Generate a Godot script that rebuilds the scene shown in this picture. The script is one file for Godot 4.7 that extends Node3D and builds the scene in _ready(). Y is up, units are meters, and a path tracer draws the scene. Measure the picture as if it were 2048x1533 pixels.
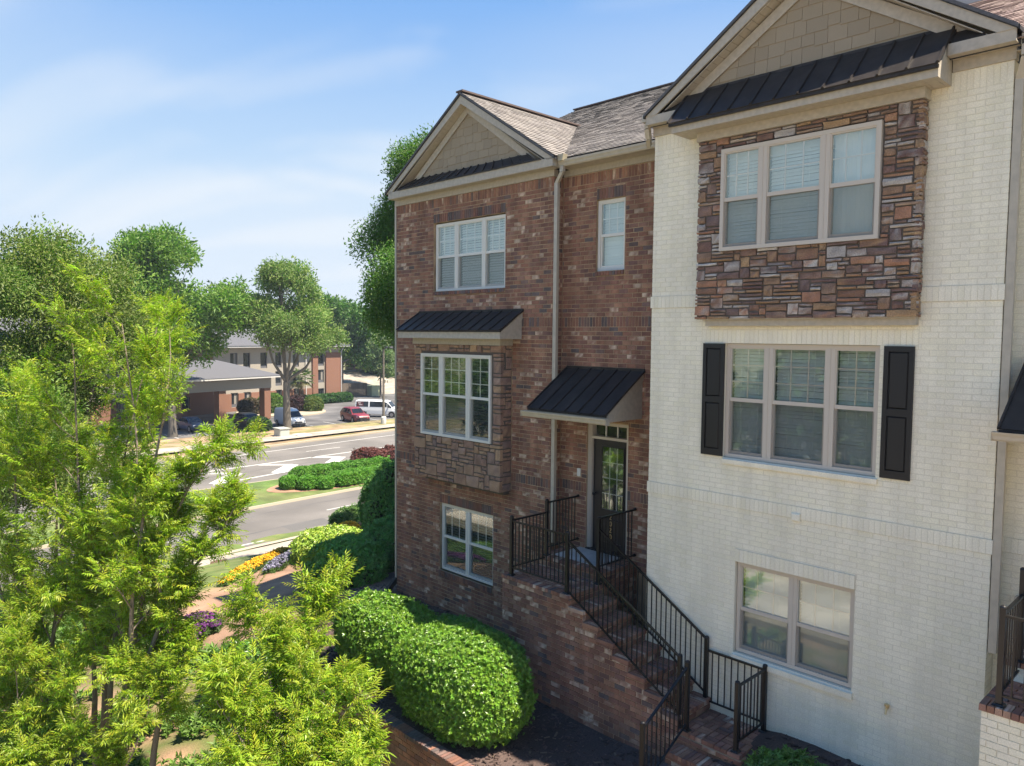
extends Node3D
# A brick townhouse and a white painted brick townhouse seen from a drone, a street and a hotel beyond.
# The camera stands at height 0; the street lies at -10.3 m.

const EYE := Vector3(0, 0, 10.4)
const EX := Vector3(1, 0, 0)
const EY := Vector3(0, 1, 0)
const EZ := Vector3(0, 0, 1)
const ROAD := -10.3

var M := {}
var rng := RandomNumberGenerator.new()
var names := {}
var base_of := {}
var noise := FastNoiseLite.new()


class MB:
	var v := PackedVector3Array()
	var n := PackedVector3Array()
	var c := PackedColorArray()
	var col := Color(1, 1, 1)
	func tri(a: Vector3, b: Vector3, d: Vector3) -> void:
		var nn := (b - a).cross(d - a).normalized()
		v.append(a); v.append(d); v.append(b)
		for i in 3:
			n.append(nn); c.append(col)
	func quad(a: Vector3, b: Vector3, d: Vector3, e: Vector3) -> void:
		tri(a, b, d)
		tri(a, d, e)
	func quadc(a: Vector3, b: Vector3, d: Vector3, e: Vector3, ca: Color, cb: Color, cd: Color, ce: Color) -> void:
		var nn := (d - a).cross(e - b).normalized()
		v.append(a); v.append(d); v.append(b); v.append(a); v.append(e); v.append(d)
		c.append(ca); c.append(cd); c.append(cb); c.append(ca); c.append(ce); c.append(cd)
		for i in 6:
			n.append(nn)
	# p: 0..3 the front face counter-clockwise seen from the front, 4..7 the back face behind them
	func hexa(p: Array) -> void:
		quad(p[0], p[1], p[2], p[3])
		quad(p[5], p[4], p[7], p[6])
		quad(p[3], p[2], p[6], p[7])
		quad(p[1], p[0], p[4], p[5])
		quad(p[1], p[5], p[6], p[2])
		quad(p[4], p[0], p[3], p[7])
	func box(lo: Vector3, hi: Vector3) -> void:
		hexa([Vector3(lo.x, lo.y, hi.z), Vector3(hi.x, lo.y, hi.z), Vector3(hi.x, hi.y, hi.z), Vector3(lo.x, hi.y, hi.z),
			Vector3(lo.x, lo.y, lo.z), Vector3(hi.x, lo.y, lo.z), Vector3(hi.x, hi.y, lo.z), Vector3(lo.x, hi.y, lo.z)])
	func boxc(m: Vector3, s: Vector3) -> void:
		box(m - s * 0.5, m + s * 0.5)
	# a bar from a to b, w wide along side, t thick along up
	func bar(a: Vector3, b: Vector3, side: Vector3, up: Vector3) -> void:
		var s := side * 0.5
		var u := up * 0.5
		hexa([a - s - u, a + s - u, a + s + u, a - s + u, b - s - u, b + s - u, b + s + u, b - s + u] if (b - a).dot(side.cross(up)) < 0 else
			[b - s - u, b + s - u, b + s + u, b - s + u, a - s - u, a + s - u, a + s + u, a - s + u])
	# a box whose four long edges along the front are chamfered
	func cbox(lo: Vector3, hi: Vector3, r: float) -> void:
		var a := [Vector3(lo.x + r, lo.y + r, hi.z), Vector3(hi.x - r, lo.y + r, hi.z), Vector3(hi.x - r, hi.y - r, hi.z), Vector3(lo.x + r, hi.y - r, hi.z)]
		var m := [Vector3(lo.x, lo.y, hi.z - r), Vector3(hi.x, lo.y, hi.z - r), Vector3(hi.x, hi.y, hi.z - r), Vector3(lo.x, hi.y, hi.z - r)]
		var k := [Vector3(lo.x, lo.y, lo.z), Vector3(hi.x, lo.y, lo.z), Vector3(hi.x, hi.y, lo.z), Vector3(lo.x, hi.y, lo.z)]
		quad(a[0], a[1], a[2], a[3])
		quad(k[1], k[0], k[3], k[2])
		for i in 4:
			var j := (i + 1) % 4
			quad(m[i], m[j], a[j], a[i])
			quad(k[i], k[j], m[j], m[i])
	# polygon given counter-clockwise seen along -ax (from the tip of ax), thickened along ax
	func prism(poly: Array, ax: Vector3) -> void:
		var k := poly.size()
		for i in range(1, k - 1):
			tri(poly[0] + ax, poly[i] + ax, poly[i + 1] + ax)
			tri(poly[0], poly[i + 1], poly[i])
		for i in k:
			var j := (i + 1) % k
			quad(poly[i], poly[j], poly[j] + ax, poly[i] + ax)
	func tube(pts: Array, rad: Array, sides: int) -> void:
		var prev := []
		var pn := []
		for i in pts.size():
			var d: Vector3 = (pts[mini(i + 1, pts.size() - 1)] - pts[maxi(i - 1, 0)]).normalized()
			var x := d.cross(Vector3(0.31, 0.2, 0.93)).normalized()
			var y := d.cross(x)
			var ring := []
			var rn := []
			for k in sides:
				var w := TAU * k / sides
				var o := x * cos(w) + y * sin(w)
				ring.append(pts[i] + o * rad[i])
				rn.append(o)
			if i > 0:
				for k in sides:
					var q := (k + 1) % sides
					v.append(prev[k]); v.append(ring[q]); v.append(prev[q]); v.append(prev[k]); v.append(ring[k]); v.append(ring[q])
					n.append(pn[k]); n.append(rn[q]); n.append(pn[q]); n.append(pn[k]); n.append(rn[k]); n.append(rn[q])
					for z in 6:
						c.append(col)
			prev = ring
			pn = rn
	func disc(m: Vector3, ax: Vector3, r: float, sides: int) -> void:
		var d := ax.normalized()
		var x := d.cross(Vector3(0.31, 0.2, 0.93)).normalized()
		var y := d.cross(x)
		for k in sides:
			var w := TAU * k / sides
			var q := TAU * (k + 1) / sides
			tri(m, m + (x * cos(w) + y * sin(w)) * r, m + (x * cos(q) + y * sin(q)) * r)
	func cyl(a: Vector3, b: Vector3, r: float, sides: int) -> void:
		tube([a, b], [r, r], sides)
		disc(b, b - a, r, sides)
		disc(a, a - b, r, sides)
	# a lathed body about the vertical axis through m: rows of (radius, height)
	func lathe(m: Vector3, rows: Array, sides: int) -> void:
		for i in rows.size() - 1:
			for k in sides:
				var w := TAU * k / sides
				var q := TAU * (k + 1) / sides
				quad(m + Vector3(cos(q) * rows[i].x, rows[i].y, sin(q) * rows[i].x), m + Vector3(cos(w) * rows[i].x, rows[i].y, sin(w) * rows[i].x),
					m + Vector3(cos(w) * rows[i + 1].x, rows[i + 1].y, sin(w) * rows[i + 1].x), m + Vector3(cos(q) * rows[i + 1].x, rows[i + 1].y, sin(q) * rows[i + 1].x))
	func mesh() -> ArrayMesh:
		var arr := []
		arr.resize(Mesh.ARRAY_MAX)
		arr[Mesh.ARRAY_VERTEX] = v
		arr[Mesh.ARRAY_NORMAL] = n
		arr[Mesh.ARRAY_COLOR] = c
		var m := ArrayMesh.new()
		m.add_surface_from_arrays(Mesh.PRIMITIVE_TRIANGLES, arr)
		return m


# ---------------------------------------------------------------- nodes
func numbered(called: String) -> String:
	if not names.has(called):
		names[called] = 0
		return called
	names[called] += 1
	return "%s_%03d" % [called, names[called]]

func tag(o: Node, label: String, category := "", group := "", kind := "") -> Node:
	if label: o.set_meta("label", label)
	if category: o.set_meta("category", category)
	if group: o.set_meta("group", group)
	if kind: o.set_meta("kind", kind)
	return o

func thing(called: String, at: Vector3, label: String, category: String, group := "") -> Node3D:
	var o := Node3D.new()
	o.name = numbered(called)
	add_child(o)
	o.position = at
	base_of[o] = at
	tag(o, label, category, group)
	return o

# a part whose mesh is given in world metres
func part(parent: Node, called: String, mb: MB, mat: Material, label := "") -> MeshInstance3D:
	return place(parent, called, mb.mesh(), mat, label)

func place(parent: Node, called: String, mesh: Mesh, mat: Material, label := "") -> MeshInstance3D:
	var o := MeshInstance3D.new()
	var k: String = str(parent.get_instance_id()) + called
	if names.has(k):
		names[k] += 1
		o.name = "%s_%03d" % [called, names[k]]
	else:
		names[k] = 0
		o.name = called
	o.mesh = mesh
	o.material_override = mat
	parent.add_child(o, true)
	if base_of.has(parent):
		o.position = -base_of[parent]
	if label: o.set_meta("label", label)
	return o

func solo(called: String, mb: MB, mat: Material, label: String, category: String, group := "", kind := "") -> MeshInstance3D:
	var o := MeshInstance3D.new()
	o.name = numbered(called)
	o.mesh = mb.mesh()
	o.material_override = mat
	add_child(o)
	tag(o, label, category, group, kind)
	return o

func struct(called: String, mb: MB, mat: Material) -> MeshInstance3D:
	return solo(called, mb, mat, "", "", "", "structure")


# ---------------------------------------------------------------- materials
func noise_tex(freq: float, lo: float, hi: float, oct := 4, size := 512, normal := 0.0, kind := FastNoiseLite.TYPE_SIMPLEX_SMOOTH) -> NoiseTexture2D:
	var f := FastNoiseLite.new()
	f.noise_type = kind
	f.frequency = freq
	f.fractal_octaves = oct
	f.seed = 7 + M.size()
	var t := NoiseTexture2D.new()
	t.width = size
	t.height = size
	t.seamless = true
	t.noise = f
	if normal > 0.0:
		t.as_normal_map = true
		t.bump_strength = normal
	else:
		var g := Gradient.new()
		g.set_color(0, Color(lo, lo, lo))
		g.set_color(1, Color(hi, hi, hi))
		t.color_ramp = g
	return t

func mat(called: String, r: float, g: float, b: float, rough := 0.8, o := {}) -> StandardMaterial3D:
	var m := StandardMaterial3D.new()
	m.resource_name = called
	var lift := 1.0   # the textures darken on average; give that back
	for k in ["tex", "detail"]:
		if o.has(k): lift /= pow((o[k].color_ramp.get_color(0).r + o[k].color_ramp.get_color(1).r) * 0.5, 2.2)
	m.albedo_color = Color(r * lift, g * lift, b * lift).linear_to_srgb()
	m.roughness = rough
	m.vertex_color_use_as_albedo = true
	if o.has("tex"):
		m.albedo_texture = o.tex
		m.uv1_triplanar = true
		m.uv1_world_triplanar = true
		var s: float = o.get("scale", 1.0)
		m.uv1_scale = Vector3(s, s, s)
	if o.has("normal"):
		m.normal_enabled = true
		m.normal_texture = o.normal
		m.normal_scale = o.get("bump", 0.6)
		m.uv1_triplanar = true
		m.uv1_world_triplanar = true
		var s2: float = o.get("scale", 1.0)
		m.uv1_scale = Vector3(s2, s2, s2)
	if o.has("detail"):
		m.detail_enabled = true
		m.detail_blend_mode = BaseMaterial3D.BLEND_MODE_MUL
		m.detail_albedo = o.detail
		m.detail_uv_layer = BaseMaterial3D.DETAIL_UV_2
		m.uv2_triplanar = true
		m.uv2_world_triplanar = true
		var s3: float = o.get("dscale", 0.1)
		m.uv2_scale = Vector3(s3, s3 * o.get("drip", 1.0), s3)
	if o.has("metal"): m.metallic = o.metal
	if o.has("spec"): m.metallic_specular = o.spec
	if o.has("back"):
		m.backlight_enabled = true
		m.backlight = o.back
		m.cull_mode = BaseMaterial3D.CULL_DISABLED
	M[called] = m
	return m

func glass(called: String, a: float) -> StandardMaterial3D:
	var m := StandardMaterial3D.new()
	m.resource_name = called
	m.albedo_color = Color(0.55, 0.62, 0.6, a)
	m.transparency = BaseMaterial3D.TRANSPARENCY_ALPHA
	m.roughness = 0.02
	m.metallic_specular = 0.5
	M[called] = m
	return m

# glass with a thin metal coating: it mirrors a share of the light and lets the rest pass
func coated(called: String, share: float) -> StandardMaterial3D:
	var m := StandardMaterial3D.new()
	m.resource_name = called
	var im := Image.create(4, 4, false, Image.FORMAT_RGB8)
	im.fill(Color.WHITE)
	m.albedo_texture = ImageTexture.create_from_image(im)
	m.albedo_color = Color(0.88, 0.96, 0.93, share)
	m.transparency = BaseMaterial3D.TRANSPARENCY_ALPHA
	m.metallic = 1.0
	m.roughness = 0.03
	M[called] = m
	return m

func build_materials() -> void:
	var grain := noise_tex(0.03, 0.74, 1.0, 5)
	var fine := noise_tex(0.09, 0.80, 1.0, 4)
	var soft := noise_tex(0.012, 0.90, 1.0, 3)
	var patch := noise_tex(0.008, 0.70, 1.0, 5)
	var nrm := noise_tex(0.06, 0, 1, 5, 512, 6.0)
	var rough_n := noise_tex(0.02, 0, 1, 6, 512, 10.0)
	mat("brick", 1, 1, 1, 0.92, {"tex": grain, "scale": 5.0, "normal": nrm, "bump": 0.5, "detail": patch, "dscale": 0.5, "drip": 0.3})
	mat("mortar", 0.40, 0.285, 0.175, 0.95, {"tex": grain, "scale": 3.0, "detail": patch, "dscale": 0.35})
	mat("white_brick", 0.885, 0.83, 0.675, 0.7, {"tex": soft, "scale": 7.0, "normal": nrm, "bump": 0.12, "detail": noise_tex(0.008, 0.92, 1.0, 5), "dscale": 0.6, "drip": 0.2})
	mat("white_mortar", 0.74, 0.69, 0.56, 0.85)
	mat("stone", 1, 1, 1, 0.9, {"tex": grain, "scale": 3.0, "normal": rough_n, "bump": 0.7})
	mat("taupe", 0.46, 0.41, 0.335, 0.6, {"tex": soft, "scale": 1.5})
	mat("trim_white", 0.74, 0.72, 0.66, 0.5)
	mat("frame_taupe", 0.57, 0.51, 0.435, 0.5)
	mat("siding", 0.35, 0.28, 0.19, 0.75, {"tex": fine, "scale": 2.0, "normal": nrm, "bump": 0.15})
	mat("metal_roof", 0.036, 0.030, 0.027, 0.5, {"tex": soft, "scale": 1.5, "spec": 0.35, "detail": patch, "dscale": 0.7})
	mat("shingle", 1, 1, 1, 0.95, {"tex": fine, "scale": 6.0})
	mat("gutter", 0.47, 0.425, 0.345, 0.45, {"tex": soft, "scale": 0.8})
	mat("black_metal", 0.009, 0.0085, 0.009, 0.36)
	mat("shutter", 0.0095, 0.0085, 0.009, 0.5)
	mat("door", 0.02, 0.018, 0.02, 0.35)
	mat("brass", 0.7, 0.55, 0.3, 0.3, {"metal": 0.6})
	mat("blind", 0.70, 0.75, 0.69, 0.6)
	mat("shade_cloth", 0.68, 0.73, 0.69, 0.8)
	mat("concrete", 0.52, 0.50, 0.47, 0.9, {"tex": fine, "scale": 0.8, "detail": patch, "dscale": 0.2})
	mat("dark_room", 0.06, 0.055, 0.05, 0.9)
	glass("pane", 0.05)
	coated("coated_pane", 0.20)
	coated("door_pane", 0.36)
	mat("blind_dark", 0.20, 0.22, 0.19, 0.6)
	mat("stone_core", 0.12, 0.10, 0.085, 0.95)
	var sc := mat("screen", 0.05, 0.052, 0.055, 0.8)
	sc.albedo_color.a = 0.30
	sc.transparency = BaseMaterial3D.TRANSPARENCY_ALPHA
	mat("bark_pale", 0.24, 0.19, 0.145, 0.95, {"tex": grain, "scale": 3.0, "normal": rough_n, "bump": 0.8})
	mat("bark", 0.115, 0.085, 0.06, 0.95, {"tex": grain, "scale": 2.0, "normal": rough_n, "bump": 0.8})
	mat("bark_grey", 0.155, 0.135, 0.11, 0.95, {"tex": grain, "scale": 2.0, "normal": rough_n, "bump": 0.8})
	mat("leaf", 1, 1, 1, 0.42, {"back": Color(0.8, 1.0, 0.24)})
	mat("leaf_soft", 1, 1, 1, 0.55, {"back": Color(0.6, 0.85, 0.22)})
	mat("leaf_glossy", 1, 1, 1, 0.36, {"back": Color(0.3, 0.5, 0.12)})
	mat("petal", 1, 1, 1, 0.6, {"back": Color(0.5, 0.5, 0.5)})
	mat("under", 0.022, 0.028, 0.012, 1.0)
	mat("asphalt", 0.165, 0.15, 0.135, 0.9, {"tex": fine, "scale": 1.2, "detail": noise_tex(0.01, 0.80, 1.0, 5), "dscale": 0.03})
	mat("asphalt_new", 0.125, 0.118, 0.11, 0.9, {"tex": fine, "scale": 1.2})
	mat("lot_asphalt", 0.115, 0.11, 0.108, 0.9, {"tex": fine, "scale": 1.0, "detail": noise_tex(0.02, 0.62, 1.0, 4), "dscale": 0.02})
	mat("road_paint", 0.55, 0.535, 0.50, 0.8, {"tex": fine, "scale": 2.0})
	mat("sidewalk", 0.36, 0.31, 0.255, 0.9, {"tex": fine, "scale": 0.9, "detail": patch, "dscale": 0.08})
	mat("kerb", 0.40, 0.34, 0.25, 0.9, {"tex": fine, "scale": 0.9})
	mat("driveway", 0.42, 0.335, 0.28, 0.9, {"tex": fine, "scale": 0.9, "detail": patch, "dscale": 0.1})
	mat("soil", 1, 1, 1, 0.95, {"tex": grain, "scale": 1.6, "normal": rough_n, "bump": 0.5, "detail": patch, "dscale": 0.12})
	mat("chip", 1, 1, 1, 0.85)
	mat("hotel_wall", 0.33, 0.295, 0.245, 0.85, {"tex": fine, "scale": 0.3})
	mat("hotel_brick", 0.225, 0.11, 0.07, 0.9, {"tex": fine, "scale": 0.5, "detail": noise_tex(0.15, 0.75, 1.0, 2), "dscale": 0.6})
	mat("hotel_roof", 0.105, 0.105, 0.115, 0.9, {"tex": fine, "scale": 0.4})
	mat("fascia", 0.6, 0.58, 0.55, 0.6)
	mat("dark_glass", 0.015, 0.018, 0.022, 0.06)
	mat("curtain", 0.25, 0.23, 0.2, 0.8)
	mat("paint", 1, 1, 1, 0.28, {"spec": 0.6})
	M.paint.clearcoat_enabled = true
	M.paint.clearcoat = 0.6
	mat("rubber", 0.02, 0.02, 0.02, 0.85)
	mat("alloy", 0.35, 0.35, 0.36, 0.35, {"metal": 0.7})
	mat("lens_white", 0.8, 0.8, 0.8, 0.12)
	mat("lens_red", 0.4, 0.02, 0.02, 0.2)
	mat("trim_black", 0.025, 0.025, 0.027, 0.6)
	mat("wood_grey", 0.16, 0.125, 0.095, 0.9, {"tex": grain, "scale": 1.0})
	mat("pale_green", 0.40, 0.42, 0.25, 0.6)
	mat("pale_box", 0.42, 0.43, 0.38, 0.6)
	mat("plain", 1, 1, 1, 0.7)


# ---------------------------------------------------------------- bricks
# a brick: c the middle of its face, U V N its axes, w h its size, d how far its face stands proud
func seen(c: Vector3, N: Vector3, area: float) -> float:
	var d := EYE - c
	return area * maxf(N.dot(d.normalized()), 0.02) / d.length_squared()

func add_brick(list: Array, c: Vector3, U: Vector3, V: Vector3, w: float, h: float, proud := 0.0) -> void:
	var N := U.cross(V)
	list.append({"c": c + N * proud, "U": U, "V": V, "N": N, "w": w, "h": h, "s": seen(c, N, w * h)})

func brick_shape(mb: MB, at: Transform3D, w: float, h: float, d: float, cols: Array, bev := 0.0035) -> void:
	var a := w * 0.5
	var b := h * 0.5
	var k := 3
	var low := []
	var top := []
	for i in k + 1:
		var x := lerpf(-a + bev, a - bev, float(i) / k)
		low.append(at * Vector3(x, -b + bev, rng.randf_range(-0.001, 0.001)))
		top.append(at * Vector3(x, b - bev, rng.randf_range(-0.001, 0.001)))
	for i in k:
		mb.quadc(low[i], low[i + 1], top[i + 1], top[i], cols[i], cols[i + 1], cols[i + 5], cols[i + 4])
	var o := [at * Vector3(-a, -b, -d), at * Vector3(a, -b, -d), at * Vector3(a, b, -d), at * Vector3(-a, b, -d)]
	mb.quadc(o[0], o[1], low[k], low[0], cols[0], cols[3], cols[3], cols[0])
	mb.quadc(o[1], o[2], top[k], low[k], cols[3], cols[7], cols[7], cols[3])
	mb.quadc(o[2], o[3], top[0], top[k], cols[7], cols[4], cols[4], cols[7])
	mb.quadc(o[3], o[0], low[0], top[0], cols[4], cols[0], cols[0], cols[4])

func red_cols(variant: int) -> Array:
	var tones := [Color(0.272, 0.132, 0.089), Color(0.315, 0.156, 0.099), Color(0.235, 0.115, 0.084), Color(0.283, 0.155, 0.111), Color(0.207, 0.110, 0.089), Color(0.339, 0.183, 0.118), Color(0.249, 0.122, 0.082), Color(0.292, 0.139, 0.090)]
	var out := []
	var base: Color = tones[variant % 8]
	var pale := Color(0.62, 0.48, 0.36)
	if variant >= 12 and variant < 15:   # charcoal brick
		base = [Color(0.15, 0.105, 0.095), Color(0.19, 0.12, 0.10), Color(0.135, 0.105, 0.10)][variant - 12]
	for i in 8:
		var c := base * rng.randf_range(0.86, 1.14)
		if variant >= 8 and variant < 12:   # a brick washed with pale slurry
			c = base.lerp(pale, clampf(rng.randf_range(-0.15, 1.15), 0.0, 1.0))
		elif variant == 15:
			c = base.lerp(pale, clampf(rng.randf_range(-0.3, 0.5), 0.0, 1.0))
		c.a = 1.0
		out.append(c)
	return out

func white_cols(variant: int) -> Array:
	var out := []
	var k := 0.965 + 0.009 * (variant % 6)
	for i in 8:
		var q := k * rng.randf_range(0.985, 1.01)
		out.append(Color(q, q, q * (0.97 if variant % 3 == 0 else 1.0)))
	return out

func red_pick(c: Vector3) -> int:
	var f := noise.get_noise_3d(c.x * 60.0, c.y * 95.0, c.z * 60.0)
	var r := rng.randf()
	if r < 0.065 + maxf(f, 0.0) * 0.34: return rng.randi_range(8, 11)
	if r < 0.15: return 15
	if r < 0.21: return rng.randi_range(12, 14)
	return rng.randi_range(0, 7)

# the 300 that show largest become parts of their own, the rest one part
func lay_bricks(parent: Node, list: Array, m: Material, white: bool, depth: float, called := "brick", count := 300) -> void:
	list.sort_custom(func(p, q): return p.s > q.s)
	var cache := {}
	var rest := MB.new()
	var left := 0
	var origin: Vector3 = base_of[parent] if base_of.has(parent) else Vector3.ZERO
	for i in list.size():
		var q: Dictionary = list[i]
		var variant: int = rng.randi_range(0, 11) if white else (q.pick if q.has("pick") else red_pick(q.c))
		if i < count:
			var key := Vector3i(roundi(q.w * 250), roundi(q.h * 250), variant)
			if not cache.has(key):
				var one := MB.new()
				brick_shape(one, Transform3D.IDENTITY, key.x / 250.0, key.y / 250.0, depth, white_cols(variant) if white else red_cols(variant), 0.0022 if white else 0.0035)
				cache[key] = one.mesh()
			var o := place(parent, called, cache[key], m)
			o.transform = Transform3D(Basis(q.U, q.V, q.N), q.c - origin)
			if white:
				o.position += q.N * rng.randf_range(-0.0012, 0.0012)
		else:
			left += 1
			var cc: Vector3 = q.c + (q.N * rng.randf_range(-0.0012, 0.0012) if white else Vector3.ZERO)
			brick_shape(rest, Transform3D(Basis(q.U, q.V, q.N), cc), q.w, q.h, depth, white_cols(variant) if white else red_cols(variant), 0.0022 if white else 0.0035)
	if left:
		part(parent, called, rest, m).set_meta("kind", "stuff")

# rectangles are [u0, v0, u1, v1]
func minus(r: Array, holes: Array) -> Array:
	var todo := [r]
	for h in holes:
		var next := []
		for q in todo:
			if q[0] >= h[2] or q[2] <= h[0] or q[1] >= h[3] or q[3] <= h[1]:
				next.append(q)
				continue
			if q[0] < h[0]: next.append([q[0], q[1], h[0], q[3]])
			if q[2] > h[2]: next.append([h[2], q[1], q[2], q[3]])
			var a := maxf(q[0], h[0])
			var b := minf(q[2], h[2])
			if q[1] < h[1]: next.append([a, q[1], b, h[1]])
			if q[3] > h[3]: next.append([a, h[3], b, q[3]])
		todo = next
	return todo

# running bond on the plane through o along U and V
func bond(list: Array, o: Vector3, U: Vector3, V: Vector3, r: Array, holes: Array, length: float, course: float, joint: float, phase := 0.0, row0 := 0.0) -> void:
	var k := floori((r[1] - row0) / course)
	while row0 + k * course < r[3]:
		var v0: float = maxf(row0 + k * course, r[1])
		var v1: float = minf(row0 + (k + 1) * course, r[3])
		if v1 - v0 > joint * 2.0:
			var u: float = floorf((r[0] - phase) / length) * length + phase + (length * 0.5 if k % 2 != 0 else 0.0) - length
			while u < r[2]:
				var jig := rng.randf_range(-0.003, 0.003)
				var q := [maxf(u + jig, r[0]), v0, minf(u + length + jig, r[2]), v1]
				if q[2] - q[0] > joint * 2.0:
					for p in minus(q, holes):
						if p[2] - p[0] > joint * 2.2 and p[3] - p[1] > joint * 2.2:
							add_brick(list, o + U * ((p[0] + p[2]) * 0.5) + V * ((p[1] + p[3]) * 0.5), U, V, p[2] - p[0] - joint, p[3] - p[1] - joint)
				u += length
		k += 1

# a row of upright bricks
func soldiers(list: Array, o: Vector3, U: Vector3, V: Vector3, r: Array, each: float, joint: float, proud := 0.0, dark := false) -> void:
	var k := maxi(1, roundi((r[2] - r[0]) / each))
	var w: float = (r[2] - r[0]) / k
	for i in k:
		var c: Vector3 = o + U * (r[0] + w * (i + 0.5)) + V * ((r[1] + r[3]) * 0.5)
		# laid on end: its long axis runs along V
		var N := U.cross(V)
		var e := {"c": c + N * proud, "U": V, "V": -U, "N": N, "w": r[3] - r[1] - joint, "h": w - joint, "s": seen(c, N, w * (r[3] - r[1]))}
		if dark:
			e.pick = [2, 4, 12, 13, 0, 6, 14][rng.randi_range(0, 6)]
		list.append(e)

func wall_slab(mb: MB, r: Array, holes: Array, z0: float, z1: float) -> void:
	for q in minus(r, holes):
		mb.box(Vector3(q[0], q[1], z0), Vector3(q[2], q[3], z1))


# ---------------------------------------------------------------- stones
func stone_shape(w: float, h: float, d: float, tone: Color, tone2: Color) -> MB:
	var mb := MB.new()
	var nu := 3
	var nv := 2
	var g := []
	var cl := []
	var j := minf(0.007, h * 0.08)
	for y in nv + 1:
		for x in nu + 1:
			var edge := x == 0 or y == 0 or x == nu or y == nv
			g.append(Vector3(lerpf(-w / 2 + 0.009, w / 2 - 0.009, float(x) / nu) + rng.randf_range(-j, j), lerpf(-h / 2 + 0.008, h / 2 - 0.008, float(y) / nv) + rng.randf_range(-j, j), rng.randf_range(-0.016, 0.002) - (0.007 if edge else 0.0)))
			var c := tone.lerp(tone2, clampf(rng.randf_range(-0.35, 0.75), 0.0, 1.0)) * rng.randf_range(0.76, 1.24)
			cl.append(Color(c.r, c.g, c.b))
	for y in nv:
		for x in nu:
			var i := y * (nu + 1) + x
			mb.quadc(g[i], g[i + 1], g[i + nu + 2], g[i + nu + 1], cl[i], cl[i + 1], cl[i + nu + 2], cl[i + nu + 1])
	var rim := []
	var rc := []
	for x in nu + 1: rim.append(g[x]); rc.append(cl[x])
	for y in range(1, nv + 1): rim.append(g[y * (nu + 1) + nu]); rc.append(cl[y * (nu + 1) + nu])
	for x in range(nu - 1, -1, -1): rim.append(g[nv * (nu + 1) + x]); rc.append(cl[nv * (nu + 1) + x])
	for y in range(nv - 1, 0, -1): rim.append(g[y * (nu + 1)]); rc.append(cl[y * (nu + 1)])
	for i in rim.size():
		var k: int = (i + 1) % rim.size()
		var p: Vector3 = rim[i] * Vector3(1.03, 1.03, 1)
		var q: Vector3 = rim[k] * Vector3(1.03, 1.03, 1)
		p.x = clampf(p.x, -w / 2 + 0.002, w / 2 - 0.002); q.x = clampf(q.x, -w / 2 + 0.002, w / 2 - 0.002)
		p.y = clampf(p.y, -h / 2 + 0.002, h / 2 - 0.002); q.y = clampf(q.y, -h / 2 + 0.002, h / 2 - 0.002)
		p.z = -d; q.z = -d
		mb.quadc(p, q, rim[k], rim[i], rc[i], rc[k], rc[k], rc[i])
	return mb

# ledge stones packed into a rectangle; cells of about 5 cm
func lay_stones(parent: Node, o: Vector3, U: Vector3, V: Vector3, size: Vector2, holes: Array, tones: Array, wide: Vector2, cell: float, depth: float, gap := 0.006) -> void:
	var N := U.cross(V)
	var nx := roundi(size.x / cell)
	var ny := roundi(size.y / cell)
	var cx := size.x / nx
	var cy := size.y / ny
	var used := PackedByteArray()
	used.resize(nx * ny)
	for y in ny:
		for x in nx:
			for h in holes:
				if (x + 0.5) * cx > h[0] and (x + 0.5) * cx < h[2] and (y + 0.5) * cy > h[1] and (y + 0.5) * cy < h[3]:
					used[y * nx + x] = 1
	var origin: Vector3 = base_of[parent]
	for y in ny:
		var x := 0
		while x < nx:
			if used[y * nx + x]:
				x += 1
				continue
			var hh: int = [1, 1, 1, 2, 1, 2, 1, 1, 2, 3][rng.randi_range(0, 9)]
			var ww := rng.randi_range(int(wide.x), int(wide.y)) if hh < 3 else rng.randi_range(3, 5)
			var w := 0
			while w < ww and x + w < nx and not used[y * nx + x + w]: w += 1
			if x + w < nx and not used[y * nx + x + w] and (x + w + 1 >= nx or used[y * nx + x + w + 1]): w += 1
			var h := 1
			while h < hh and y + h < ny:
				var free := true
				for i in w:
					if used[(y + h) * nx + x + i]: free = false
				if not free: break
				h += 1
			for b in h:
				for i in w:
					used[(y + b) * nx + x + i] = 1
			var q := Vector2((x + w * 0.5) * cx, (y + h * 0.5) * cy)
			var mb := stone_shape(w * cx - gap, h * cy - gap, depth, tones[rng.randi_range(0, tones.size() - 1)], tones[rng.randi_range(0, tones.size() - 1)])
			var s := place(parent, "stone", mb.mesh(), M.stone)
			s.transform = Transform3D(Basis(U, V, N), o + U * q.x + V * q.y + N * rng.randf_range(-0.008, 0.018) - origin)
			x += w


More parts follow.
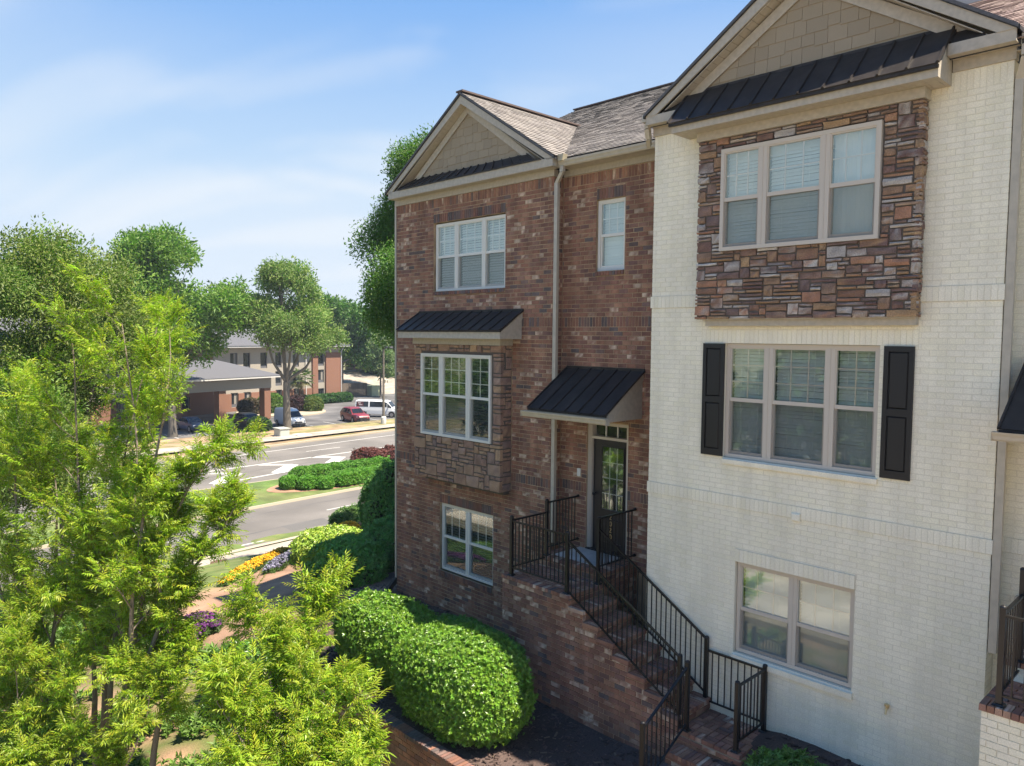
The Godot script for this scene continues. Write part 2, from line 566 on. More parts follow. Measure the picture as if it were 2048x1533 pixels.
# ---------------------------------------------------------------- windows
# r = [x0, y0, x1, y1] of the outer frame on the plane z; cols: widths of the lights in order, each [share, muntins across, muntins up]
func window(house: Node, r: Array, z: float, cols: Array, frame: Material, o := {}) -> void:
	var fw: float = o.get("fw", 0.055)
	var mull: float = o.get("mull", 0.11)
	var railv: float = o.get("rail", 0.5)
	var origin := Vector3((r[0] + r[2]) / 2, r[1], z)
	var w := Node3D.new()
	var key: String = str(house.get_instance_id()) + "window"
	names[key] = names.get(key, -1) + 1
	w.name = "window" if names[key] == 0 else "window_%03d" % names[key]
	house.add_child(w)
	w.position = origin - base_of[house]
	base_of[w] = origin
	var f := MB.new()
	var dz := 0.09
	f.box(Vector3(r[0], r[1], z - dz), Vector3(r[0] + fw, r[3], z))
	f.box(Vector3(r[2] - fw, r[1], z - dz), Vector3(r[2], r[3], z))
	f.box(Vector3(r[0] + fw, r[3] - fw, z - dz), Vector3(r[2] - fw, r[3], z))
	f.box(Vector3(r[0] + fw, r[1], z - dz), Vector3(r[2] - fw, r[1] + fw, z))
	part(w, "frame", f, frame)
	var total := 0.0
	for q in cols: total += q[0]
	var span: float = r[2] - r[0] - 2 * fw - mull * (cols.size() - 1)
	var x: float = r[0] + fw
	var ym: float = lerpf(r[1], r[3], railv)
	var y0: float = r[1] + fw
	var y1: float = r[3] - fw
	for i in cols.size():
		var q: Array = cols[i]
		var x1: float = x + span * q[0] / total
		if i > 0:
			var m := MB.new()
			m.box(Vector3(x - mull, y0, z - dz), Vector3(x, y1, z - 0.004))
			m.box(Vector3(x - mull * 0.53, y0, z - 0.004), Vector3(x - mull * 0.47, y1, z + 0.002))
			part(w, "mullion", m, frame)
		var s := MB.new()
		var zr := z - 0.016
		s.box(Vector3(x, ym - 0.025, z - 0.07), Vector3(x1, ym + 0.03, zr))
		part(w, "meeting_rail", s, frame)
		# the lower sash stands behind the upper one
		var lo := MB.new()
		var t := 0.03
		lo.box(Vector3(x, y0, z - 0.085), Vector3(x + t, ym - 0.025, z - 0.03))
		lo.box(Vector3(x1 - t, y0, z - 0.085), Vector3(x1, ym - 0.025, z - 0.03))
		lo.box(Vector3(x + t, y0, z - 0.085), Vector3(x1 - t, y0 + 0.045, z - 0.03))
		part(w, "lower_sash", lo, frame)
		var up := MB.new()
		up.box(Vector3(x, ym + 0.03, z - 0.06), Vector3(x + 0.018, y1, z - 0.012))
		up.box(Vector3(x1 - 0.018, ym + 0.03, z - 0.06), Vector3(x1, y1, z - 0.012))
		up.box(Vector3(x + 0.018, y1 - 0.02, z - 0.06), Vector3(x1 - 0.018, y1, z - 0.012))
		part(w, "upper_sash", up, frame)
		for side in 2:
			var p := MB.new()
			var ya: float = ym + 0.03 if side == 0 else y0 + 0.045
			var yb: float = y1 - 0.02 if side == 0 else ym - 0.025
			var pz := z - 0.035 if side == 0 else z - 0.06
			for k in 2:
				p.quad(Vector3(x, ya, pz - k * 0.014), Vector3(x1, ya, pz - k * 0.014), Vector3(x1, yb, pz - k * 0.014), Vector3(x, yb, pz - k * 0.014))
			part(w, "pane", p, M.pane)
			var cg := MB.new()
			cg.quad(Vector3(x, ya, pz + 0.001), Vector3(x1, ya, pz + 0.001), Vector3(x1, yb, pz + 0.001), Vector3(x, yb, pz + 0.001))
			part(w, "pane", cg, M.coated_pane)
		if o.get("screen", true):
			var sc := MB.new()
			sc.quad(Vector3(x + 0.005, y0, z - 0.022), Vector3(x1 - 0.005, y0, z - 0.022), Vector3(x1 - 0.005, ym - 0.02, z - 0.022), Vector3(x + 0.005, ym - 0.02, z - 0.022))
			part(w, "insect_screen", sc, M.screen)
		# muntins lie between the panes of the upper sash, proud of the glass enough to be seen
		for k in range(1, int(q[1])):
			var b := MB.new()
			var mx := lerpf(x, x1, float(k) / q[1])
			b.box(Vector3(mx - 0.009, ym + 0.03, z - 0.0475), Vector3(mx + 0.009, y1 - 0.02, z - 0.0365))
			part(w, "muntin", b, o.get("muntin", frame))
		for k in range(1, int(q[2])):
			var b := MB.new()
			var my := lerpf(ym + 0.03, y1 - 0.02, float(k) / q[2])
			b.box(Vector3(x + 0.018, my - 0.009, z - 0.0465), Vector3(x1 - 0.018, my + 0.009, z - 0.0375))
			part(w, "muntin", b, o.get("muntin", frame))
		var bl := MB.new()
		var kind: String = o.get("blind", "slats")
		if kind == "slats" and not (o.has("cloth") and i in o.cloth):
			var step: float = o.get("step", 0.048)
			var tilt: float = o.get("tilt", 0.9)
			var yy: float = y1 - 0.03
			var hs := 0.5 * step * 1.1
			while yy > y0 + 0.03:
				var ti := tilt + rng.randfn() * 0.05
				var dy := sin(ti) * hs
				var dd := cos(ti) * hs
				var ja := rng.randfn() * 0.002
				var jb := rng.randfn() * 0.002
				bl.quad(Vector3(x + 0.01, yy - dy + ja, z - 0.13 + dd), Vector3(x1 - 0.01, yy - dy + jb, z - 0.13 + dd), Vector3(x1 - 0.01, yy + dy + jb, z - 0.13 - dd), Vector3(x + 0.01, yy + dy + ja, z - 0.13 - dd))
				yy -= step
			for k in 2:
				var lx := lerpf(x, x1, 0.25 + 0.5 * k)
				bl.box(Vector3(lx - 0.003, y0, z - 0.102), Vector3(lx + 0.003, y1, z - 0.1))
			part(w, "blind", bl, o.get("blind_mat", M.blind))
		else:
			var folds := 10
			for k in folds:
				var xa := lerpf(x + 0.005, x1 - 0.005, float(k) / folds)
				var xb := lerpf(x + 0.005, x1 - 0.005, float(k + 1) / folds)
				var za := z - 0.14 - (0.008 if k % 2 else 0.0)
				var zb := z - 0.14 - (0.0 if k % 2 else 0.008)
				bl.quad(Vector3(xa, y0, za), Vector3(xb, y0, zb), Vector3(xb, y1, zb), Vector3(xa, y1, za))
			part(w, "shade", bl, M.shade_cloth)
		x = x1 + mull


# ---------------------------------------------------------------- standing seam metal roof
# eave from a to b, top edge from d to c (a below d, b below c); seams split it into k panels
func metal_roof(parent: Node, a: Vector3, b: Vector3, c: Vector3, d: Vector3, k: int) -> void:
	var N := (b - a).cross(d - a).normalized()
	var side := (b - a).normalized()
	for i in k:
		var s := float(i) / k
		var t := float(i + 1) / k
		var e0 := a.lerp(b, s) + side * 0.004
		var e1 := a.lerp(b, t) - side * 0.004
		var f1 := d.lerp(c, t) - side * 0.004
		var f0 := d.lerp(c, s) + side * 0.004
		var p := MB.new()
		p.hexa([e0 + N * 0.006, e1 + N * 0.006, f1 + N * 0.006, f0 + N * 0.006, e0 - N * 0.006, e1 - N * 0.006, f1 - N * 0.006, f0 - N * 0.006])
		part(parent, "roof_panel", p, M.metal_roof)
	for i in k + 1:
		var s := float(i) / k
		var e := a.lerp(b, s)
		var f := d.lerp(c, s)
		var dn := (f - e).normalized()
		var p := MB.new()
		var u := N * 0.03
		var w := side * 0.011
		p.hexa([e - w + u, e + w + u, f + w + u, f - w + u, e - w * 1.6 - N * 0.004, e + w * 1.6 - N * 0.004, f + w * 1.6 - N * 0.004, f - w * 1.6 - N * 0.004])
		part(parent, "roof_seam", p, M.metal_roof)

func slab4(parent: Node, called: String, a: Vector3, b: Vector3, c: Vector3, d: Vector3, t: Vector3, m: Material) -> MeshInstance3D:
	var p := MB.new()
	p.hexa([a, b, c, d, a - t, b - t, c - t, d - t])
	return part(parent, called, p, m)

func one_box(parent: Node, called: String, lo: Vector3, hi: Vector3, m: Material, label := "") -> MeshInstance3D:
	var p := MB.new()
	p.box(lo, hi)
	return part(parent, called, p, m, label)

# roof shingles on the plane a (eave left) b (eave right) c (top right) d (top left); clipped to a polygon in (along, up) if given
func shingles(parent: Node, a: Vector3, b: Vector3, up: Vector3, keep: PackedVector2Array, expo: float, tones: Array) -> void:
	var U := (b - a).normalized()
	var V := up.normalized()
	var N := U.cross(V)
	var lo := Vector2(1e9, 1e9)
	var hi := -lo
	for p in keep:
		lo = lo.min(p)
		hi = hi.max(p)
	var mb := MB.new()
	var row := 0
	var y := lo.y
	while y < hi.y:
		var x := lo.x - rng.randf_range(0.0, 0.3)
		while x < hi.x:
			var w: float = [0.16, 0.2, 0.26, 0.33, 0.13][rng.randi_range(0, 4)]
			var cell := PackedVector2Array([Vector2(x, y), Vector2(x + w - 0.006, y), Vector2(x + w - 0.006, y + expo), Vector2(x, y + expo)])
			var t: Color = tones[rng.randi_range(0, tones.size() - 1)]
			var lift := rng.randf_range(0.010, 0.018)
			for q in Geometry2D.intersect_polygons(cell, keep):
				if Geometry2D.is_polygon_clockwise(q): q.reverse()
				var top := []
				for p in q:
					top.append(a + U * p.x + V * p.y + N * lerpf(lift, 0.002, clampf((p.y - y) / expo, 0, 1)))
				mb.col = t * rng.randf_range(0.95, 1.05)
				for i in range(1, top.size() - 1):
					mb.tri(top[0], top[i], top[i + 1])
				for i in top.size():
					var k: int = (i + 1) % top.size()
					if absf(q[i].y - y) < 1e-4 and absf(q[k].y - y) < 1e-4:
						var keepc := mb.col
						mb.col = t * 0.62
						mb.quad(top[i] - N * (lift + 0.006), top[k] - N * (lift + 0.006), top[k], top[i])
						mb.col = keepc
			x += w
		y += expo
		row += 1
	part(parent, "roof_shingle", mb, M.shingle).set_meta("kind", "stuff")

# shingle panels on a gable: tri in world (x, y) on the plane z
func gable_shingles(parent: Node, keep: PackedVector2Array, z: float, expo: float) -> void:
	var lo := Vector2(1e9, 1e9)
	var hi := -lo
	for p in keep:
		lo = lo.min(p)
		hi = hi.max(p)
	var y := lo.y
	var row := 0
	while y < hi.y:
		var x := lo.x - rng.randf_range(0.0, 0.3)
		while x < hi.x:
			var w := rng.randf_range(0.14, 0.34)
			var drop: float = [0.0, 0.028][rng.randi_range(0, 1)]
			var cell := PackedVector2Array([Vector2(x, y - drop), Vector2(x + w - 0.005, y - drop), Vector2(x + w - 0.005, y + expo + 0.01), Vector2(x, y + expo + 0.01)])
			for q in Geometry2D.intersect_polygons(cell, keep):
				if Geometry2D.is_polygon_clockwise(q): q.reverse()
				var area := 0.0
				for i in q.size(): area += q[i].cross(q[(i + 1) % q.size()]) * 0.5
				if area < 0.002: continue
				var mb := MB.new()
				var k := rng.randf_range(0.9, 1.06)
				mb.col = Color(k, k, k)
				var f := []
				for p in q:
					f.append(Vector3(p.x, p.y, z + lerpf(0.016, 0.004, clampf((p.y - y + drop) / expo, 0, 1))))
				for i in range(1, f.size() - 1):
					mb.tri(f[0], f[i], f[i + 1])
				for i in f.size():
					var n2: int = (i + 1) % f.size()
					mb.quad(Vector3(f[i].x, f[i].y, z), Vector3(f[n2].x, f[n2].y, z), f[n2], f[i])
				part(parent, "shingle", mb, M.siding)
			x += w
		y += expo
		row += 1

# a downspout: rectangular pipe with ribs along a path
func pipe(parent: Node, called: String, pts: Array, w: float, d: float, m: Material) -> void:
	var mb := MB.new()
	for i in pts.size() - 1:
		var a: Vector3 = pts[i]
		var b: Vector3 = pts[i + 1]
		mb.bar(a, b, EX * w, (b - a).normalized().cross(EX).normalized() * d)
	part(parent, called, mb, m)

# an ogee gutter along x
func gutter(parent: Node, x0: float, x1: float, y: float, z: float, h := 0.12) -> void:
	var prof := [Vector2(0, 0), Vector2(0.055, 0), Vector2(0.075, 0.02), Vector2(0.085, 0.055), Vector2(0.105, 0.085), Vector2(0.11, h), Vector2(0.1, h), Vector2(0.09, 0.09), Vector2(0.01, 0.03), Vector2(0.01, h), Vector2(0, h)]
	var mb := MB.new()
	for i in prof.size():
		var p: Vector2 = prof[i]
		var q: Vector2 = prof[(i + 1) % prof.size()]
		mb.quad(Vector3(x0, y + p.y, z + p.x), Vector3(x1, y + p.y, z + p.x), Vector3(x1, y + q.y, z + q.x), Vector3(x0, y + q.y, z + q.x))
	mb.box(Vector3(x0 - 0.004, y, z), Vector3(x0, y + h, z + 0.1))
	mb.box(Vector3(x1, y, z), Vector3(x1 + 0.004, y + h, z + 0.1))
	part(parent, "gutter", mb, M.gutter)


# ---------------------------------------------------------------- the brick townhouse
func brick_house() -> void:
	var h := thing("brick_townhouse", Vector3(-12.85, -6.5, -0.72), "red brick townhouse with a front gable, black metal awnings and a brown stone bay", "townhouse")
	var zl := -0.72
	var zr := -1.0
	var x0 := -15.52
	var xm := -10.31
	var x1 := -7.44
	# shell
	var holes_l := [[-14.07, 1.0, -11.675, 2.56], [-13.81, -5.47, -11.985, -3.885], [-14.0, -2.2, -11.8, -0.5]]
	var holes_r := [[-9.47, 1.235, -8.785, 2.58], [-9.61, -4.2, -8.62, -1.64]]
	var mb := MB.new()
	wall_slab(mb, [x0, -7.6, xm - 0.006, 3.11], holes_l, zl - 0.22, zl - 0.007)
	wall_slab(mb, [xm - 0.1, -7.6, x1, 3.12], holes_r, zr - 0.22, zr - 0.007)
	mb.box(Vector3(xm - 0.106, -7.6, zr - 0.007), Vector3(xm - 0.006, 3.11, zl - 0.222))
	part(h, "wall", mb, M.mortar)
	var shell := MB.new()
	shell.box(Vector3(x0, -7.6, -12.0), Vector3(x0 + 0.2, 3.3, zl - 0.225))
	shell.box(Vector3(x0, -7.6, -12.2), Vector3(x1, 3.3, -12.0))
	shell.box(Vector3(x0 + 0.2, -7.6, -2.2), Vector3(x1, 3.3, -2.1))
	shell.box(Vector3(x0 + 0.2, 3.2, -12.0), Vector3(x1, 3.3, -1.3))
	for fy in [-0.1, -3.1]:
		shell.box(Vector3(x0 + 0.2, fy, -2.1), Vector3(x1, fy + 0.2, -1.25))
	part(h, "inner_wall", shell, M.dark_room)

	# brickwork
	var L := []
	var C := 0.0845
	var O := Vector3(0, 0, zl)
	var bay := [-14.36, -3.24, -11.44, -0.12]
	for b in [[0.375, 2.91], [-2.862, 0.18], [-6.95, -3.05]]:
		bond(L, O, EX, EY, [x0, b[0], xm, b[1]], [[-14.07, 0.91, -11.675, 2.765], [-13.81, -5.60, -11.985, -3.68], bay], 0.212, C, 0.010, 0.03, b[0] if b[0] > -3 else -3.05 - 50 * C)
		bond(L, Vector3(0, 0, zr), EX, EY, [xm, b[0], x1, b[1]], [[-9.46, 1.145, -8.77, 2.795], [-9.61, -4.2, -8.62, -1.62], [-10.3, -6.9, -7.5, -4.36]], 0.212, C, 0.010, 0.11, b[0] if b[0] > -3 else -3.05 - 50 * C)
		bond(L, Vector3(xm, 0, 0), -EZ, EY, [0.72, b[0], 1.0, b[1]], [], 0.212, C, 0.010, 0.08, b[0] if b[0] > -3 else -3.05 - 50 * C)
	for q in [[2.91, 3.11], [0.18, 0.375], [-3.05, -2.862]]:
		for p in minus([x0, q[0], xm, q[1]], [bay]):
			soldiers(L, O, EX, EY, p, 0.0725, 0.010, 0.0, q[0] < 1.0)
		for p in minus([xm, q[0], x1, q[1]], [[-9.61, -4.2, -8.62, -1.62]]):
			soldiers(L, Vector3(0, 0, zr), EX, EY, p, 0.0725, 0.010, 0.0, q[0] < 1.0)
		soldiers(L, Vector3(xm, 0, 0), -EZ, EY, [0.72, q[0], 1.0, q[1]], 0.0725, 0.010, 0.0, q[0] < 1.0)
	soldiers(L, O, EX, EY, [-14.07, 2.56, -11.675, 2.765], 0.0725, 0.010, 0.004, true)
	soldiers(L, O, EX, EY, [-13.81, -3.885, -11.985, -3.68], 0.0725, 0.010, 0.004, true)
	soldiers(L, Vector3(0, 0, zr), EX, EY, [-9.46, 2.58, -8.77, 2.795], 0.0725, 0.010, 0.004, true)
	# rowlock sills
	soldiers(L, O, EX, EY, [-14.07, 0.91, -11.675, 1.0], 0.0725, 0.010, 0.03, true)
	soldiers(L, O, EX, EY, [-13.81, -5.60, -11.985, -5.47], 0.0725, 0.010, 0.035, true)
	soldiers(L, Vector3(0, 0, zr), EX, EY, [-9.46, 1.145, -8.77, 1.235], 0.0725, 0.010, 0.03, true)
	lay_bricks(h, L, M.brick, false, 0.012)
	# brick sill tops and reveals
	var rv := MB.new()
	for q in [[holes_l[0], zl], [holes_l[1], zl], [holes_r[0], zr]]:
		var r: Array = q[0]
		rv.box(Vector3(r[0], r[1] - 0.01, q[1] - 0.2), Vector3(r[2], r[1], q[1] + 0.025))
	rv.col = Color(0.8, 0.5, 0.45)
	part(h, "sill_bed", rv, M.mortar)

	# windows
	window(h, [-14.04, 1.0, -11.69, 2.535], zl - 0.05, [[0.62, 3, 2], [0.82, 3, 2], [0.62, 3, 2]], M.trim_white, {"rail": 0.51, "tilt": 1.0, "step": 0.055})
	window(h, [-13.80, -5.46, -11.995, -3.9], zl - 0.06, [[1, 3, 1], [1, 3, 1]], M.trim_white, {"rail": 0.5, "mull": 0.12, "tilt": 0.12, "step": 0.06, "blind_mat": M.blind_dark})
	window(h, [-9.465, 1.24, -8.79, 2.575], zr - 0.06, [[1, 3, 2]], M.trim_white, {"rail": 0.5, "screen": false, "tilt": 1.25, "step": 0.05})
	bay_brick(h)
	door(h)

	# eaves, gable
	var tp: Material = M.taupe
	one_box(h, "frieze_board", Vector3(x0 - 0.03, 3.112, zl - 0.1), Vector3(xm + 0.02, 3.24, zl + 0.022), tp)
	one_box(h, "frieze_board", Vector3(xm + 0.02, 3.122, zr - 0.1), Vector3(x1, 3.24, zr + 0.022), tp)
	one_box(h, "fascia", Vector3(-15.52, 3.245, -0.51), Vector3(-10.13, 3.405, -0.48), tp)
	var sx := -15.5
	while sx < -10.2:   # soffit planks
		one_box(h, "soffit_plank", Vector3(sx, 3.24, -0.72), Vector3(minf(sx + 0.12, -10.14), 3.252, -0.512), tp)
		sx += 0.124
	one_box(h, "soffit", Vector3(-10.14, 3.24, -1.0), Vector3(x1, 3.252, -0.7), tp)
	one_box(h, "fascia", Vector3(-10.13, 3.24, -0.73), Vector3(x1, 3.36, -0.7), tp)
	gutter(h, -10.1, x1 - 0.01, 3.235, -0.7)
	one_box(h, "fascia_return", Vector3(-10.15, 3.245, -0.72), Vector3(-10.12, 3.405, -0.5), M.gutter)
	gable(h, -12.85, 5.2, -15.62, -10.08, 3.42, -0.48, zl, PackedVector2Array([Vector2(-14.58, 3.6), Vector2(-11.12, 3.6), Vector2(-12.85, 4.80)]))
	metal_roof(h, Vector3(-15.1, 3.42, -0.46), Vector3(-10.6, 3.42, -0.46), Vector3(-11.05, 3.645, -0.70), Vector3(-14.65, 3.645, -0.70), 15)
	one_box(h, "drip_edge", Vector3(-15.12, 3.406, -0.49), Vector3(-10.45, 3.43, -0.455), M.metal_roof)
	var tones := [Color(0.264, 0.238, 0.218), Color(0.251, 0.224, 0.205), Color(0.284, 0.254, 0.231), Color(0.238, 0.215, 0.198), Color(0.271, 0.244, 0.221), Color(0.254, 0.228, 0.211)]
	var mixed := tones + [Color(0.165, 0.149, 0.139), Color(0.198, 0.178, 0.165)]
	# roof decks
	var dk := MB.new()
	dk.hexa([Vector3(-10.06, 3.41, -0.46), Vector3(-10.06, 3.41, -0.9), Vector3(-12.85, 5.19, -4.6), Vector3(-12.85, 5.19, -0.46), Vector3(-10.06, 3.36, -0.46), Vector3(-10.06, 3.36, -0.9), Vector3(-12.85, 5.14, -4.6), Vector3(-12.85, 5.14, -0.46)])
	dk.hexa([Vector3(-15.64, 3.41, -4.6), Vector3(-15.64, 3.41, -0.46), Vector3(-12.85, 5.19, -0.46), Vector3(-12.85, 5.19, -4.6), Vector3(-15.64, 3.36, -4.6), Vector3(-15.64, 3.36, -0.46), Vector3(-12.85, 5.14, -0.46), Vector3(-12.85, 5.14, -4.6)])
	part(h, "gable_roof_deck", dk, M.trim_black)
	var dk2 := MB.new()
	dk2.hexa([Vector3(-10.1, 3.35, -0.60), Vector3(x1, 3.35, -0.60), Vector3(x1, 6.89, -7.68), Vector3(-10.1, 6.89, -7.68), Vector3(-10.1, 3.30, -0.62), Vector3(x1, 3.30, -0.62), Vector3(x1, 6.84, -7.68), Vector3(-10.1, 6.84, -7.68)])
	dk2.hexa([Vector3(-15.85, 3.35, -0.60 - 0.4), Vector3(-10.1, 3.35, -0.60 - 0.4), Vector3(-10.1, 6.88, -7.68), Vector3(-15.85, 6.88, -7.68), Vector3(-15.85, 3.30, -1.02), Vector3(-10.1, 3.30, -1.02), Vector3(-10.1, 6.83, -7.68), Vector3(-15.85, 6.83, -7.68)])
	dk2.hexa([Vector3(x1, 4.6, -12.3), Vector3(-15.85, 4.6, -12.3), Vector3(-15.85, 6.89, -7.68), Vector3(x1, 6.89, -7.68), Vector3(x1, 4.55, -12.3), Vector3(-15.85, 4.55, -12.3), Vector3(-15.85, 6.84, -7.68), Vector3(x1, 6.84, -7.68)])
	dk2.prism([Vector3(-15.5, 3.3, -1.0), Vector3(-15.5, 3.3, -12.2), Vector3(-15.5, 6.83, -7.68)], Vector3(-0.1, 0, 0))
	part(h, "main_roof_deck", dk2, M.trim_black)
	var g := Vector2(2.79, 1.78).length()
	shingles(h, Vector3(-10.05, 3.42, -0.45), Vector3(-10.05, 3.42, -1.45), Vector3(-2.79, 1.78, 0), PackedVector2Array([Vector2(0, 0), Vector2(0.28, 0), Vector2(3.83, g), Vector2(0, g)]), 0.14, tones)
	shingles(h, Vector3(-15.9, 3.36, -0.58), Vector3(-14.9, 3.36, -0.58), Vector3(0, 0.5, -1), PackedVector2Array([Vector2(5.85, 0.12), Vector2(8.45, 0.0), Vector2(8.45, 7.95), Vector2(0, 7.95), Vector2(0, 4.6), Vector2(3.05, 4.13)]), 0.14, mixed)
	var rc := MB.new()
	rc.col = Color(0.12, 0.09, 0.08)
	rc.bar(Vector3(-12.85, 5.22, -0.44), Vector3(-12.85, 5.22, -4.35), Vector3(0.22, 0, 0), Vector3(0, 0.035, 0))
	rc.bar(Vector3(-15.9, 6.92, -7.68), Vector3(x1, 6.92, -7.68), Vector3(0, 0, 0.24), Vector3(0, 0.035, 0))
	part(h, "ridge_cap", rc, M.shingle)

	pipe(h, "downspout", [Vector3(-10.02, 3.25, -0.64), Vector3(-10.02, 3.14, -0.64), Vector3(-10.2, 2.96, -0.69), Vector3(-10.2, -4.1, -0.69)], 0.085, 0.07, M.gutter)
	pipe(h, "downspout", [Vector3(-15.56, 3.24, -0.75), Vector3(-15.56, -6.1, -0.75)], 0.06, 0.07, M.gutter)
	pipe(h, "drain_pipe", [Vector3(-15.56, -6.1, -0.75), Vector3(-15.7, -6.45, -0.55)], 0.11, 0.11, M.trim_black)
	var sb := MB.new()
	sb.col = Color(1.15, 0.98, 0.85)
	sb.hexa([Vector3(-10.05, 3.33, -0.54), Vector3(-9.94, 3.33, -0.54), Vector3(-9.91, 3.45, -0.54), Vector3(-10.08, 3.45, -0.54), Vector3(-10.05, 3.33, -0.66), Vector3(-9.94, 3.33, -0.66), Vector3(-9.91, 3.45, -0.66), Vector3(-10.08, 3.45, -0.66)])
	part(h, "rain_diverter", sb, M.gutter)

# rake boards, soffits and shingle panels of a gable: apex (xa, ya), tips at xl and xr at height yt, the rakes hang at zf before the wall at zw
func gable(h: Node, xa: float, ya: float, xl: float, xr: float, yt: float, zf: float, zw: float, tri: PackedVector2Array) -> void:
	var tw := 0.2   # height of a rake board
	for s in 2:
		var xt: float = xl if s == 0 else xr
		var a := Vector3(xt, yt, 0)
		var b := Vector3(xa, ya, 0)
		var dn := Vector3(0, -0.035, 0)
		var f := Vector3(0, 0, zf)
		var bk := Vector3(0, 0, zf - 0.03)
		var lowa := a + Vector3(0, -0.0, 0)
		var board := MB.new()
		var cut := (tw + 0.05) / ((ya - yt) / absf(xa - xt)) * signf(xa - xt)
		var poly := [a + dn, a + dn + Vector3(cut * 0.55, -0.0, 0), b + dn - Vector3(0, tw, 0), b + dn]
		if s == 1: poly.reverse()
		board.prism([poly[0] + bk, poly[1] + bk, poly[2] + bk, poly[3] + bk], Vector3(0, 0, 0.03))
		part(h, "rake_board", board, M.taupe)
		# dark edge of the shingles above the board
		var ed := MB.new()
		var poly2 := [a + dn + Vector3(0, 0, zf - 0.04), b + dn + Vector3(0, 0, zf - 0.04), b + Vector3(0, 0.012, zf - 0.04), a + Vector3(0, 0.012, zf - 0.04)]
		if s == 1: poly2.reverse()
		ed.prism(poly2, Vector3(0, 0, 0.07))
		part(h, "roof_edge", ed, M.hotel_roof)
		# soffit planks under the rake
		var n := int((b - a).length() / 0.125)
		var lo := Vector3(0, -tw - 0.03, 0)
		for i in n:
			var p := (a + lo).lerp(b + lo, (i + 0.03) / n)
			var q := (a + lo).lerp(b + lo, (i + 0.97) / n)
			if p.y < yt - 0.02: p = p
			var m := MB.new()
			m.bar(p + Vector3(0, 0, (zf + zw) / 2 - 0.015), q + Vector3(0, 0, (zf + zw) / 2 - 0.015), Vector3(0, 0, zf - zw - 0.035), Vector3(0, 0.012, 0))
			if q.y > yt - 0.02:
				part(h, "soffit_plank", m, M.taupe)
		# frieze board along the rake, against the shingles
		var fr := MB.new()
		var ta := Vector3(tri[0].x if s == 0 else tri[1].x, tri[0].y, zw + 0.022)
		var tb := Vector3(tri[2].x, tri[2].y, zw + 0.022)
		var out := Vector3(0, 0.17, 0)
		var ext := (ta - tb).normalized() * 0.42
		var p3 := [ta + ext, tb, tb + out, ta + ext + out]
		if s == 1: p3.reverse()
		fr.prism(p3, Vector3(0, 0, 0.02))
		part(h, "rake_frieze", fr, M.taupe)
	var back := MB.new()
	back.prism([Vector3(xl + 0.05, yt - 0.1, zw - 0.1), Vector3(xr - 0.05, yt - 0.1, zw - 0.1), Vector3(xa, ya - 0.1, zw - 0.1)], Vector3(0, 0, 0.1))
	part(h, "gable_wall", back, M.siding)
	gable_shingles(h, tri, zw, 0.19)

func bay_brick(h: Node) -> void:
	var z := -0.37
	var xa := -14.35
	var xb := -11.42
	var core := MB.new()
	wall_slab(core, [xa + 0.03, -3.22, xb - 0.03, -0.1], [[-14.08, -2.25, -11.74, -0.43]], -0.60, z - 0.04)
	core.box(Vector3(xb - 0.1, -3.22, -0.72), Vector3(xb - 0.031, -0.1, -0.6))
	core.box(Vector3(xa + 0.031, -3.22, -0.72), Vector3(xa + 0.1, -0.1, -0.6))
	part(h, "bay_core", core, M.stone_core)
	var tones := [Color(0.36, 0.225, 0.145), Color(0.32, 0.195, 0.14), Color(0.28, 0.175, 0.13), Color(0.38, 0.235, 0.14), Color(0.26, 0.165, 0.125), Color(0.35, 0.235, 0.18), Color(0.42, 0.275, 0.17), Color(0.23, 0.16, 0.135)]
	lay_stones(h, Vector3(xa, -3.27, z - 0.012), EX, EY, Vector2(xb - xa, 3.07), [[0.24, 0.99, 2.64, 2.87]], tones, Vector2(2, 4), 0.083, 0.09, 0.012)
	lay_stones(h, Vector3(xb - 0.012, -3.27, -0.45), -EZ, EY, Vector2(0.27, 3.07), [], tones, Vector2(1, 3), 0.083, 0.09, 0.012)
	window(h, [-14.095, -2.264, -11.72, -0.416], z + 0.0, [[0.62, 2, 3], [0.81, 3, 3], [0.62, 2, 3]], M.trim_white, {"rail": 0.5, "mull": 0.125, "tilt": 0.05, "step": 0.06, "blind_mat": M.blind_dark})
	one_box(h, "bay_frieze", Vector3(xa - 0.03, -0.205, -0.72), Vector3(xb + 0.0, -0.07, z + 0.012), M.taupe)
	one_box(h, "bay_base", Vector3(xa + 0.2, -3.34, -0.719), Vector3(xb - 0.08, -3.26, -0.56), M.stone_core)
	awning(h, -14.6, -11.115, 0.105, -0.06, 0.505, -0.715, 11, 0.17, -0.07)

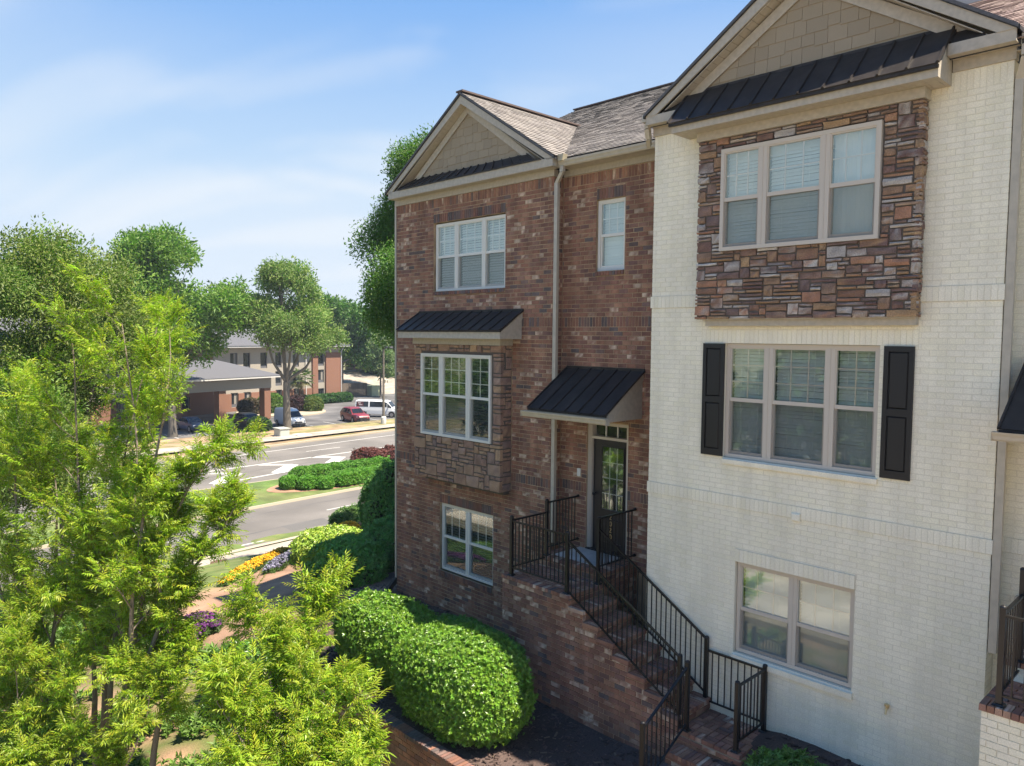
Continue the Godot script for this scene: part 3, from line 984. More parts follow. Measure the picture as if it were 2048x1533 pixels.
# a metal awning on a boxed frame: eave at (ye, ze), top at (yt, zt)
func awning(h: Node, xa: float, xb: float, ye: float, ze: float, yt: float, zt: float, k: int, fas: float, ybot: float) -> void:
	metal_roof(h, Vector3(xa, ye, ze), Vector3(xb, ye, ze), Vector3(xb, yt, zt), Vector3(xa, yt, zt), k)
	one_box(h, "roof_flashing", Vector3(xa, yt - 0.01, zt - 0.006), Vector3(xb, yt + 0.05, zt + 0.016), M.metal_roof)
	one_box(h, "drip_edge", Vector3(xa, ye - 0.035, ze - 0.03), Vector3(xb, ye - 0.008, ze + 0.006), M.metal_roof)
	one_box(h, "awning_fascia", Vector3(xa + 0.02, ye - fas - 0.005, ze - 0.045), Vector3(xb - 0.02, ye - 0.037, ze - 0.02), M.taupe)
	one_box(h, "awning_soffit", Vector3(xa + 0.05, ybot, zt), Vector3(xb - 0.05, ybot + 0.015, ze - 0.048), M.taupe)
	var sl := (yt - ye) / (zt - ze)
	for s in 2:
		var x := xa + 0.02 if s == 0 else xb - 0.05
		var m := MB.new()
		m.prism([Vector3(x, ye - fas, ze - 0.046), Vector3(x, ye - fas + 0.0, ze - 0.24), Vector3(x, yt - 0.16, zt), Vector3(x, yt - 0.02, zt), Vector3(x, ye - 0.03, ze - 0.046)], Vector3(0.03, 0, 0))
		part(h, "barge_board", m, M.taupe)
		var w := MB.new()
		var xi := x + 0.012 if s == 0 else x - 0.012
		w.prism([Vector3(xi, ybot, ze - 0.24), Vector3(xi, ybot, zt), Vector3(xi, yt - 0.1, zt), Vector3(xi, ye - 0.1, ze - 0.24)], Vector3(0.02, 0, 0))
		part(h, "awning_cheek", w, M.taupe)

func door(h: Node) -> void:
	var z := -1.12
	var wood := MB.new()
	for k in 3:
		wood.box(Vector3(-9.605 + k * 0.022, -4.15, z - 0.08), Vector3(-9.587 + k * 0.022, -1.64, -1.03 - k * 0.012))
	wood.box(Vector3(-9.545, -4.15, z - 0.08), Vector3(-9.535, -1.64, -1.075))
	wood.box(Vector3(-8.68, -4.15, z - 0.08), Vector3(-8.622, -1.64, -1.04))
	wood.box(Vector3(-9.535, -1.70, z - 0.08), Vector3(-8.68, -1.64, -1.04))
	wood.box(Vector3(-9.535, -1.975, z - 0.08), Vector3(-8.68, -1.925, -1.06))
	part(h, "door_frame", wood, M.frame_taupe)
	var d := Node3D.new()
	d.name = "door"
	h.add_child(d)
	var at := Vector3(-9.53, -4.13, z)
	d.position = at - base_of[h]
	base_of[d] = at
	d.set_meta("label", "black front door with a gridded window and a vertical house number")
	var s := MB.new()
	wall_slab(s, [-9.53, -4.13, -8.685, -1.98], [[-9.33, -3.33, -8.80, -2.12]], z - 0.045, z)
	part(d, "door_leaf", s, M.door)
	for x in [-9.31, -9.045]:
		var p := MB.new()
		p.cbox(Vector3(x, -3.98, z - 0.01), Vector3(x + 0.225, -3.5, z + 0.022), 0.025)
		part(d, "door_panel", p, M.door)
	var bead := MB.new()
	for q in [[-9.35, -3.35, -9.33, -2.10], [-8.80, -3.35, -8.78, -2.10], [-9.33, -3.35, -8.80, -3.33], [-9.33, -2.12, -8.80, -2.10]]:
		bead.box(Vector3(q[0], q[1], z), Vector3(q[2], q[3], z + 0.018))
	part(d, "glass_bead", bead, M.door)
	var g := MB.new()
	for k in 2:
		g.quad(Vector3(-9.33, -3.33, z - 0.02 - k * 0.012), Vector3(-8.80, -3.33, z - 0.02 - k * 0.012), Vector3(-8.80, -2.12, z - 0.02 - k * 0.012), Vector3(-9.33, -2.12, z - 0.02 - k * 0.012))
	part(d, "pane", g, M.pane)
	g = MB.new()
	g.quad(Vector3(-9.33, -3.33, z - 0.006), Vector3(-8.80, -3.33, z - 0.006), Vector3(-8.80, -2.12, z - 0.006), Vector3(-9.33, -2.12, z - 0.006))
	part(d, "storm_pane", g, M.door_pane)
	for k in [1, 2]:
		var x: float = lerpf(-9.33, -8.80, k / 3.0)
		one_box(d, "muntin", Vector3(x - 0.009, -3.33, z - 0.031), Vector3(x + 0.009, -2.12, z - 0.021), M.trim_white)
	for k in [1, 2, 3]:
		var y: float = lerpf(-3.33, -2.12, k / 4.0)
		one_box(d, "muntin", Vector3(-9.33, y - 0.009, z - 0.030), Vector3(-8.80, y + 0.009, z - 0.022), M.trim_white)
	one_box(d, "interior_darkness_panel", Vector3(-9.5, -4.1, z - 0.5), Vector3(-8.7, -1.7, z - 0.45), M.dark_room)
	var kn := MB.new()
	kn.cyl(Vector3(-9.47, -3.05, z), Vector3(-9.47, -3.05, z + 0.05), 0.02, 10)
	kn.lathe(Vector3(-9.47, -3.09, z + 0.06), [Vector2(0.001, 0), Vector2(0.025, 0.01), Vector2(0.032, 0.035), Vector2(0.025, 0.06), Vector2(0.001, 0.07)], 12)
	part(d, "door_knob", kn, M.black_metal)
	var digits := "2020"
	for i in 4:
		var t := TextMesh.new()
		t.text = digits[i]
		var sf := SystemFont.new()
		sf.font_names = PackedStringArray(["Droid Sans"])
		t.font = sf
		t.font_size = 32
		t.pixel_size = 0.0038
		t.depth = 0.008
		var o := place(d, "house_number", t, M.brass)
		o.position = Vector3(-9.075, -3.47 - i * 0.125, z + 0.024) - at
	var tr := MB.new()
	tr.quad(Vector3(-9.53, -1.92, z - 0.02), Vector3(-8.68, -1.92, z - 0.02), Vector3(-8.68, -1.70, z - 0.02), Vector3(-9.53, -1.70, z - 0.02))
	part(h, "transom_pane", tr, M.pane)
	for k in [1, 2]:
		var x: float = lerpf(-9.53, -8.68, k / 3.0)
		one_box(h, "transom_bar", Vector3(x - 0.01, -1.925, z - 0.03), Vector3(x + 0.01, -1.70, z - 0.005), M.trim_white)
	one_box(h, "threshold", Vector3(-9.6, -4.19, z - 0.2), Vector3(-8.62, -4.13, -0.98), M.black_metal)
	one_box(h, "doorbell", Vector3(-9.83, -2.745, -1.0), Vector3(-9.75, -2.595, -0.97), M.trim_white)
	awning(h, -10.15, -8.27, -1.36, 0.11, -0.63, -0.995, 6, 0.13, -1.49)
	gutter(h, -10.26, -8.2, -1.52, 0.09, 0.11)

# ---------------------------------------------------------------- the white townhouse
func white_house() -> void:
	var h := thing("white_townhouse", Vector3(-4.95, -6.0, 0), "white painted brick townhouse with a stone faced bay and black shutters, on the right", "townhouse")
	var x0 := -7.435
	var x1 := -2.46
	var zr := -0.28
	var x2 := 2.4
	var holes := [[-6.075, -1.82, -3.825, -0.085], [-5.81, -4.78, -4.03, -3.375], [-6.0, 1.4, -3.9, 2.6]]
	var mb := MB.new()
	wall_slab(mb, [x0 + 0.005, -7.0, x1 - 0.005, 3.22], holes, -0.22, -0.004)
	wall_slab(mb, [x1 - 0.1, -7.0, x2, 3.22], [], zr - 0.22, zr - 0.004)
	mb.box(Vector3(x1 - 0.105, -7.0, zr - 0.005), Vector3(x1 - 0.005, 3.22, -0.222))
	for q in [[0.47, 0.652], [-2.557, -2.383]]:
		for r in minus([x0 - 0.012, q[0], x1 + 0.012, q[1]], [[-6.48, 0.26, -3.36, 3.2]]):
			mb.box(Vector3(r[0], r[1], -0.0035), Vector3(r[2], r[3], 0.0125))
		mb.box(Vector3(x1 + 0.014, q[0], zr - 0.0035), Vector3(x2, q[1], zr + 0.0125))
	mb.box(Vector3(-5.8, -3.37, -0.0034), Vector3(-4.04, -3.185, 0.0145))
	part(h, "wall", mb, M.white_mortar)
	var shell := MB.new()
	shell.box(Vector3(x0 + 0.005, -7.0, -12.0), Vector3(x0 + 0.2, 3.3, -0.222))
	shell.box(Vector3(x0, -7.0, -12.2), Vector3(x2, 3.3, -12.0))
	shell.box(Vector3(x2, -7.0, -12.2), Vector3(x2 + 0.2, 3.3, zr - 0.22))
	shell.box(Vector3(x0 + 0.2, -7.0, -1.6), Vector3(x2, 3.3, -1.5))
	shell.box(Vector3(x0 + 0.2, 3.2, -12.0), Vector3(x2, 3.3, -0.6))
	for fy in [0.3, -2.6]:
		shell.box(Vector3(x0 + 0.2, fy, -1.5), Vector3(x2, fy + 0.2, -0.55))
	part(h, "inner_wall", shell, M.dark_room)
	var L := []
	var C := 0.0749
	var J := 0.005
	var O := Vector3.ZERO
	var OR := Vector3(0, 0, zr)
	var bay := [-6.48, 0.26, -3.36, 3.2]
	var cut := [[-6.075, -1.90, -3.825, -0.085], [-5.81, -4.87, -4.03, -3.18], bay, [-6.48, -0.085, -3.36, 0.12]]
	for b in [[0.655, 2.977], [-2.38, 0.467], [-6.6, -2.56]]:
		var row: float = b[0] if b[0] > -3 else -2.56 - 60 * C
		bond(L, O, EX, EY, [x0, b[0], x1, b[1]], cut, 0.197, C, J, 0.02, row)
		bond(L, OR, EX, EY, [x1, b[0], x2, b[1]], [[-2.4, -6.6, 2.4, -3.8], [-1.3, -3.7, -0.2, -1.2]], 0.197, C, J, 0.06, row)
		bond(L, Vector3(x1, 0, 0), -EZ, EY, [0.0, b[0], 0.28, b[1]], [], 0.197, C, J, 0.08, row)
	for q in [[2.977, 3.215], [0.467, 0.655], [-2.56, -2.38]]:
		var pr: float = 0.016 if q[0] < 2 else 0.0
		for p in minus([x0 - pr, q[0], x1 + pr, q[1]], [bay]):
			soldiers(L, O, EX, EY, p, 0.072, 0.002, pr)
		soldiers(L, OR, EX, EY, [x1, q[0], x2, q[1]], 0.072, 0.002, pr)
	soldiers(L, O, EX, EY, [-6.48, -0.085, -3.36, 0.12], 0.072, 0.005, 0.0)
	soldiers(L, O, EX, EY, [-5.81, -3.375, -4.03, -3.18], 0.072, 0.004, 0.018)
	lay_bricks(h, L, M.white_brick, true, 0.0075)
	# sills of painted rowlock
	for q in [[-6.06, -1.905, -3.79, -1.825], [-5.815, -4.885, -4.005, -4.79]]:
		var k := int((q[2] - q[0]) / 0.19)
		for i in k:
			var s := MB.new()
			var xa: float = lerpf(q[0], q[2], float(i) / k)
			var xb: float = lerpf(q[0], q[2], float(i + 1) / k) - 0.001
			var e := rng.randf_range(-0.003, 0.003)
			s.hexa([Vector3(xa, q[1], 0.045 + e), Vector3(xb, q[1], 0.045 + e), Vector3(xb, q[3] - 0.012, 0.05 + e), Vector3(xa, q[3] - 0.012, 0.05 + e), Vector3(xa, q[1], -0.15), Vector3(xb, q[1], -0.15), Vector3(xb, q[3] + 0.015, -0.15), Vector3(xa, q[3] + 0.015, -0.15)])
			part(h, "sill_brick", s, M.white_brick)
	window(h, [-6.07, -1.815, -3.83, -0.09], -0.05, [[0.57, 2, 3], [0.79, 3, 3], [0.55, 2, 3]], M.frame_taupe, {"rail": 0.51, "mull": 0.13, "tilt": 1.0, "step": 0.05})
	window(h, [-5.8, -4.77, -4.04, -3.38], -0.06, [[1, 3, 2], [1, 3, 2]], M.frame_taupe, {"rail": 0.48, "mull": 0.115, "tilt": 0.95, "step": 0.05})
	shutter(h, -6.435, -6.07)
	shutter(h, -3.762, -3.395)

	# stone bay
	var z := 0.22
	var core := MB.new()
	wall_slab(core, [-6.47, 0.29, -3.37, 3.05], [[-6.08, 1.3, -3.83, 2.74]], -0.004, z - 0.045)
	part(h, "bay_core", core, M.stone_core)
	var tones := [Color(0.32, 0.20, 0.115), Color(0.27, 0.17, 0.11), Color(0.36, 0.235, 0.13), Color(0.19, 0.125, 0.108), Color(0.23, 0.15, 0.12), Color(0.165, 0.115, 0.105), Color(0.42, 0.385, 0.355), Color(0.52, 0.475, 0.43), Color(0.38, 0.35, 0.33), Color(0.36, 0.19, 0.12), Color(0.22, 0.125, 0.085), Color(0.17, 0.10, 0.085), Color(0.31, 0.21, 0.13)]
	lay_stones(h, Vector3(-6.5, 0.27, z - 0.015), EX, EY, Vector2(3.17, 2.66), [[0.41, 1.0, 2.68, 2.49]], tones, Vector2(3, 7), 0.053, 0.09)
	lay_stones(h, Vector3(-3.34, 0.27, z - 0.02), -EZ, EY, Vector2(0.2, 2.66), [], tones, Vector2(2, 3), 0.0605, 0.07)
	window(h, [-6.085, 1.275, -3.82, 2.755], z + 0.015, [[0.57, 3, 2], [0.80, 3, 2], [0.62, 3, 2]], M.frame_taupe, {"rail": 0.5, "mull": 0.125, "tilt": 1.15, "step": 0.05, "cloth": [2]})
	one_box(h, "bay_frieze", Vector3(-6.51, 2.93, 0.0), Vector3(-3.33, 3.06, z + 0.015), M.taupe)
	one_box(h, "bay_base", Vector3(-6.36, 0.175, 0.0), Vector3(-3.37, 0.268, 0.11), M.taupe)
	one_box(h, "bay_floor", Vector3(-6.47, 0.268, 0.0), Vector3(-3.36, 0.285, z - 0.05), M.taupe)
	var tp: Material = M.taupe
	one_box(h, "bay_fascia", Vector3(-6.78, 3.06, 0.47), Vector3(-3.11, 3.175, 0.5), tp)
	var sx := -6.76
	while sx < -3.14:
		one_box(h, "soffit_plank", Vector3(sx, 3.062, 0.0), Vector3(minf(sx + 0.12, -3.13), 3.074, 0.468), tp)
		sx += 0.124
	for x in [-6.78, -3.14]:
		var m := MB.new()
		m.prism([Vector3(x, 3.06, 0.469), Vector3(x, 3.06, 0.0), Vector3(x, 3.66, 0.02), Vector3(x, 3.66, 0.06), Vector3(x, 3.175, 0.469)], Vector3(0.03, 0, 0))
		part(h, "bay_barge_board", m, tp)
	metal_roof(h, Vector3(-6.81, 3.20, 0.555), Vector3(-3.10, 3.20, 0.555), Vector3(-3.10, 3.745, 0.015), Vector3(-6.81, 3.745, 0.015), 11)
	one_box(h, "roof_flashing", Vector3(-6.6, 3.73, 0.005), Vector3(-3.24, 3.775, 0.03), M.metal_roof)
	one_box(h, "drip_edge", Vector3(-6.81, 3.155, 0.505), Vector3(-3.10, 3.196, 0.545), M.metal_roof)
	metal_roof(h, Vector3(-7.12, 3.50, 0.21), Vector3(-6.83, 3.50, 0.21), Vector3(-6.83, 3.69, 0.02), Vector3(-6.9, 3.69, 0.02), 1)
	metal_roof(h, Vector3(-3.08, 3.50, 0.21), Vector3(-2.72, 3.50, 0.21), Vector3(-2.95, 3.69, 0.02), Vector3(-3.08, 3.69, 0.02), 1)

	# eaves and gable
	one_box(h, "frieze_board", Vector3(x0 - 0.02, 3.217, -0.1), Vector3(-6.79, 3.355, 0.022), tp)
	one_box(h, "frieze_board", Vector3(-3.10, 3.217, -0.1), Vector3(x1 + 0.02, 3.355, 0.022), tp)
	for q in [[-7.45, -6.79], [-3.10, -2.40]]:
		one_box(h, "fascia", Vector3(q[0], 3.355, 0.21), Vector3(q[1], 3.49, 0.24), tp)
		sx = q[0]
		while sx < q[1] - 0.02:
			one_box(h, "soffit_plank", Vector3(sx, 3.355, 0.0), Vector3(minf(sx + 0.12, q[1]), 3.367, 0.208), tp)
			sx += 0.124
	gable(h, -4.92, 5.22, -7.46, -2.38, 3.52, 0.25, 0.0, PackedVector2Array([Vector2(-6.72, 3.62), Vector2(-3.12, 3.62), Vector2(-4.92, 4.745)]))
	var dk := MB.new()
	dk.hexa([Vector3(-2.36, 3.51, 0.27), Vector3(-2.36, 3.51, -4.6), Vector3(-4.92, 5.22, -4.6), Vector3(-4.92, 5.22, 0.27), Vector3(-2.36, 3.46, 0.27), Vector3(-2.36, 3.46, -4.6), Vector3(-4.92, 5.17, -4.6), Vector3(-4.92, 5.17, 0.27)])
	dk.hexa([Vector3(-7.48, 3.51, -4.6), Vector3(-7.48, 3.51, 0.27), Vector3(-4.92, 5.22, 0.27), Vector3(-4.92, 5.22, -4.6), Vector3(-7.48, 3.46, -4.6), Vector3(-7.48, 3.46, 0.27), Vector3(-4.92, 5.17, 0.27), Vector3(-4.92, 5.17, -4.6)])
	part(h, "gable_roof_deck", dk, M.trim_black)
	var dk2 := MB.new()
	dk2.hexa([Vector3(x0, 3.39, 0.13), Vector3(x2, 3.39, 0.13), Vector3(x2, 6.93, -6.95), Vector3(x0, 6.93, -6.95), Vector3(x0, 3.34, 0.11), Vector3(x2, 3.34, 0.11), Vector3(x2, 6.88, -6.95), Vector3(x0, 6.88, -6.95)])
	dk2.hexa([Vector3(x2, 4.3, -12.3), Vector3(x0, 4.3, -12.3), Vector3(x0, 6.93, -6.95), Vector3(x2, 6.93, -6.95), Vector3(x2, 4.25, -12.3), Vector3(x0, 4.25, -12.3), Vector3(x0, 6.88, -6.95), Vector3(x2, 6.88, -6.95)])
	part(h, "main_roof_deck", dk2, M.trim_black)
	var tones2 := [Color(0.440, 0.320, 0.272), Color(0.408, 0.296, 0.256), Color(0.464, 0.344, 0.288), Color(0.376, 0.272, 0.240)]
	shingles(h, Vector3(-2.9, 3.40, 0.15), Vector3(-1.9, 3.40, 0.15), Vector3(0, 0.5, -1), PackedVector2Array([Vector2(0.3, 0), Vector2(4.4, 0), Vector2(4.4, 5.0), Vector2(-1.6, 5.0), Vector2(-0.6, 2.2)]), 0.14, tones2)
	one_box(h, "soffit", Vector3(x1 + 0.02, 3.30, zr), Vector3(x2, 3.312, 0.02), tp)
	one_box(h, "fascia", Vector3(-2.39, 3.30, 0.0), Vector3(x2, 3.39, 0.03), tp)
	gutter(h, -2.37, x2, 3.33, 0.03)
	one_box(h, "frieze_board", Vector3(x1 + 0.02, 3.217, zr - 0.1), Vector3(x2, 3.30, zr + 0.022), tp)
	pipe(h, "downspout", [Vector3(-2.33, 3.34, 0.08), Vector3(-2.33, 3.22, 0.08), Vector3(-2.405, 3.0, -0.04), Vector3(-2.405, -3.75, -0.04)], 0.085, 0.075, M.gutter)
	pipe(h, "downspout_elbow", [Vector3(-7.49, 3.46, 0.12), Vector3(-7.5, 3.34, 0.12), Vector3(-7.53, 3.2, 0.04), Vector3(-7.62, 3.12, -0.1)], 0.08, 0.07, M.gutter)
	one_box(h, "gutter_end", Vector3(-7.54, 3.42, 0.05), Vector3(-7.465, 3.54, 0.22), M.gutter)
	# small things on the wall
	var vt := MB.new()
	vt.cbox(Vector3(-4.935, -2.585, 0.0), Vector3(-4.81, -2.475, 0.055), 0.012)
	part(h, "wall_vent", vt, M.white_brick)
	var sp := MB.new()
	sp.cyl(Vector3(-3.55, -4.83, -0.01), Vector3(-3.55, -4.83, 0.07), 0.018, 8)
	sp.cyl(Vector3(-3.55, -4.83, 0.06), Vector3(-3.55, -4.90, 0.09), 0.014, 8)
	sp.cyl(Vector3(-3.55, -4.80, 0.05), Vector3(-3.55, -4.775, 0.05), 0.032, 10)
	part(h, "hose_tap", sp, M.brass)
	var lm := MB.new()
	lm.box(Vector3(-2.24, -3.10, zr), Vector3(-2.14, -3.06, zr + 0.12))
	lm.box(Vector3(-2.23, -3.3, zr), Vector3(-2.15, -3.1, zr + 0.05))
	part(h, "outlet_cover", lm, M.gutter)
	awning(h, -2.25, 0.2, -0.965, 0.83, -0.23, -0.275, 6, 0.13, -1.09)
	gutter(h, -2.30, 0.3, -1.095, 0.80, 0.10)

func shutter(h: Node, xa: float, xb: float) -> void:
	var ya := -1.805
	var yb := -0.09
	var s := MB.new()
	wall_slab(s, [xa, ya, xb, yb], [[xa + 0.06, ya + 0.1, xb - 0.06, -0.99], [xa + 0.06, -0.9, xb - 0.06, yb - 0.07]], 0.002, 0.035)
	s.box(Vector3(xa + 0.055, ya + 0.09, 0.004), Vector3(xb - 0.055, yb - 0.06, 0.016))
	var w := MB.new()
	part(h, "shutter", s, M.shutter)
	for q in [[ya + 0.1, -0.99], [-0.9, yb - 0.07]]:
		w = MB.new()
		w.cbox(Vector3(xa + 0.066, q[0] + 0.006, 0.016), Vector3(xb - 0.066, q[1] - 0.006, 0.034), 0.017)
		part(h, "shutter_panel", w, M.shutter)


# ---------------------------------------------------------------- stairs and railings
const TX := -8.36
const RUN := 0.3125
const RISE := 0.18125

func brick_stairs() -> void:
	var s := thing("brick_staircase", Vector3(-8.0, -6.6, 0.45), "red brick stoop with a straight flight of brick stairs up to the black front door", "staircase")
	var mb := MB.new()
	var q := 0.012
	mb.box(Vector3(-9.96 + q, -7.3, -0.98), Vector3(TX - q, -4.225, -0.06 - q))
	mb.box(Vector3(-9.98 + q, -7.3, -0.06 - q), Vector3(TX - q, -4.415, 0.9 - q))
	for k in range(1, 8):
		mb.box(Vector3(TX + RUN * (k - 1) - q, -7.3, 0.01), Vector3(TX + RUN * k - q, -4.415 - RISE * k, 0.9 - q))
	mb.box(Vector3(TX + RUN * 7 - q, -7.3, 0.01), Vector3(-5.12 - q, -5.865, 0.95 - q))
	for k in 2:
		mb.box(Vector3(-6.15 + q, -7.3, 0.95 + 0.31 * k - q), Vector3(-5.2 - q, -6.045 - RISE * k, 1.26 + 0.31 * k - q))
	part(s, "stair_core", mb, M.mortar)
	var L := []
	var C := 0.0845
	var F := Vector3(0, 0, 0.9)
	var R0 := -4.35 - 0.065 - C * 40
	var above := []
	for k in range(1, 8):
		above.append([TX + RUN * (k - 1), -4.415 - RISE * k, TX + RUN * k, 0.0])
	bond(L, F, EX, EY, [-9.98, -7.2, TX + RUN * 7, -4.415], above, 0.212, C, 0.010, 0.05, R0)
	for k in range(1, 8):
		bond(L, Vector3(TX + RUN * (k - 1), 0, 0), -EZ, EY, [-0.9, -4.35 - RISE * k, 0.0, -4.415 - RISE * (k - 1)], [], 0.212, C, 0.010, 0.03, -4.35 - RISE * k)
	bond(L, Vector3(TX + RUN * 7, 0, 0), -EZ, EY, [-0.9, -5.80, 0.0, -5.68], [], 0.212, C, 0.010, 0.03, -5.80)
	bond(L, Vector3(TX, 0, 0), -EZ, EY, [0.06, -7.2, 1.0, -4.225], [], 0.212, C, 0.010, 0.06, R0)
	bond(L, Vector3(0, 0, -0.06), EX, EY, [-9.96, -4.35, TX, -4.225], [], 0.212, C, 0.010, 0.0, -4.35)
	bond(L, Vector3(0, 0, 0.95), EX, EY, [TX + RUN * 7, -7.2, -5.12, -5.865], [], 0.212, C, 0.010, 0.0, R0)
	bond(L, Vector3(-5.12, 0, 0), -EZ, EY, [-0.95, -7.2, 0.0, -5.865], [], 0.212, C, 0.010, 0.0, R0)
	for k in 2:
		bond(L, Vector3(0, 0, 1.26 + 0.31 * k), EX, EY, [-6.15, -7.2, -5.2, -6.045 - RISE * k], [], 0.212, C, 0.010, 0.0, R0)
		bond(L, Vector3(-5.2, 0, 0), -EZ, EY, [-1.26 - 0.31 * k, -7.2, -0.95 - 0.31 * k, -6.045 - RISE * k], [], 0.212, C, 0.010, 0.0, R0)
	# old paint runs of lime stand on a few joints
	lay_bricks(s, L, M.brick, false, 0.012)
	var T := []
	var V := -EZ
	for k in range(1, 8):
		var y := -4.35 - RISE * k
		for i in 13:
			add_brick(T, Vector3(TX + RUN * (k - 0.5) + 0.012, y, 0.92 - 0.0708 * (i + 0.5)), EX, V, RUN + 0.02, 0.0635)
	# landing: rowlock border and a field of stretchers
	bond(T, Vector3(0, -4.35, 0), EX, V, [-9.99, -0.71, TX - 0.19, 0.05], [], 0.212, 0.0845, 0.008, 0.0, 0.0)
	for i in 22:
		add_brick(T, Vector3(-9.99 + 0.0725 * (i + 0.5), -4.35, 0.815), EX, V, 0.066, 0.2)
	for i in 14:
		add_brick(T, Vector3(TX - 0.09, -4.35, 0.92 - 0.0708 * (i + 0.5)), EX, V, 0.205, 0.0635)
	# upper platform
	for i in 22:
		add_brick(T, Vector3(-9.95 + 0.0725 * (i + 0.5), -4.16, -0.135), EX, V, 0.066, 0.19)
	bond(T, Vector3(0, -4.16, 0), EX, V, [-9.96, 0.235, -9.755, 1.0], [], 0.212, 0.0845, 0.008, 0.0, 0.0)
	bond(T, Vector3(0, -4.16, 0), EX, V, [-8.715, 0.235, TX + 0.01, 1.0], [], 0.212, 0.0845, 0.008, 0.0, 0.0)
	# lower landing, herringbone-like field in alternating pairs
	var yl := -5.80
	for i in 5:
		for j in 5:
			var cx := -6.17 + 0.205 * (i + 0.5)
			var cz := 0.93 - 0.185 * (j + 0.5)
			for b in 2:
				if (i + j) % 2 == 0:
					add_brick(T, Vector3(cx, yl, cz + (b - 0.5) * 0.092), EX, V, 0.196, 0.084)
				else:
					add_brick(T, Vector3(cx + (b - 0.5) * 0.1, yl, cz), EX, V, 0.092, 0.176)
	for k in 2:
		for i in 13:
			add_brick(T, Vector3(-6.14 + 0.0725 * (i + 0.5), -5.98 - RISE * k, 1.105 + 0.31 * k + 0.012), EX, V, 0.066, 0.325)
	lay_bricks(s, T, M.brick, false, 0.06, "tread_brick")
	one_box(s, "concrete_pad", Vector3(-9.75, -4.2, -0.995), Vector3(-8.72, -4.152, -0.24), M.concrete)

	# the railings
	var a := railing("black iron railing along the left end of the brick stoop, beside the downspout", Vector3(-9.81, -4.35, 0.83))
	post(a, Vector3(-9.81, -4.35, 0.833), 1.10)
	post(a, Vector3(-9.81, -4.16, -0.092), 1.08)
	rails(a, Vector3(-9.81, -3.332, 0.833), Vector3(-9.81, -3.332, -0.092), -0.86, 9)
	rails(a, Vector3(-9.81, -3.145, -0.092), Vector3(-9.81, -3.145, -0.985), -0.86, 9)
	flange(a, Vector3(-9.81, -3.145, -0.985))
	flange(a, Vector3(-9.81, -4.0, -0.985))
	var b := railing("black iron railing along the stoop front and down the near side of the stairs", Vector3(-8.45, -4.35, 0.83))
	post(b, Vector3(-8.46, -4.35, 0.833), 1.07)
	rails(b, Vector3(-9.81, -3.345, 0.833), Vector3(-8.46, -3.345, 0.833), -0.86, 13)
	post(b, Vector3(-6.20, -5.80, 0.84), 1.11)
	rails(b, Vector3(-8.46, -3.43, 0.833), Vector3(-6.20, -4.745, 0.838), -0.86, 22)
	var c := railing("black iron railing down the far side of the stairs, against the white brick wall", Vector3(-8.42, -4.35, 0.06))
	post(c, Vector3(-8.42, -4.35, 0.058), 1.20)
	rails(c, Vector3(-8.42, -3.178, 0.058), Vector3(-8.42, -3.178, -0.985), -0.86, 10)
	flange(c, Vector3(-8.42, -3.178, -0.985))
	flange(c, Vector3(-8.42, -4.04, -0.985))
	post(c, Vector3(-6.23, -5.80, 0.058), 1.16)
	rails(c, Vector3(-8.42, -3.36, 0.058), Vector3(-6.23, -4.69, 0.058), -0.86, 22)
	var d := railing("low black iron railing around the two outer sides of the lower brick landing", Vector3(-5.25, -5.80, 0.05))
	post(d, Vector3(-5.25, -5.80, 0.058), 1.02)
	post(d, Vector3(-5.25, -5.80, 0.85), 1.02)
	rails(d, Vector3(-6.23, -4.86, 0.058), Vector3(-5.25, -4.86, 0.058), -0.80, 8)
	rails(d, Vector3(-5.25, -4.86, 0.058), Vector3(-5.25, -4.86, 0.85), -0.80, 7)
	var e := railing("short sloping black iron railing at the foot of the brick stairs", Vector3(-6.05, -5.80, 0.86))
	post(e, Vector3(-6.05, -5.80, 0.86), 1.06)
	post(e, Vector3(-6.05, -6.34, 1.95), 1.06)
	rails(e, Vector3(-6.05, -4.83, 0.86), Vector3(-6.05, -5.38, 1.95), -0.86, 9)

func railing(label: String, at: Vector3) -> Node3D:
	return thing("stair_railing", at, label, "railing")

func post(r: Node, foot: Vector3, h: float) -> void:
	var m := MB.new()
	var w := 0.028
	m.box(foot + Vector3(-w, 0.012, -w), foot + Vector3(w, h - 0.03, w))
	m.hexa([foot + Vector3(-0.055, 0.012, 0.055), foot + Vector3(0.055, 0.012, 0.055), foot + Vector3(0.045, 0.024, 0.045), foot + Vector3(-0.045, 0.024, 0.045),
		foot + Vector3(-0.055, 0.012, -0.055), foot + Vector3(0.055, 0.012, -0.055), foot + Vector3(0.045, 0.024, -0.045), foot + Vector3(-0.045, 0.024, -0.045)])
	m.box(foot + Vector3(-0.055, 0.0, -0.055), foot + Vector3(0.055, 0.012, 0.055))
	m.lathe(foot + Vector3(0, h - 0.03, 0), [Vector2(0.036, 0), Vector2(0.037, 0.012), Vector2(0.03, 0.024), Vector2(0.016, 0.032), Vector2(0.0005, 0.035)], 10)
	part(r, "post", m, M.black_metal)

func flange(r: Node, at: Vector3) -> void:
	var m := MB.new()
	m.cyl(at + Vector3(0, 0, -0.012), at + Vector3(0, 0, 0.012), 0.03, 10)
	m.cyl(at, at + Vector3(0, 0, 0.035), 0.022, 10)
	part(r, "wall_bracket", m, M.black_metal)

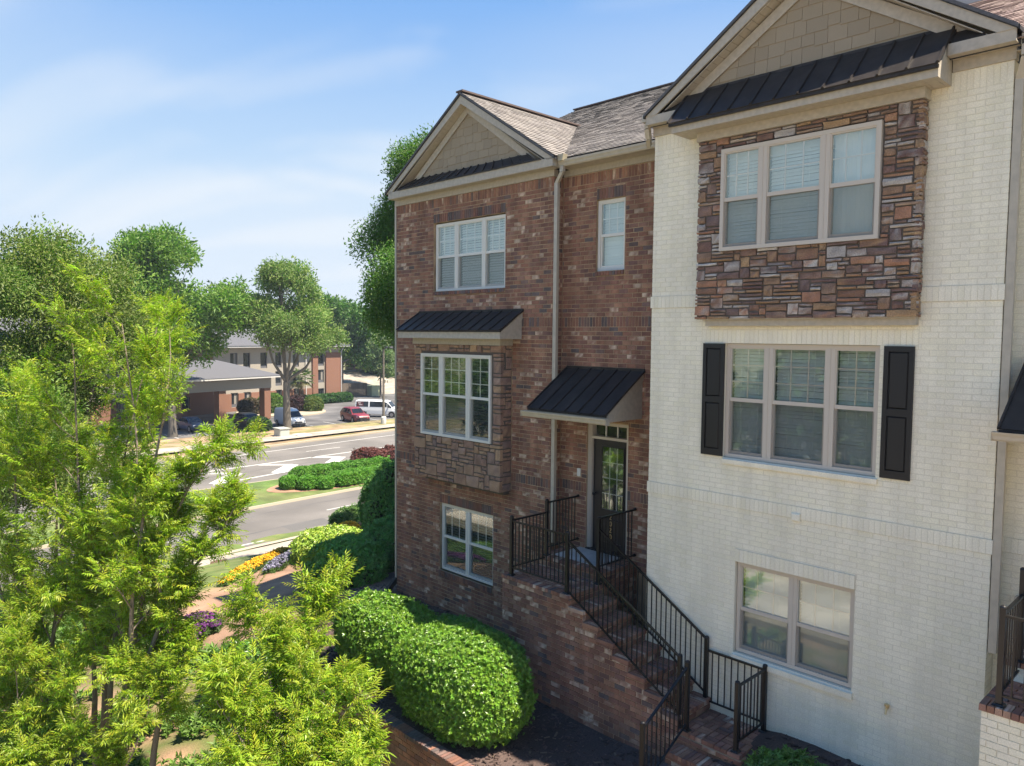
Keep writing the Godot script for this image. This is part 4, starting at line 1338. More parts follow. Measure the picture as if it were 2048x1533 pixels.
func rails(r: Node, a: Vector3, b: Vector3, drop: float, n: int) -> void:
	var dir := (b - a).normalized()
	var side := dir.cross(EY).normalized()
	var up := side.cross(dir).normalized()
	var t := MB.new()
	t.bar(a, b, side * 0.038, up * 0.02)
	t.bar(a - up * 0.014, b - up * 0.014, side * 0.026, up * 0.012)
	part(r, "top_rail", t, M.black_metal)
	var o := MB.new()
	o.bar(a + EY * drop, b + EY * drop, side * 0.026, up * 0.022)
	part(r, "bottom_rail", o, M.black_metal)
	for i in n:
		var p := a.lerp(b, (i + 1.0) / (n + 1.0))
		var m := MB.new()
		m.box(p + Vector3(-0.0075, drop, -0.0075), p + Vector3(0.0075, -0.012, 0.0075))
		part(r, "baluster", m, M.black_metal)

func white_stoop() -> void:
	var s := thing("white_stoop", Vector3(-1.2, -6.0, 0.6), "white painted brick stoop with a red brick top at the right edge of the picture", "stoop")
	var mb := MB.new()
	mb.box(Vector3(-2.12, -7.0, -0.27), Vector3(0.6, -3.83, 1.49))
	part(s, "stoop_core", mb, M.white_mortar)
	var L := []
	bond(L, Vector3(0, 0, 1.5), EX, EY, [-2.13, -6.8, 0.6, -3.83], [], 0.197, 0.0749, 0.006, 0.0, -3.83 - 60 * 0.0749)
	lay_bricks(s, L, M.white_brick, true, 0.012)
	var T := []
	bond(T, Vector3(0, -3.76, 0), EX, -EZ, [-2.15, -1.32, 0.6, -0.64], [], 0.205, 0.0845, 0.008, 0.0, 0.0)
	for i in 38:
		add_brick(T, Vector3(-2.15 + 0.0725 * (i + 0.5), -3.76, 1.42), EX, -EZ, 0.066, 0.2)
	lay_bricks(s, T, M.brick, false, 0.07, "cap_brick")
	var up := MB.new()
	up.box(Vector3(-2.1, -3.83, -0.27), Vector3(0.6, -3.6, 0.63))
	part(s, "upper_step", up, M.white_brick)
	T = []
	for i in 38:
		add_brick(T, Vector3(-2.12 + 0.0725 * (i + 0.5), -3.54, 0.55), EX, -EZ, 0.066, 0.2)
	bond(T, Vector3(0, -3.54, 0), EX, -EZ, [-2.12, -0.44, 0.6, 0.28], [], 0.205, 0.0845, 0.008, 0.0, 0.0)
	lay_bricks(s, T, M.brick, false, 0.06, "cap_brick")
	var a := railing("black iron railing on the white painted stoop at the right edge of the picture", Vector3(-1.99, -3.76, 1.42))
	post(a, Vector3(-1.99, -3.76, 1.42), 1.05)
	post(a, Vector3(-2.0, -3.54, 0.6), 1.05)
	rails(a, Vector3(-1.99, -2.80, 1.42), Vector3(-2.0, -2.80, 0.6), -0.84, 7)
	rails(a, Vector3(-1.99, -2.81, 1.42), Vector3(-0.6, -2.81, 1.42), -0.84, 12)
	rails(a, Vector3(-2.0, -2.56, 0.6), Vector3(-2.0, -2.56, -0.26), -0.84, 8)
	post(a, Vector3(-0.6, -3.76, 1.42), 1.05)


# ---------------------------------------------------------------- ground
func ss(a: float, b: float, x: float) -> float:
	return smoothstep(a, b, x)

# height of the ground
func gh(x: float, z: float) -> float:
	var bed := -6.42
	bed = lerpf(bed, -5.76, ss(-6.6, -5.2, x) * (1.0 - ss(0.4, 2.3, z)))
	bed = lerpf(bed, -6.42, ss(-10.0, -15.0, x) * 0.0)
	var low := lerpf(-7.25, -7.7, ss(3.5, 8.0, z))
	var h := lerpf(bed, low, ss(3.28, 3.32, z) if x < -7.0 else ss(2.6, 4.6, z))
	if x < -11.8 and z > 0.0:
		h = lerpf(h, lerpf(-6.5, low, ss(2.2, 4.5, z)), ss(-11.8, -12.3, x))
	if x < -15.0:
		h = lerpf(h, -9.0, clampf((-16.0 - x) / 13.0, 0.0, 1.0))
		h = lerpf(h, -10.12, ss(-29.0, -32.3, x))
		h = lerpf(h, ROAD + 0.02, ss(-33.4, -35.0, x))
	h += noise.get_noise_2d(x * 22.0, z * 22.0) * 0.07
	return h

func ground() -> void:
	var mb := MB.new()
	var xs := []
	var x := -36.0
	while x < 14.01:
		xs.append(x)
		x += 0.5
	var zs := []
	var z := -46.0
	while z < 40.01:
		zs.append(z)
		z += 0.5 if z > -14.0 and z < 12.0 else 2.0
	# finer where the bed meets the wall
	zs.append(3.28); zs.append(3.32)
	zs.sort()
	for i in xs.size() - 1:
		for j in zs.size() - 1:
			var a := Vector2(xs[i], zs[j])
			var b := Vector2(xs[i + 1], zs[j + 1])
			if a.x > -15.3 and b.x < 2.0 and b.y < -1.6: continue
			var p := [Vector3(a.x, gh(a.x, b.y), b.y), Vector3(b.x, gh(b.x, b.y), b.y), Vector3(b.x, gh(b.x, a.y), a.y), Vector3(a.x, gh(a.x, a.y), a.y)]
			mb.quadc(p[0], p[1], p[2], p[3], gcol(p[0]), gcol(p[1]), gcol(p[2]), gcol(p[3]))
	# the wide sheet that reaches the horizon
	mb.col = Color(0.16, 0.15, 0.06)
	var g := ROAD - 0.03
	mb.quad(Vector3(-1500, g, 1500), Vector3(1500, g, 1500), Vector3(1500, g, -1500), Vector3(-1500, g, -1500))
	struct("ground", mb, M.soil)
	# bark chips on the mulch in front of the houses
	var chips := []
	var cols := []
	for i in 9000:
		var px := rng.randf_range(-16.5, -1.0)
		var pz := rng.randf_range(-2.8, 3.2) if px < -15.6 else rng.randf_range(-0.9, 3.2)
		if px > -10.0 and px < -5.1 and pz < 0.92: continue
		if px > -7.4 and pz < 0.0: continue
		var s := rng.randf_range(0.5, 1.5)
		var bs := Basis.from_euler(Vector3(rng.randf_range(-0.5, 0.5), rng.randf() * TAU, rng.randf_range(-0.5, 0.5))).scaled(Vector3(s, s, s))
		chips.append(Transform3D(bs, Vector3(px, gh(px, pz) + 0.008, pz)))
		var k := rng.randf_range(0.5, 1.7)
		var c := Color(0.075, 0.048, 0.04) * k
		if rng.randf() < 0.08: c = Color(0.16, 0.115, 0.08)
		cols.append(c)
	var cm := MB.new()
	cm.box(Vector3(-0.035, -0.006, -0.009), Vector3(0.035, 0.006, 0.009))
	scatter(self, "bark_mulch", cm.mesh(), M.chip, chips, cols, "stuff")

func gcol(p: Vector3) -> Color:
	var n := noise.get_noise_2d(p.x * 60.0, p.z * 60.0)
	var mulch := Color(0.085, 0.055, 0.048)
	var straw := Color(0.33, 0.20, 0.13)
	var grass := Color(0.105, 0.15, 0.035)
	var c := mulch
	if p.x > -15.8 and p.z < 3.3 or p.x > -18.0 and p.z < -1.0:
		c = mulch
	else:
		c = straw.lerp(Color(0.24, 0.15, 0.10), clampf(n * 1.5 + 0.5, 0, 1))
	if p.x < -18.0: c = c.lerp(straw, ss(-18.0, -20.0, p.x))
	if p.z > 3.4: c = c.lerp(Color(0.10, 0.12, 0.035), clampf(0.55 + n * 1.4, 0, 1))
	# lawn strips along the street
	var edge := maxf(-22.9 + 1.088 * (p.z - 0.74), -29.6) if p.z < 0.74 else -22.9 + 0.4 * (p.z - 0.74)
	c = c.lerp(grass.lerp(Color(0.2, 0.19, 0.07), clampf(n + 0.2, 0, 1)), ss(edge + 0.5, edge - 0.5, p.x))
	return c

func scatter(parent: Node, called: String, mesh: Mesh, m: Material, xf: Array, cols: Array, kind := "", label := "", category := "") -> MultiMeshInstance3D:
	var mm := MultiMesh.new()
	mm.transform_format = MultiMesh.TRANSFORM_3D
	mm.use_colors = cols.size() > 0
	mm.mesh = mesh
	mm.instance_count = xf.size()
	for i in xf.size():
		mm.set_instance_transform(i, xf[i])
		if cols.size(): mm.set_instance_color(i, cols[i])
	var o := MultiMeshInstance3D.new()
	o.name = numbered(called) if parent == self else called
	o.multimesh = mm
	o.material_override = m
	parent.add_child(o, true)
	if base_of.has(parent): o.position = -base_of[parent]
	tag(o, label, category, "", kind)
	return o

func strip(mb: MB, xa0: float, ka: float, xb0: float, kb: float, z0: float, z1: float, y: float) -> void:
	# a strip between two lines x = x0 + k z
	mb.quad(Vector3(xa0 + ka * z1, y, z1), Vector3(xb0 + kb * z1, y, z1), Vector3(xb0 + kb * z0, y, z0), Vector3(xa0 + ka * z0, y, z0))

func streets() -> void:
	var k := 0.1
	var mb := MB.new()
	# the two carriageways
	strip(mb, -61.2, 0.165, -33.9, k, -130, 90, ROAD)
	struct("road", mb, M.asphalt)
	# raised median with its kerb
	mb = MB.new()
	var top := ROAD + 0.13
	var md := []
	var z := -90.0
	while z <= 60.0:
		var w := ss(4.0, -8.0, z)
		md.append([lerpf(-45.0 + 0.10 * z, -49.3 + 0.02 * z - 0.5 * ss(-16, -30, z), w), -41.35 + 0.107 * z, z])
		z += 2.5
	for i in md.size() - 1:
		var a: Array = md[i]
		var b: Array = md[i + 1]
		mb.quad(Vector3(b[0] + 0.16, top, b[2]), Vector3(b[1] - 0.16, top, b[2]), Vector3(a[1] - 0.16, top, a[2]), Vector3(a[0] + 0.16, top, a[2]))
	mb.col = Color(0.10, 0.165, 0.035)
	var lawn := MB.new()
	lawn.v = mb.v; lawn.n = mb.n
	for i in lawn.v.size():
		var n := noise.get_noise_2d(lawn.v[i].x * 40, lawn.v[i].z * 40)
		lawn.c.append(Color(0.10, 0.165, 0.035).lerp(Color(0.17, 0.17, 0.06), clampf(n + 0.3, 0, 1)))
	struct("median_lawn", lawn, M.soil)
	var bed := MB.new()
	bed.col = Color(0.33, 0.19, 0.12)
	var ring := []
	for i in 28:
		var w := TAU * i / 28.0
		ring.append(Vector3(-46.3 + cos(w) * 2.4 + 0.08 * sin(w) * -5.0, top + 0.012, -19.0 - sin(w) * 6.6))
	for i in range(1, 27):
		bed.tri(ring[0], ring[i], ring[i + 1])
	struct("median_bed", bed, M.soil)
	var kb := MB.new()
	for i in md.size() - 1:
		var a: Array = md[i]
		var b: Array = md[i + 1]
		kb.hexa([Vector3(b[1] - 0.16, ROAD, b[2]), Vector3(b[1], ROAD, b[2]), Vector3(b[1] - 0.03, top + 0.01, b[2]), Vector3(b[1] - 0.16, top + 0.01, b[2]), Vector3(a[1] - 0.16, ROAD, a[2]), Vector3(a[1], ROAD, a[2]), Vector3(a[1] - 0.03, top + 0.01, a[2]), Vector3(a[1] - 0.16, top + 0.01, a[2])])
		kb.hexa([Vector3(b[0], ROAD, b[2]), Vector3(b[0] + 0.16, ROAD, b[2]), Vector3(b[0] + 0.16, top + 0.01, b[2]), Vector3(b[0] + 0.03, top + 0.01, b[2]), Vector3(a[0], ROAD, a[2]), Vector3(a[0] + 0.16, ROAD, a[2]), Vector3(a[0] + 0.16, top + 0.01, a[2]), Vector3(a[0] + 0.03, top + 0.01, a[2])])
	struct("median_kerb", kb, M.kerb)
	kb = MB.new()
	strip(kb, -33.95, k, -33.6, k, -130, 60, ROAD + 0.14)
	kb.quad(Vector3(-33.95 + k * 60, ROAD, 60), Vector3(-33.95 + k * 60, ROAD + 0.14, 60), Vector3(-33.95 - k * 130, ROAD + 0.14, -130), Vector3(-33.95 - k * 130, ROAD, -130))
	struct("kerb", kb, M.kerb)
	kb = MB.new()
	kb.hexa([Vector3(-61.5 + 0.165 * 60, ROAD - 0.1, 60), Vector3(-61.2 + 0.165 * 60, ROAD - 0.1, 60), Vector3(-61.2 + 0.165 * 60, ROAD + 0.14, 60), Vector3(-61.5 + 0.165 * 60, ROAD + 0.14, 60),
		Vector3(-61.5 - 0.165 * 130, ROAD - 0.1, -130), Vector3(-61.2 - 0.165 * 130, ROAD - 0.1, -130), Vector3(-61.2 - 0.165 * 130, ROAD + 0.14, -130), Vector3(-61.5 - 0.165 * 130, ROAD + 0.14, -130)])
	struct("far_kerb", kb, M.kerb)
	# painted lines
	mb = MB.new()
	var y := ROAD + 0.005
	strip(mb, -34.95, 0.094, -34.81, 0.094, -120, 60, y)
	strip(mb, -59.5, 0.147, -59.33, 0.147, -100, 60, y)
	strip(mb, -55.05, 0.104, -54.82, 0.104, -70, 20, y)
	strip(mb, -48.55, 0.235, -48.3, 0.235, -32, -11.0, y)
	for i in 14:
		var za := -12.8 - 12.0 * i + 60
		strip(mb, -38.12, k, -38.0, k, za - 3.2, za, y)
		za = -23.2 - 12.0 * i + 60
		strip(mb, -58.27, 0.093, -58.13, 0.093, za - 3.6, za, y)
	# hatching of the turning lane: pairs of slanting bars
	for q in [[Vector2(-58.02, -26.76), Vector2(-56.68, -28.67), Vector2(-54.95, -26.88)], [Vector2(-57.2, -21.87), Vector2(-55.89, -23.86), Vector2(-53.68, -21.67)], [Vector2(-56.6, -17.0), Vector2(-54.95, -18.99), Vector2(-52.45, -16.44)], [Vector2(-56.0, -12.0), Vector2(-54.1, -14.0), Vector2(-51.3, -11.3)]]:
		for e in [[q[0], q[1], 0.28], [q[1], q[2], 0.5]]:
			var d: Vector2 = (e[1] - e[0]).normalized().orthogonal() * e[2]
			var a: Vector2 = e[0]
			var b: Vector2 = e[1]
			var y2: float = y + (0.0 if e[2] < 0.3 else 0.004)
			mb.quad(Vector3(a.x - d.x, y2, a.y - d.y), Vector3(a.x + d.x, y2, a.y + d.y), Vector3(b.x + d.x, y2, b.y + d.y), Vector3(b.x - d.x, y2, b.y - d.y)) if d.x * (b.y - a.y) - d.y * (b.x - a.x) < 0 else mb.quad(Vector3(a.x + d.x, y2, a.y + d.y), Vector3(a.x - d.x, y2, a.y - d.y), Vector3(b.x - d.x, y2, b.y - d.y), Vector3(b.x + d.x, y2, b.y + d.y))
	struct("road_marking", mb, M.road_paint)
	# tar seams and mended patches in the asphalt
	mb = MB.new()
	for line in [[-36.45, 0.1, 0.05], [-39.9, 0.102, 0.04], [-52.2, 0.13, 0.05], [-57.0, 0.11, 0.04]]:
		var pz := 25.0
		var px0: float = line[0] + line[1] * pz
		while pz > -75.0:
			var nz := pz - rng.randf_range(0.5, 1.3)
			var nx: float = line[0] + line[1] * nz + noise.get_noise_1d(nz * 60.0 + line[0]) * 0.35
			var hw: float = line[2] * rng.randf_range(0.6, 1.3)
			mb.quad(Vector3(px0 - hw, y - 0.0015, pz), Vector3(px0 + hw, y - 0.0015, pz), Vector3(nx + hw, y - 0.0015, nz), Vector3(nx - hw, y - 0.0015, nz))
			pz = nz
			px0 = nx
	struct("tar_seam", mb, M.lot_asphalt)
	mb = MB.new()
	for q in [[-37.6, -9.0, 1.3, 2.6], [-39.9, -22.0, 1.6, 3.4], [-57.2, -27.5, 1.5, 4.0], [-36.2, 6.0, 1.1, 3.0]]:
		mb.quad(Vector3(q[0], y - 0.003, q[1]), Vector3(q[0] + q[2], y - 0.003, q[1]), Vector3(q[0] + q[2] - 0.15, y - 0.003, q[1] - q[3]), Vector3(q[0] - 0.2, y - 0.003, q[1] - q[3]))
	struct("asphalt_patch", mb, M.asphalt_new)
	# near pavement: slabs 1.5 m wide
	var i := 0
	z = 30.0
	mb = MB.new()
	while z > -60.0:
		var zb := z - 1.5
		strip(mb, -33.05, 0.09, -31.45, 0.09, zb + 0.012, z, -10.02)
		z = zb
		i += 1
	struct("sidewalk", mb, M.sidewalk)
	mb = MB.new()
	mb.disc(Vector3(-33.0 + 0.6, -10.008, -3.6), EY, 0.42, 20)
	mb.col = Color(0.3, 0.28, 0.26)
	var mc := MB.new()
	mc.col = Color(0.30, 0.2, 0.15)
	mc.cyl(Vector3(-32.5, -10.03, -3.5), Vector3(-32.5, -10.004, -3.5), 0.42, 24)
	solo("manhole_cover", mc, M.kerb, "round rusty manhole cover set in the near pavement, behind the foreground tree", "manhole cover")
	# across the street: verge, pavement, lot
	mb = MB.new()
	var cells := [[-61.5, 0.165]]
	var far := MB.new()
	for zi in range(-60, 45):
		for xi in range(0, 12):
			var z0 := zi * 2.0
			var z1 := z0 + 2.0
			var l0 := -61.5 + 0.165 * z0
			var l1 := -61.5 + 0.165 * z1
			var r0 := -72.5 + 0.05 * z0
			var r1 := -72.5 + 0.05 * z1
			var pa := Vector3(lerpf(l1, r1, (xi + 1) / 12.0), ROAD + 0.10 + 0.25 * ss(0, 12, xi + 1), z1)
			var pb := Vector3(lerpf(l1, r1, xi / 12.0), ROAD + 0.10 + 0.25 * ss(0, 12, xi), z1)
			var pc := Vector3(lerpf(l0, r0, xi / 12.0), ROAD + 0.10 + 0.25 * ss(0, 12, xi), z0)
			var pd := Vector3(lerpf(l0, r0, (xi + 1) / 12.0), ROAD + 0.10 + 0.25 * ss(0, 12, xi + 1), z0)
			if pa.x > pb.x: continue
			far.quadc(pa, pb, pc, pd, vcol(pa), vcol(pb), vcol(pc), vcol(pd))
	struct("verge", far, M.soil)
	mb = MB.new()
	strip(mb, -66.8, 0.10, -63.7, 0.125, -90, 60, ROAD + 0.30)
	struct("far_sidewalk", mb, M.sidewalk)
	mb = MB.new()
	strip(mb, -118, 0.0, -72.3, 0.05, -150, 60, ROAD + 0.02)
	struct("car_park", mb, M.lot_asphalt)
	mb = MB.new()
	for n in 12:
		var zz := -18.0 - 3.0 * n
		mb.quad(Vector3(-79.5, ROAD + 0.026, zz), Vector3(-74.2, ROAD + 0.026, zz), Vector3(-74.2, ROAD + 0.026, zz - 0.12), Vector3(-79.5, ROAD + 0.026, zz - 0.12))
	struct("bay_marking", mb, M.road_paint)
	# in front of the houses: the drive from which the windows borrow their light
	mb = MB.new()
	for a in range(-10, 6):
		for b in range(0, 5):
			mb.box(Vector3(a * 3.0 + 0.01, -7.9, 8.2 + b * 2.4 + 0.01), Vector3(a * 3.0 + 2.99, -7.56, 8.2 + b * 2.4 + 2.39))
	struct("driveway", mb, M.driveway)

func vcol(p: Vector3) -> Color:
	var n := noise.get_noise_2d(p.x * 25.0, p.z * 25.0)
	var dirt := Color(0.33, 0.225, 0.14)
	var grass := Color(0.20, 0.19, 0.07)
	var g := clampf(n * 2.2 + 0.15 + ss(-26, -36, p.z) * 0.5, 0, 1)
	return dirt.lerp(grass, g)

func retaining_wall() -> void:
	var w := thing("garden_wall", Vector3(-10.0, -7.3, 3.2), "low red brick retaining wall holding the bed in front of the clipped hedge", "wall")
	var mb := MB.new()
	mb.box(Vector3(-11.85, -8.2, 3.14), Vector3(-6.9, -6.42, 3.29))
	part(w, "wall_core", mb, M.mortar)
	var L := []
	bond(L, Vector3(0, 0, 3.3), EX, EY, [-11.86, -8.1, -6.9, -6.42], [], 0.212, 0.0845, 0.010, 0.0, -6.42 - 30 * 0.0845)
	lay_bricks(w, L, M.brick, false, 0.012, "brick", 300)
	var T := []
	for i in 68:
		add_brick(T, Vector3(-11.87 + 0.0735 * (i + 0.5), -6.36, 3.215), EX, -EZ, 0.066, 0.21)
		T[T.size() - 1].pick = [2, 4, 12, 13, 14, 0][rng.randi_range(0, 5)]
	lay_bricks(w, T, M.brick, false, 0.06, "cap_brick")
	# the curving brick kerb beside the flower bed
	var c := thing("brick_kerb", Vector3(-26.5, -8.5, -5.0), "curving terracotta brick edging beside the mound of yellow flowers", "edging")
	var pts := []
	for i in 15:
		var t := i / 14.0
		pts.append(Vector3(lerpf(-23.4, -29.6, t) - 0.5 * sin(t * PI), 0, lerpf(-2.8, -7.4, t) + 0.4 * sin(t * PI)))
	for i in 14:
		var a: Vector3 = pts[i]
		var b: Vector3 = pts[i + 1]
		var ya := gh(a.x, a.z)
		var m := MB.new()
		var d := (b - a).normalized()
		var sd := d.cross(EY) * 0.24
		m.col = Color(0.55, 0.22, 0.11) * rng.randf_range(0.85, 1.1)
		m.bar(a + EY * (ya + 0.05) + d * 0.01, b + EY * (gh(b.x, b.z) + 0.05) - d * 0.01, sd * 2.0, EY * 0.4)
		part(c, "edging_brick", m, M.brick)


# ---------------------------------------------------------------- the hotel
const HC := Vector3(-102.74, -10.3, -52.46)
var HD := Vector3(0.263, 0, 0.965)
var HN := Vector3(0.965, 0, -0.263)

func hp(s: float, y: float, out: float) -> Vector3:
	return Vector3(HC.x, y, HC.z) + HD * s + HN * out

func hbox(mb: MB, s0: float, s1: float, y0: float, y1: float, o0: float, o1: float) -> void:
	# s runs to the left seen from the street, so the front face is (s1 -> s0)
	mb.hexa([hp(s1, y0, o1), hp(s0, y0, o1), hp(s0, y1, o1), hp(s1, y1, o1), hp(s1, y0, o0), hp(s0, y0, o0), hp(s0, y1, o0), hp(s1, y1, o0)])

func hotel() -> void:
	var h := thing("hotel_building", hp(14, -10.3, -6), "three storey tan and red brick hotel with a grey hip roof across the street", "hotel")
	var top := -1.75
	var wins := []
	for s in [9.35, 18.1, 20.2, 12.6, 15.2, 27.6, 30.4, 33.2, 36.0]:
		for y in [[-4.75, -2.6], [-7.3, -5.25], [-9.75, -7.85]]:
			wins.append([s - 1.15, y[0], s, y[1]])
	for y in [[-4.75, -2.85], [-7.25, -5.3], [-9.65, -8.1]]:
		wins.append([3.2, y[0], 4.45, y[1]])
	var mb := MB.new()
	for q in minus([0.0, -10.4, 46.0, top], wins):
		hbox(mb, q[0], q[2], q[1], q[3], -0.4, 0.0)
	hbox(mb, 0.0, 0.4, -10.4, top, -12.0, -0.401)
	hbox(mb, 0.4, 46.0, -10.4, top, -12.0, -11.6)
	hbox(mb, 45.6, 46.0, -10.4, top, -11.6, -0.401)
	part(h, "wall", mb, M.hotel_wall)
	var dk := MB.new()
	hbox(dk, 0.5, 45.5, -10.4, top, -2.4, -2.0)
	part(h, "inner_wall", dk, M.dark_room)
	# brick corner, pilaster and base
	var br := MB.new()
	for q in minus([-0.05, -10.35, 5.75, -2.75], [[3.05, -10.4, 4.7, -2.6]]):
		hbox(br, q[0], q[2], q[1], q[3], 0.002, 0.3)
	hbox(br, -0.06, -0.002, -10.35, -2.75, -11.0, 0.29)
	for q in minus([5.75, -10.35, 45.0, -7.95], wins):
		hbox(br, q[0], q[2], q[1], q[3], 0.002, 0.16)
	for q in minus([23.0, -7.95, 26.8, -2.75], [[24.0, -4.75, 25.2, -2.6], [24.0, -7.3, 25.2, -5.25]]):
		hbox(br, q[0], q[2], q[1], q[3], 0.002, 0.16)
	part(h, "brick_facing", br, M.hotel_brick)
	for q in wins:
		var f := MB.new()
		for e in minus([q[0], q[1], q[2], q[3]], [[q[0] + 0.09, q[1] + 0.4, q[2] - 0.09, q[3] - 0.08]]):
			hbox(f, e[0], e[2], e[1], e[3], -0.28, -0.16)
		var w := part(h, "window", f, M.hotel_roof)
		var g := MB.new()
		hbox(g, q[0] + 0.08, q[2] - 0.08, q[1] + 0.38, q[3] - 0.07, -0.26, -0.22)
		var gp := MeshInstance3D.new()
		gp.name = "pane"
		gp.mesh = g.mesh()
		gp.material_override = M.dark_glass
		w.add_child(gp)
		if rng.randf() < 0.5:
			var cu := MB.new()
			hbox(cu, q[0] + 0.1, q[0] + 0.45, q[1] + 0.42, q[3] - 0.1, -0.215, -0.205)
			var cp := MeshInstance3D.new()
			cp.name = "curtain"
			cp.mesh = cu.mesh()
			cp.material_override = M.curtain
			w.add_child(cp)
	var fa := MB.new()
	hbox(fa, -1.15, 23.2, top - 0.12, top + 0.12, 0.0, 1.2)
	hbox(fa, -1.15, -0.9, top - 0.12, top + 0.12, -12.5, -0.001)
	hbox(fa, 23.0, 46.5, top + 0.35, top + 0.55, 0.0, 2.2)
	part(h, "eaves", fa, M.fascia)
	var rf := MB.new()
	var ry := top + 0.125
	var A := hp(-1.25, ry, 1.3)
	var B := hp(23.3, ry, 1.3)
	var Cc := hp(47, ry, 1.3)
	var Bk := hp(47, ry, -13.0)
	var Bq := hp(-1.25, ry, -13.0)
	var r1 := hp(6.5, 0.62, -5.8)
	var r2 := hp(47, 0.62, -5.8)
	rf.quad(Cc, A, r1, r2)
	rf.tri(A, Bq, r1)
	rf.quad(Bq, Bk, r2, r1)
	# the taller left wing with its own eave
	var A2 := hp(22.9, top + 0.56, 2.3)
	var B2 := hp(47.0, top + 0.56, 2.3)
	rf.quad(B2, A2, hp(27.0, 1.5, -5.0), hp(47, 1.5, -5.0))
	rf.tri(A2, hp(22.9, top + 0.56, -12.0), hp(27.0, 1.5, -5.0))
	part(h, "roof", rf, M.hotel_roof)
	var ds := MB.new()
	ds.bar(hp(-0.75, top - 0.1, 0.4), hp(-0.1, top - 0.9, 0.4), HN * 0.1, EY * 0.1)
	hbox(ds, -0.15, -0.06, -10.3, -2.6, 0.3, 0.42)
	hbox(ds, 7.0, 7.1, -10.3, top, 0.17, 0.27)
	part(h, "downspout", ds, M.fascia)
	# the drive-through canopy
	var c := thing("entrance_canopy", hp(27, -10.3, 10), "low hip roofed drive-through canopy on brick pillars in front of the hotel entrance", "canopy")
	var e := -5.02
	var cr := MB.new()
	var a := hp(21.9, e, 11.5)
	var b := hp(36.5, e, 11.5)
	var cc := hp(36.5, e, 1.0)
	var d := hp(21.9, e, 1.0)
	var p := hp(27.5, e + 1.85, 6.5)
	var q2 := hp(32.0, e + 1.85, 6.5)
	cr.quad(b, a, p, q2)
	cr.tri(a, d, p)
	cr.quad(d, cc, q2, p)
	cr.tri(cc, b, q2)
	part(c, "roof", cr, M.hotel_roof)
	var ce := MB.new()
	hbox(ce, 22.0, 36.4, e - 0.22, e - 0.01, 11.2, 11.45)
	hbox(ce, 22.0, 22.25, e - 0.22, e - 0.01, 1.0, 11.199)
	part(c, "eaves", ce, M.fascia)
	var be := MB.new()
	hbox(be, 22.9, 36.0, e - 1.5, e - 0.23, 10.0, 10.6)
	hbox(be, 22.9, 23.5, e - 1.5, e - 0.23, 1.0, 9.999)
	part(c, "beam", be, M.hotel_wall)
	for o in [[23.0, 10.0], [29.5, 10.0], [35.2, 10.0]]:
		var pl := MB.new()
		hbox(pl, o[0], o[0] + 0.95, -10.3, e - 1.501, o[1] - 0.3, o[1] + 0.6)
		part(c, "pillar", pl, M.hotel_brick)


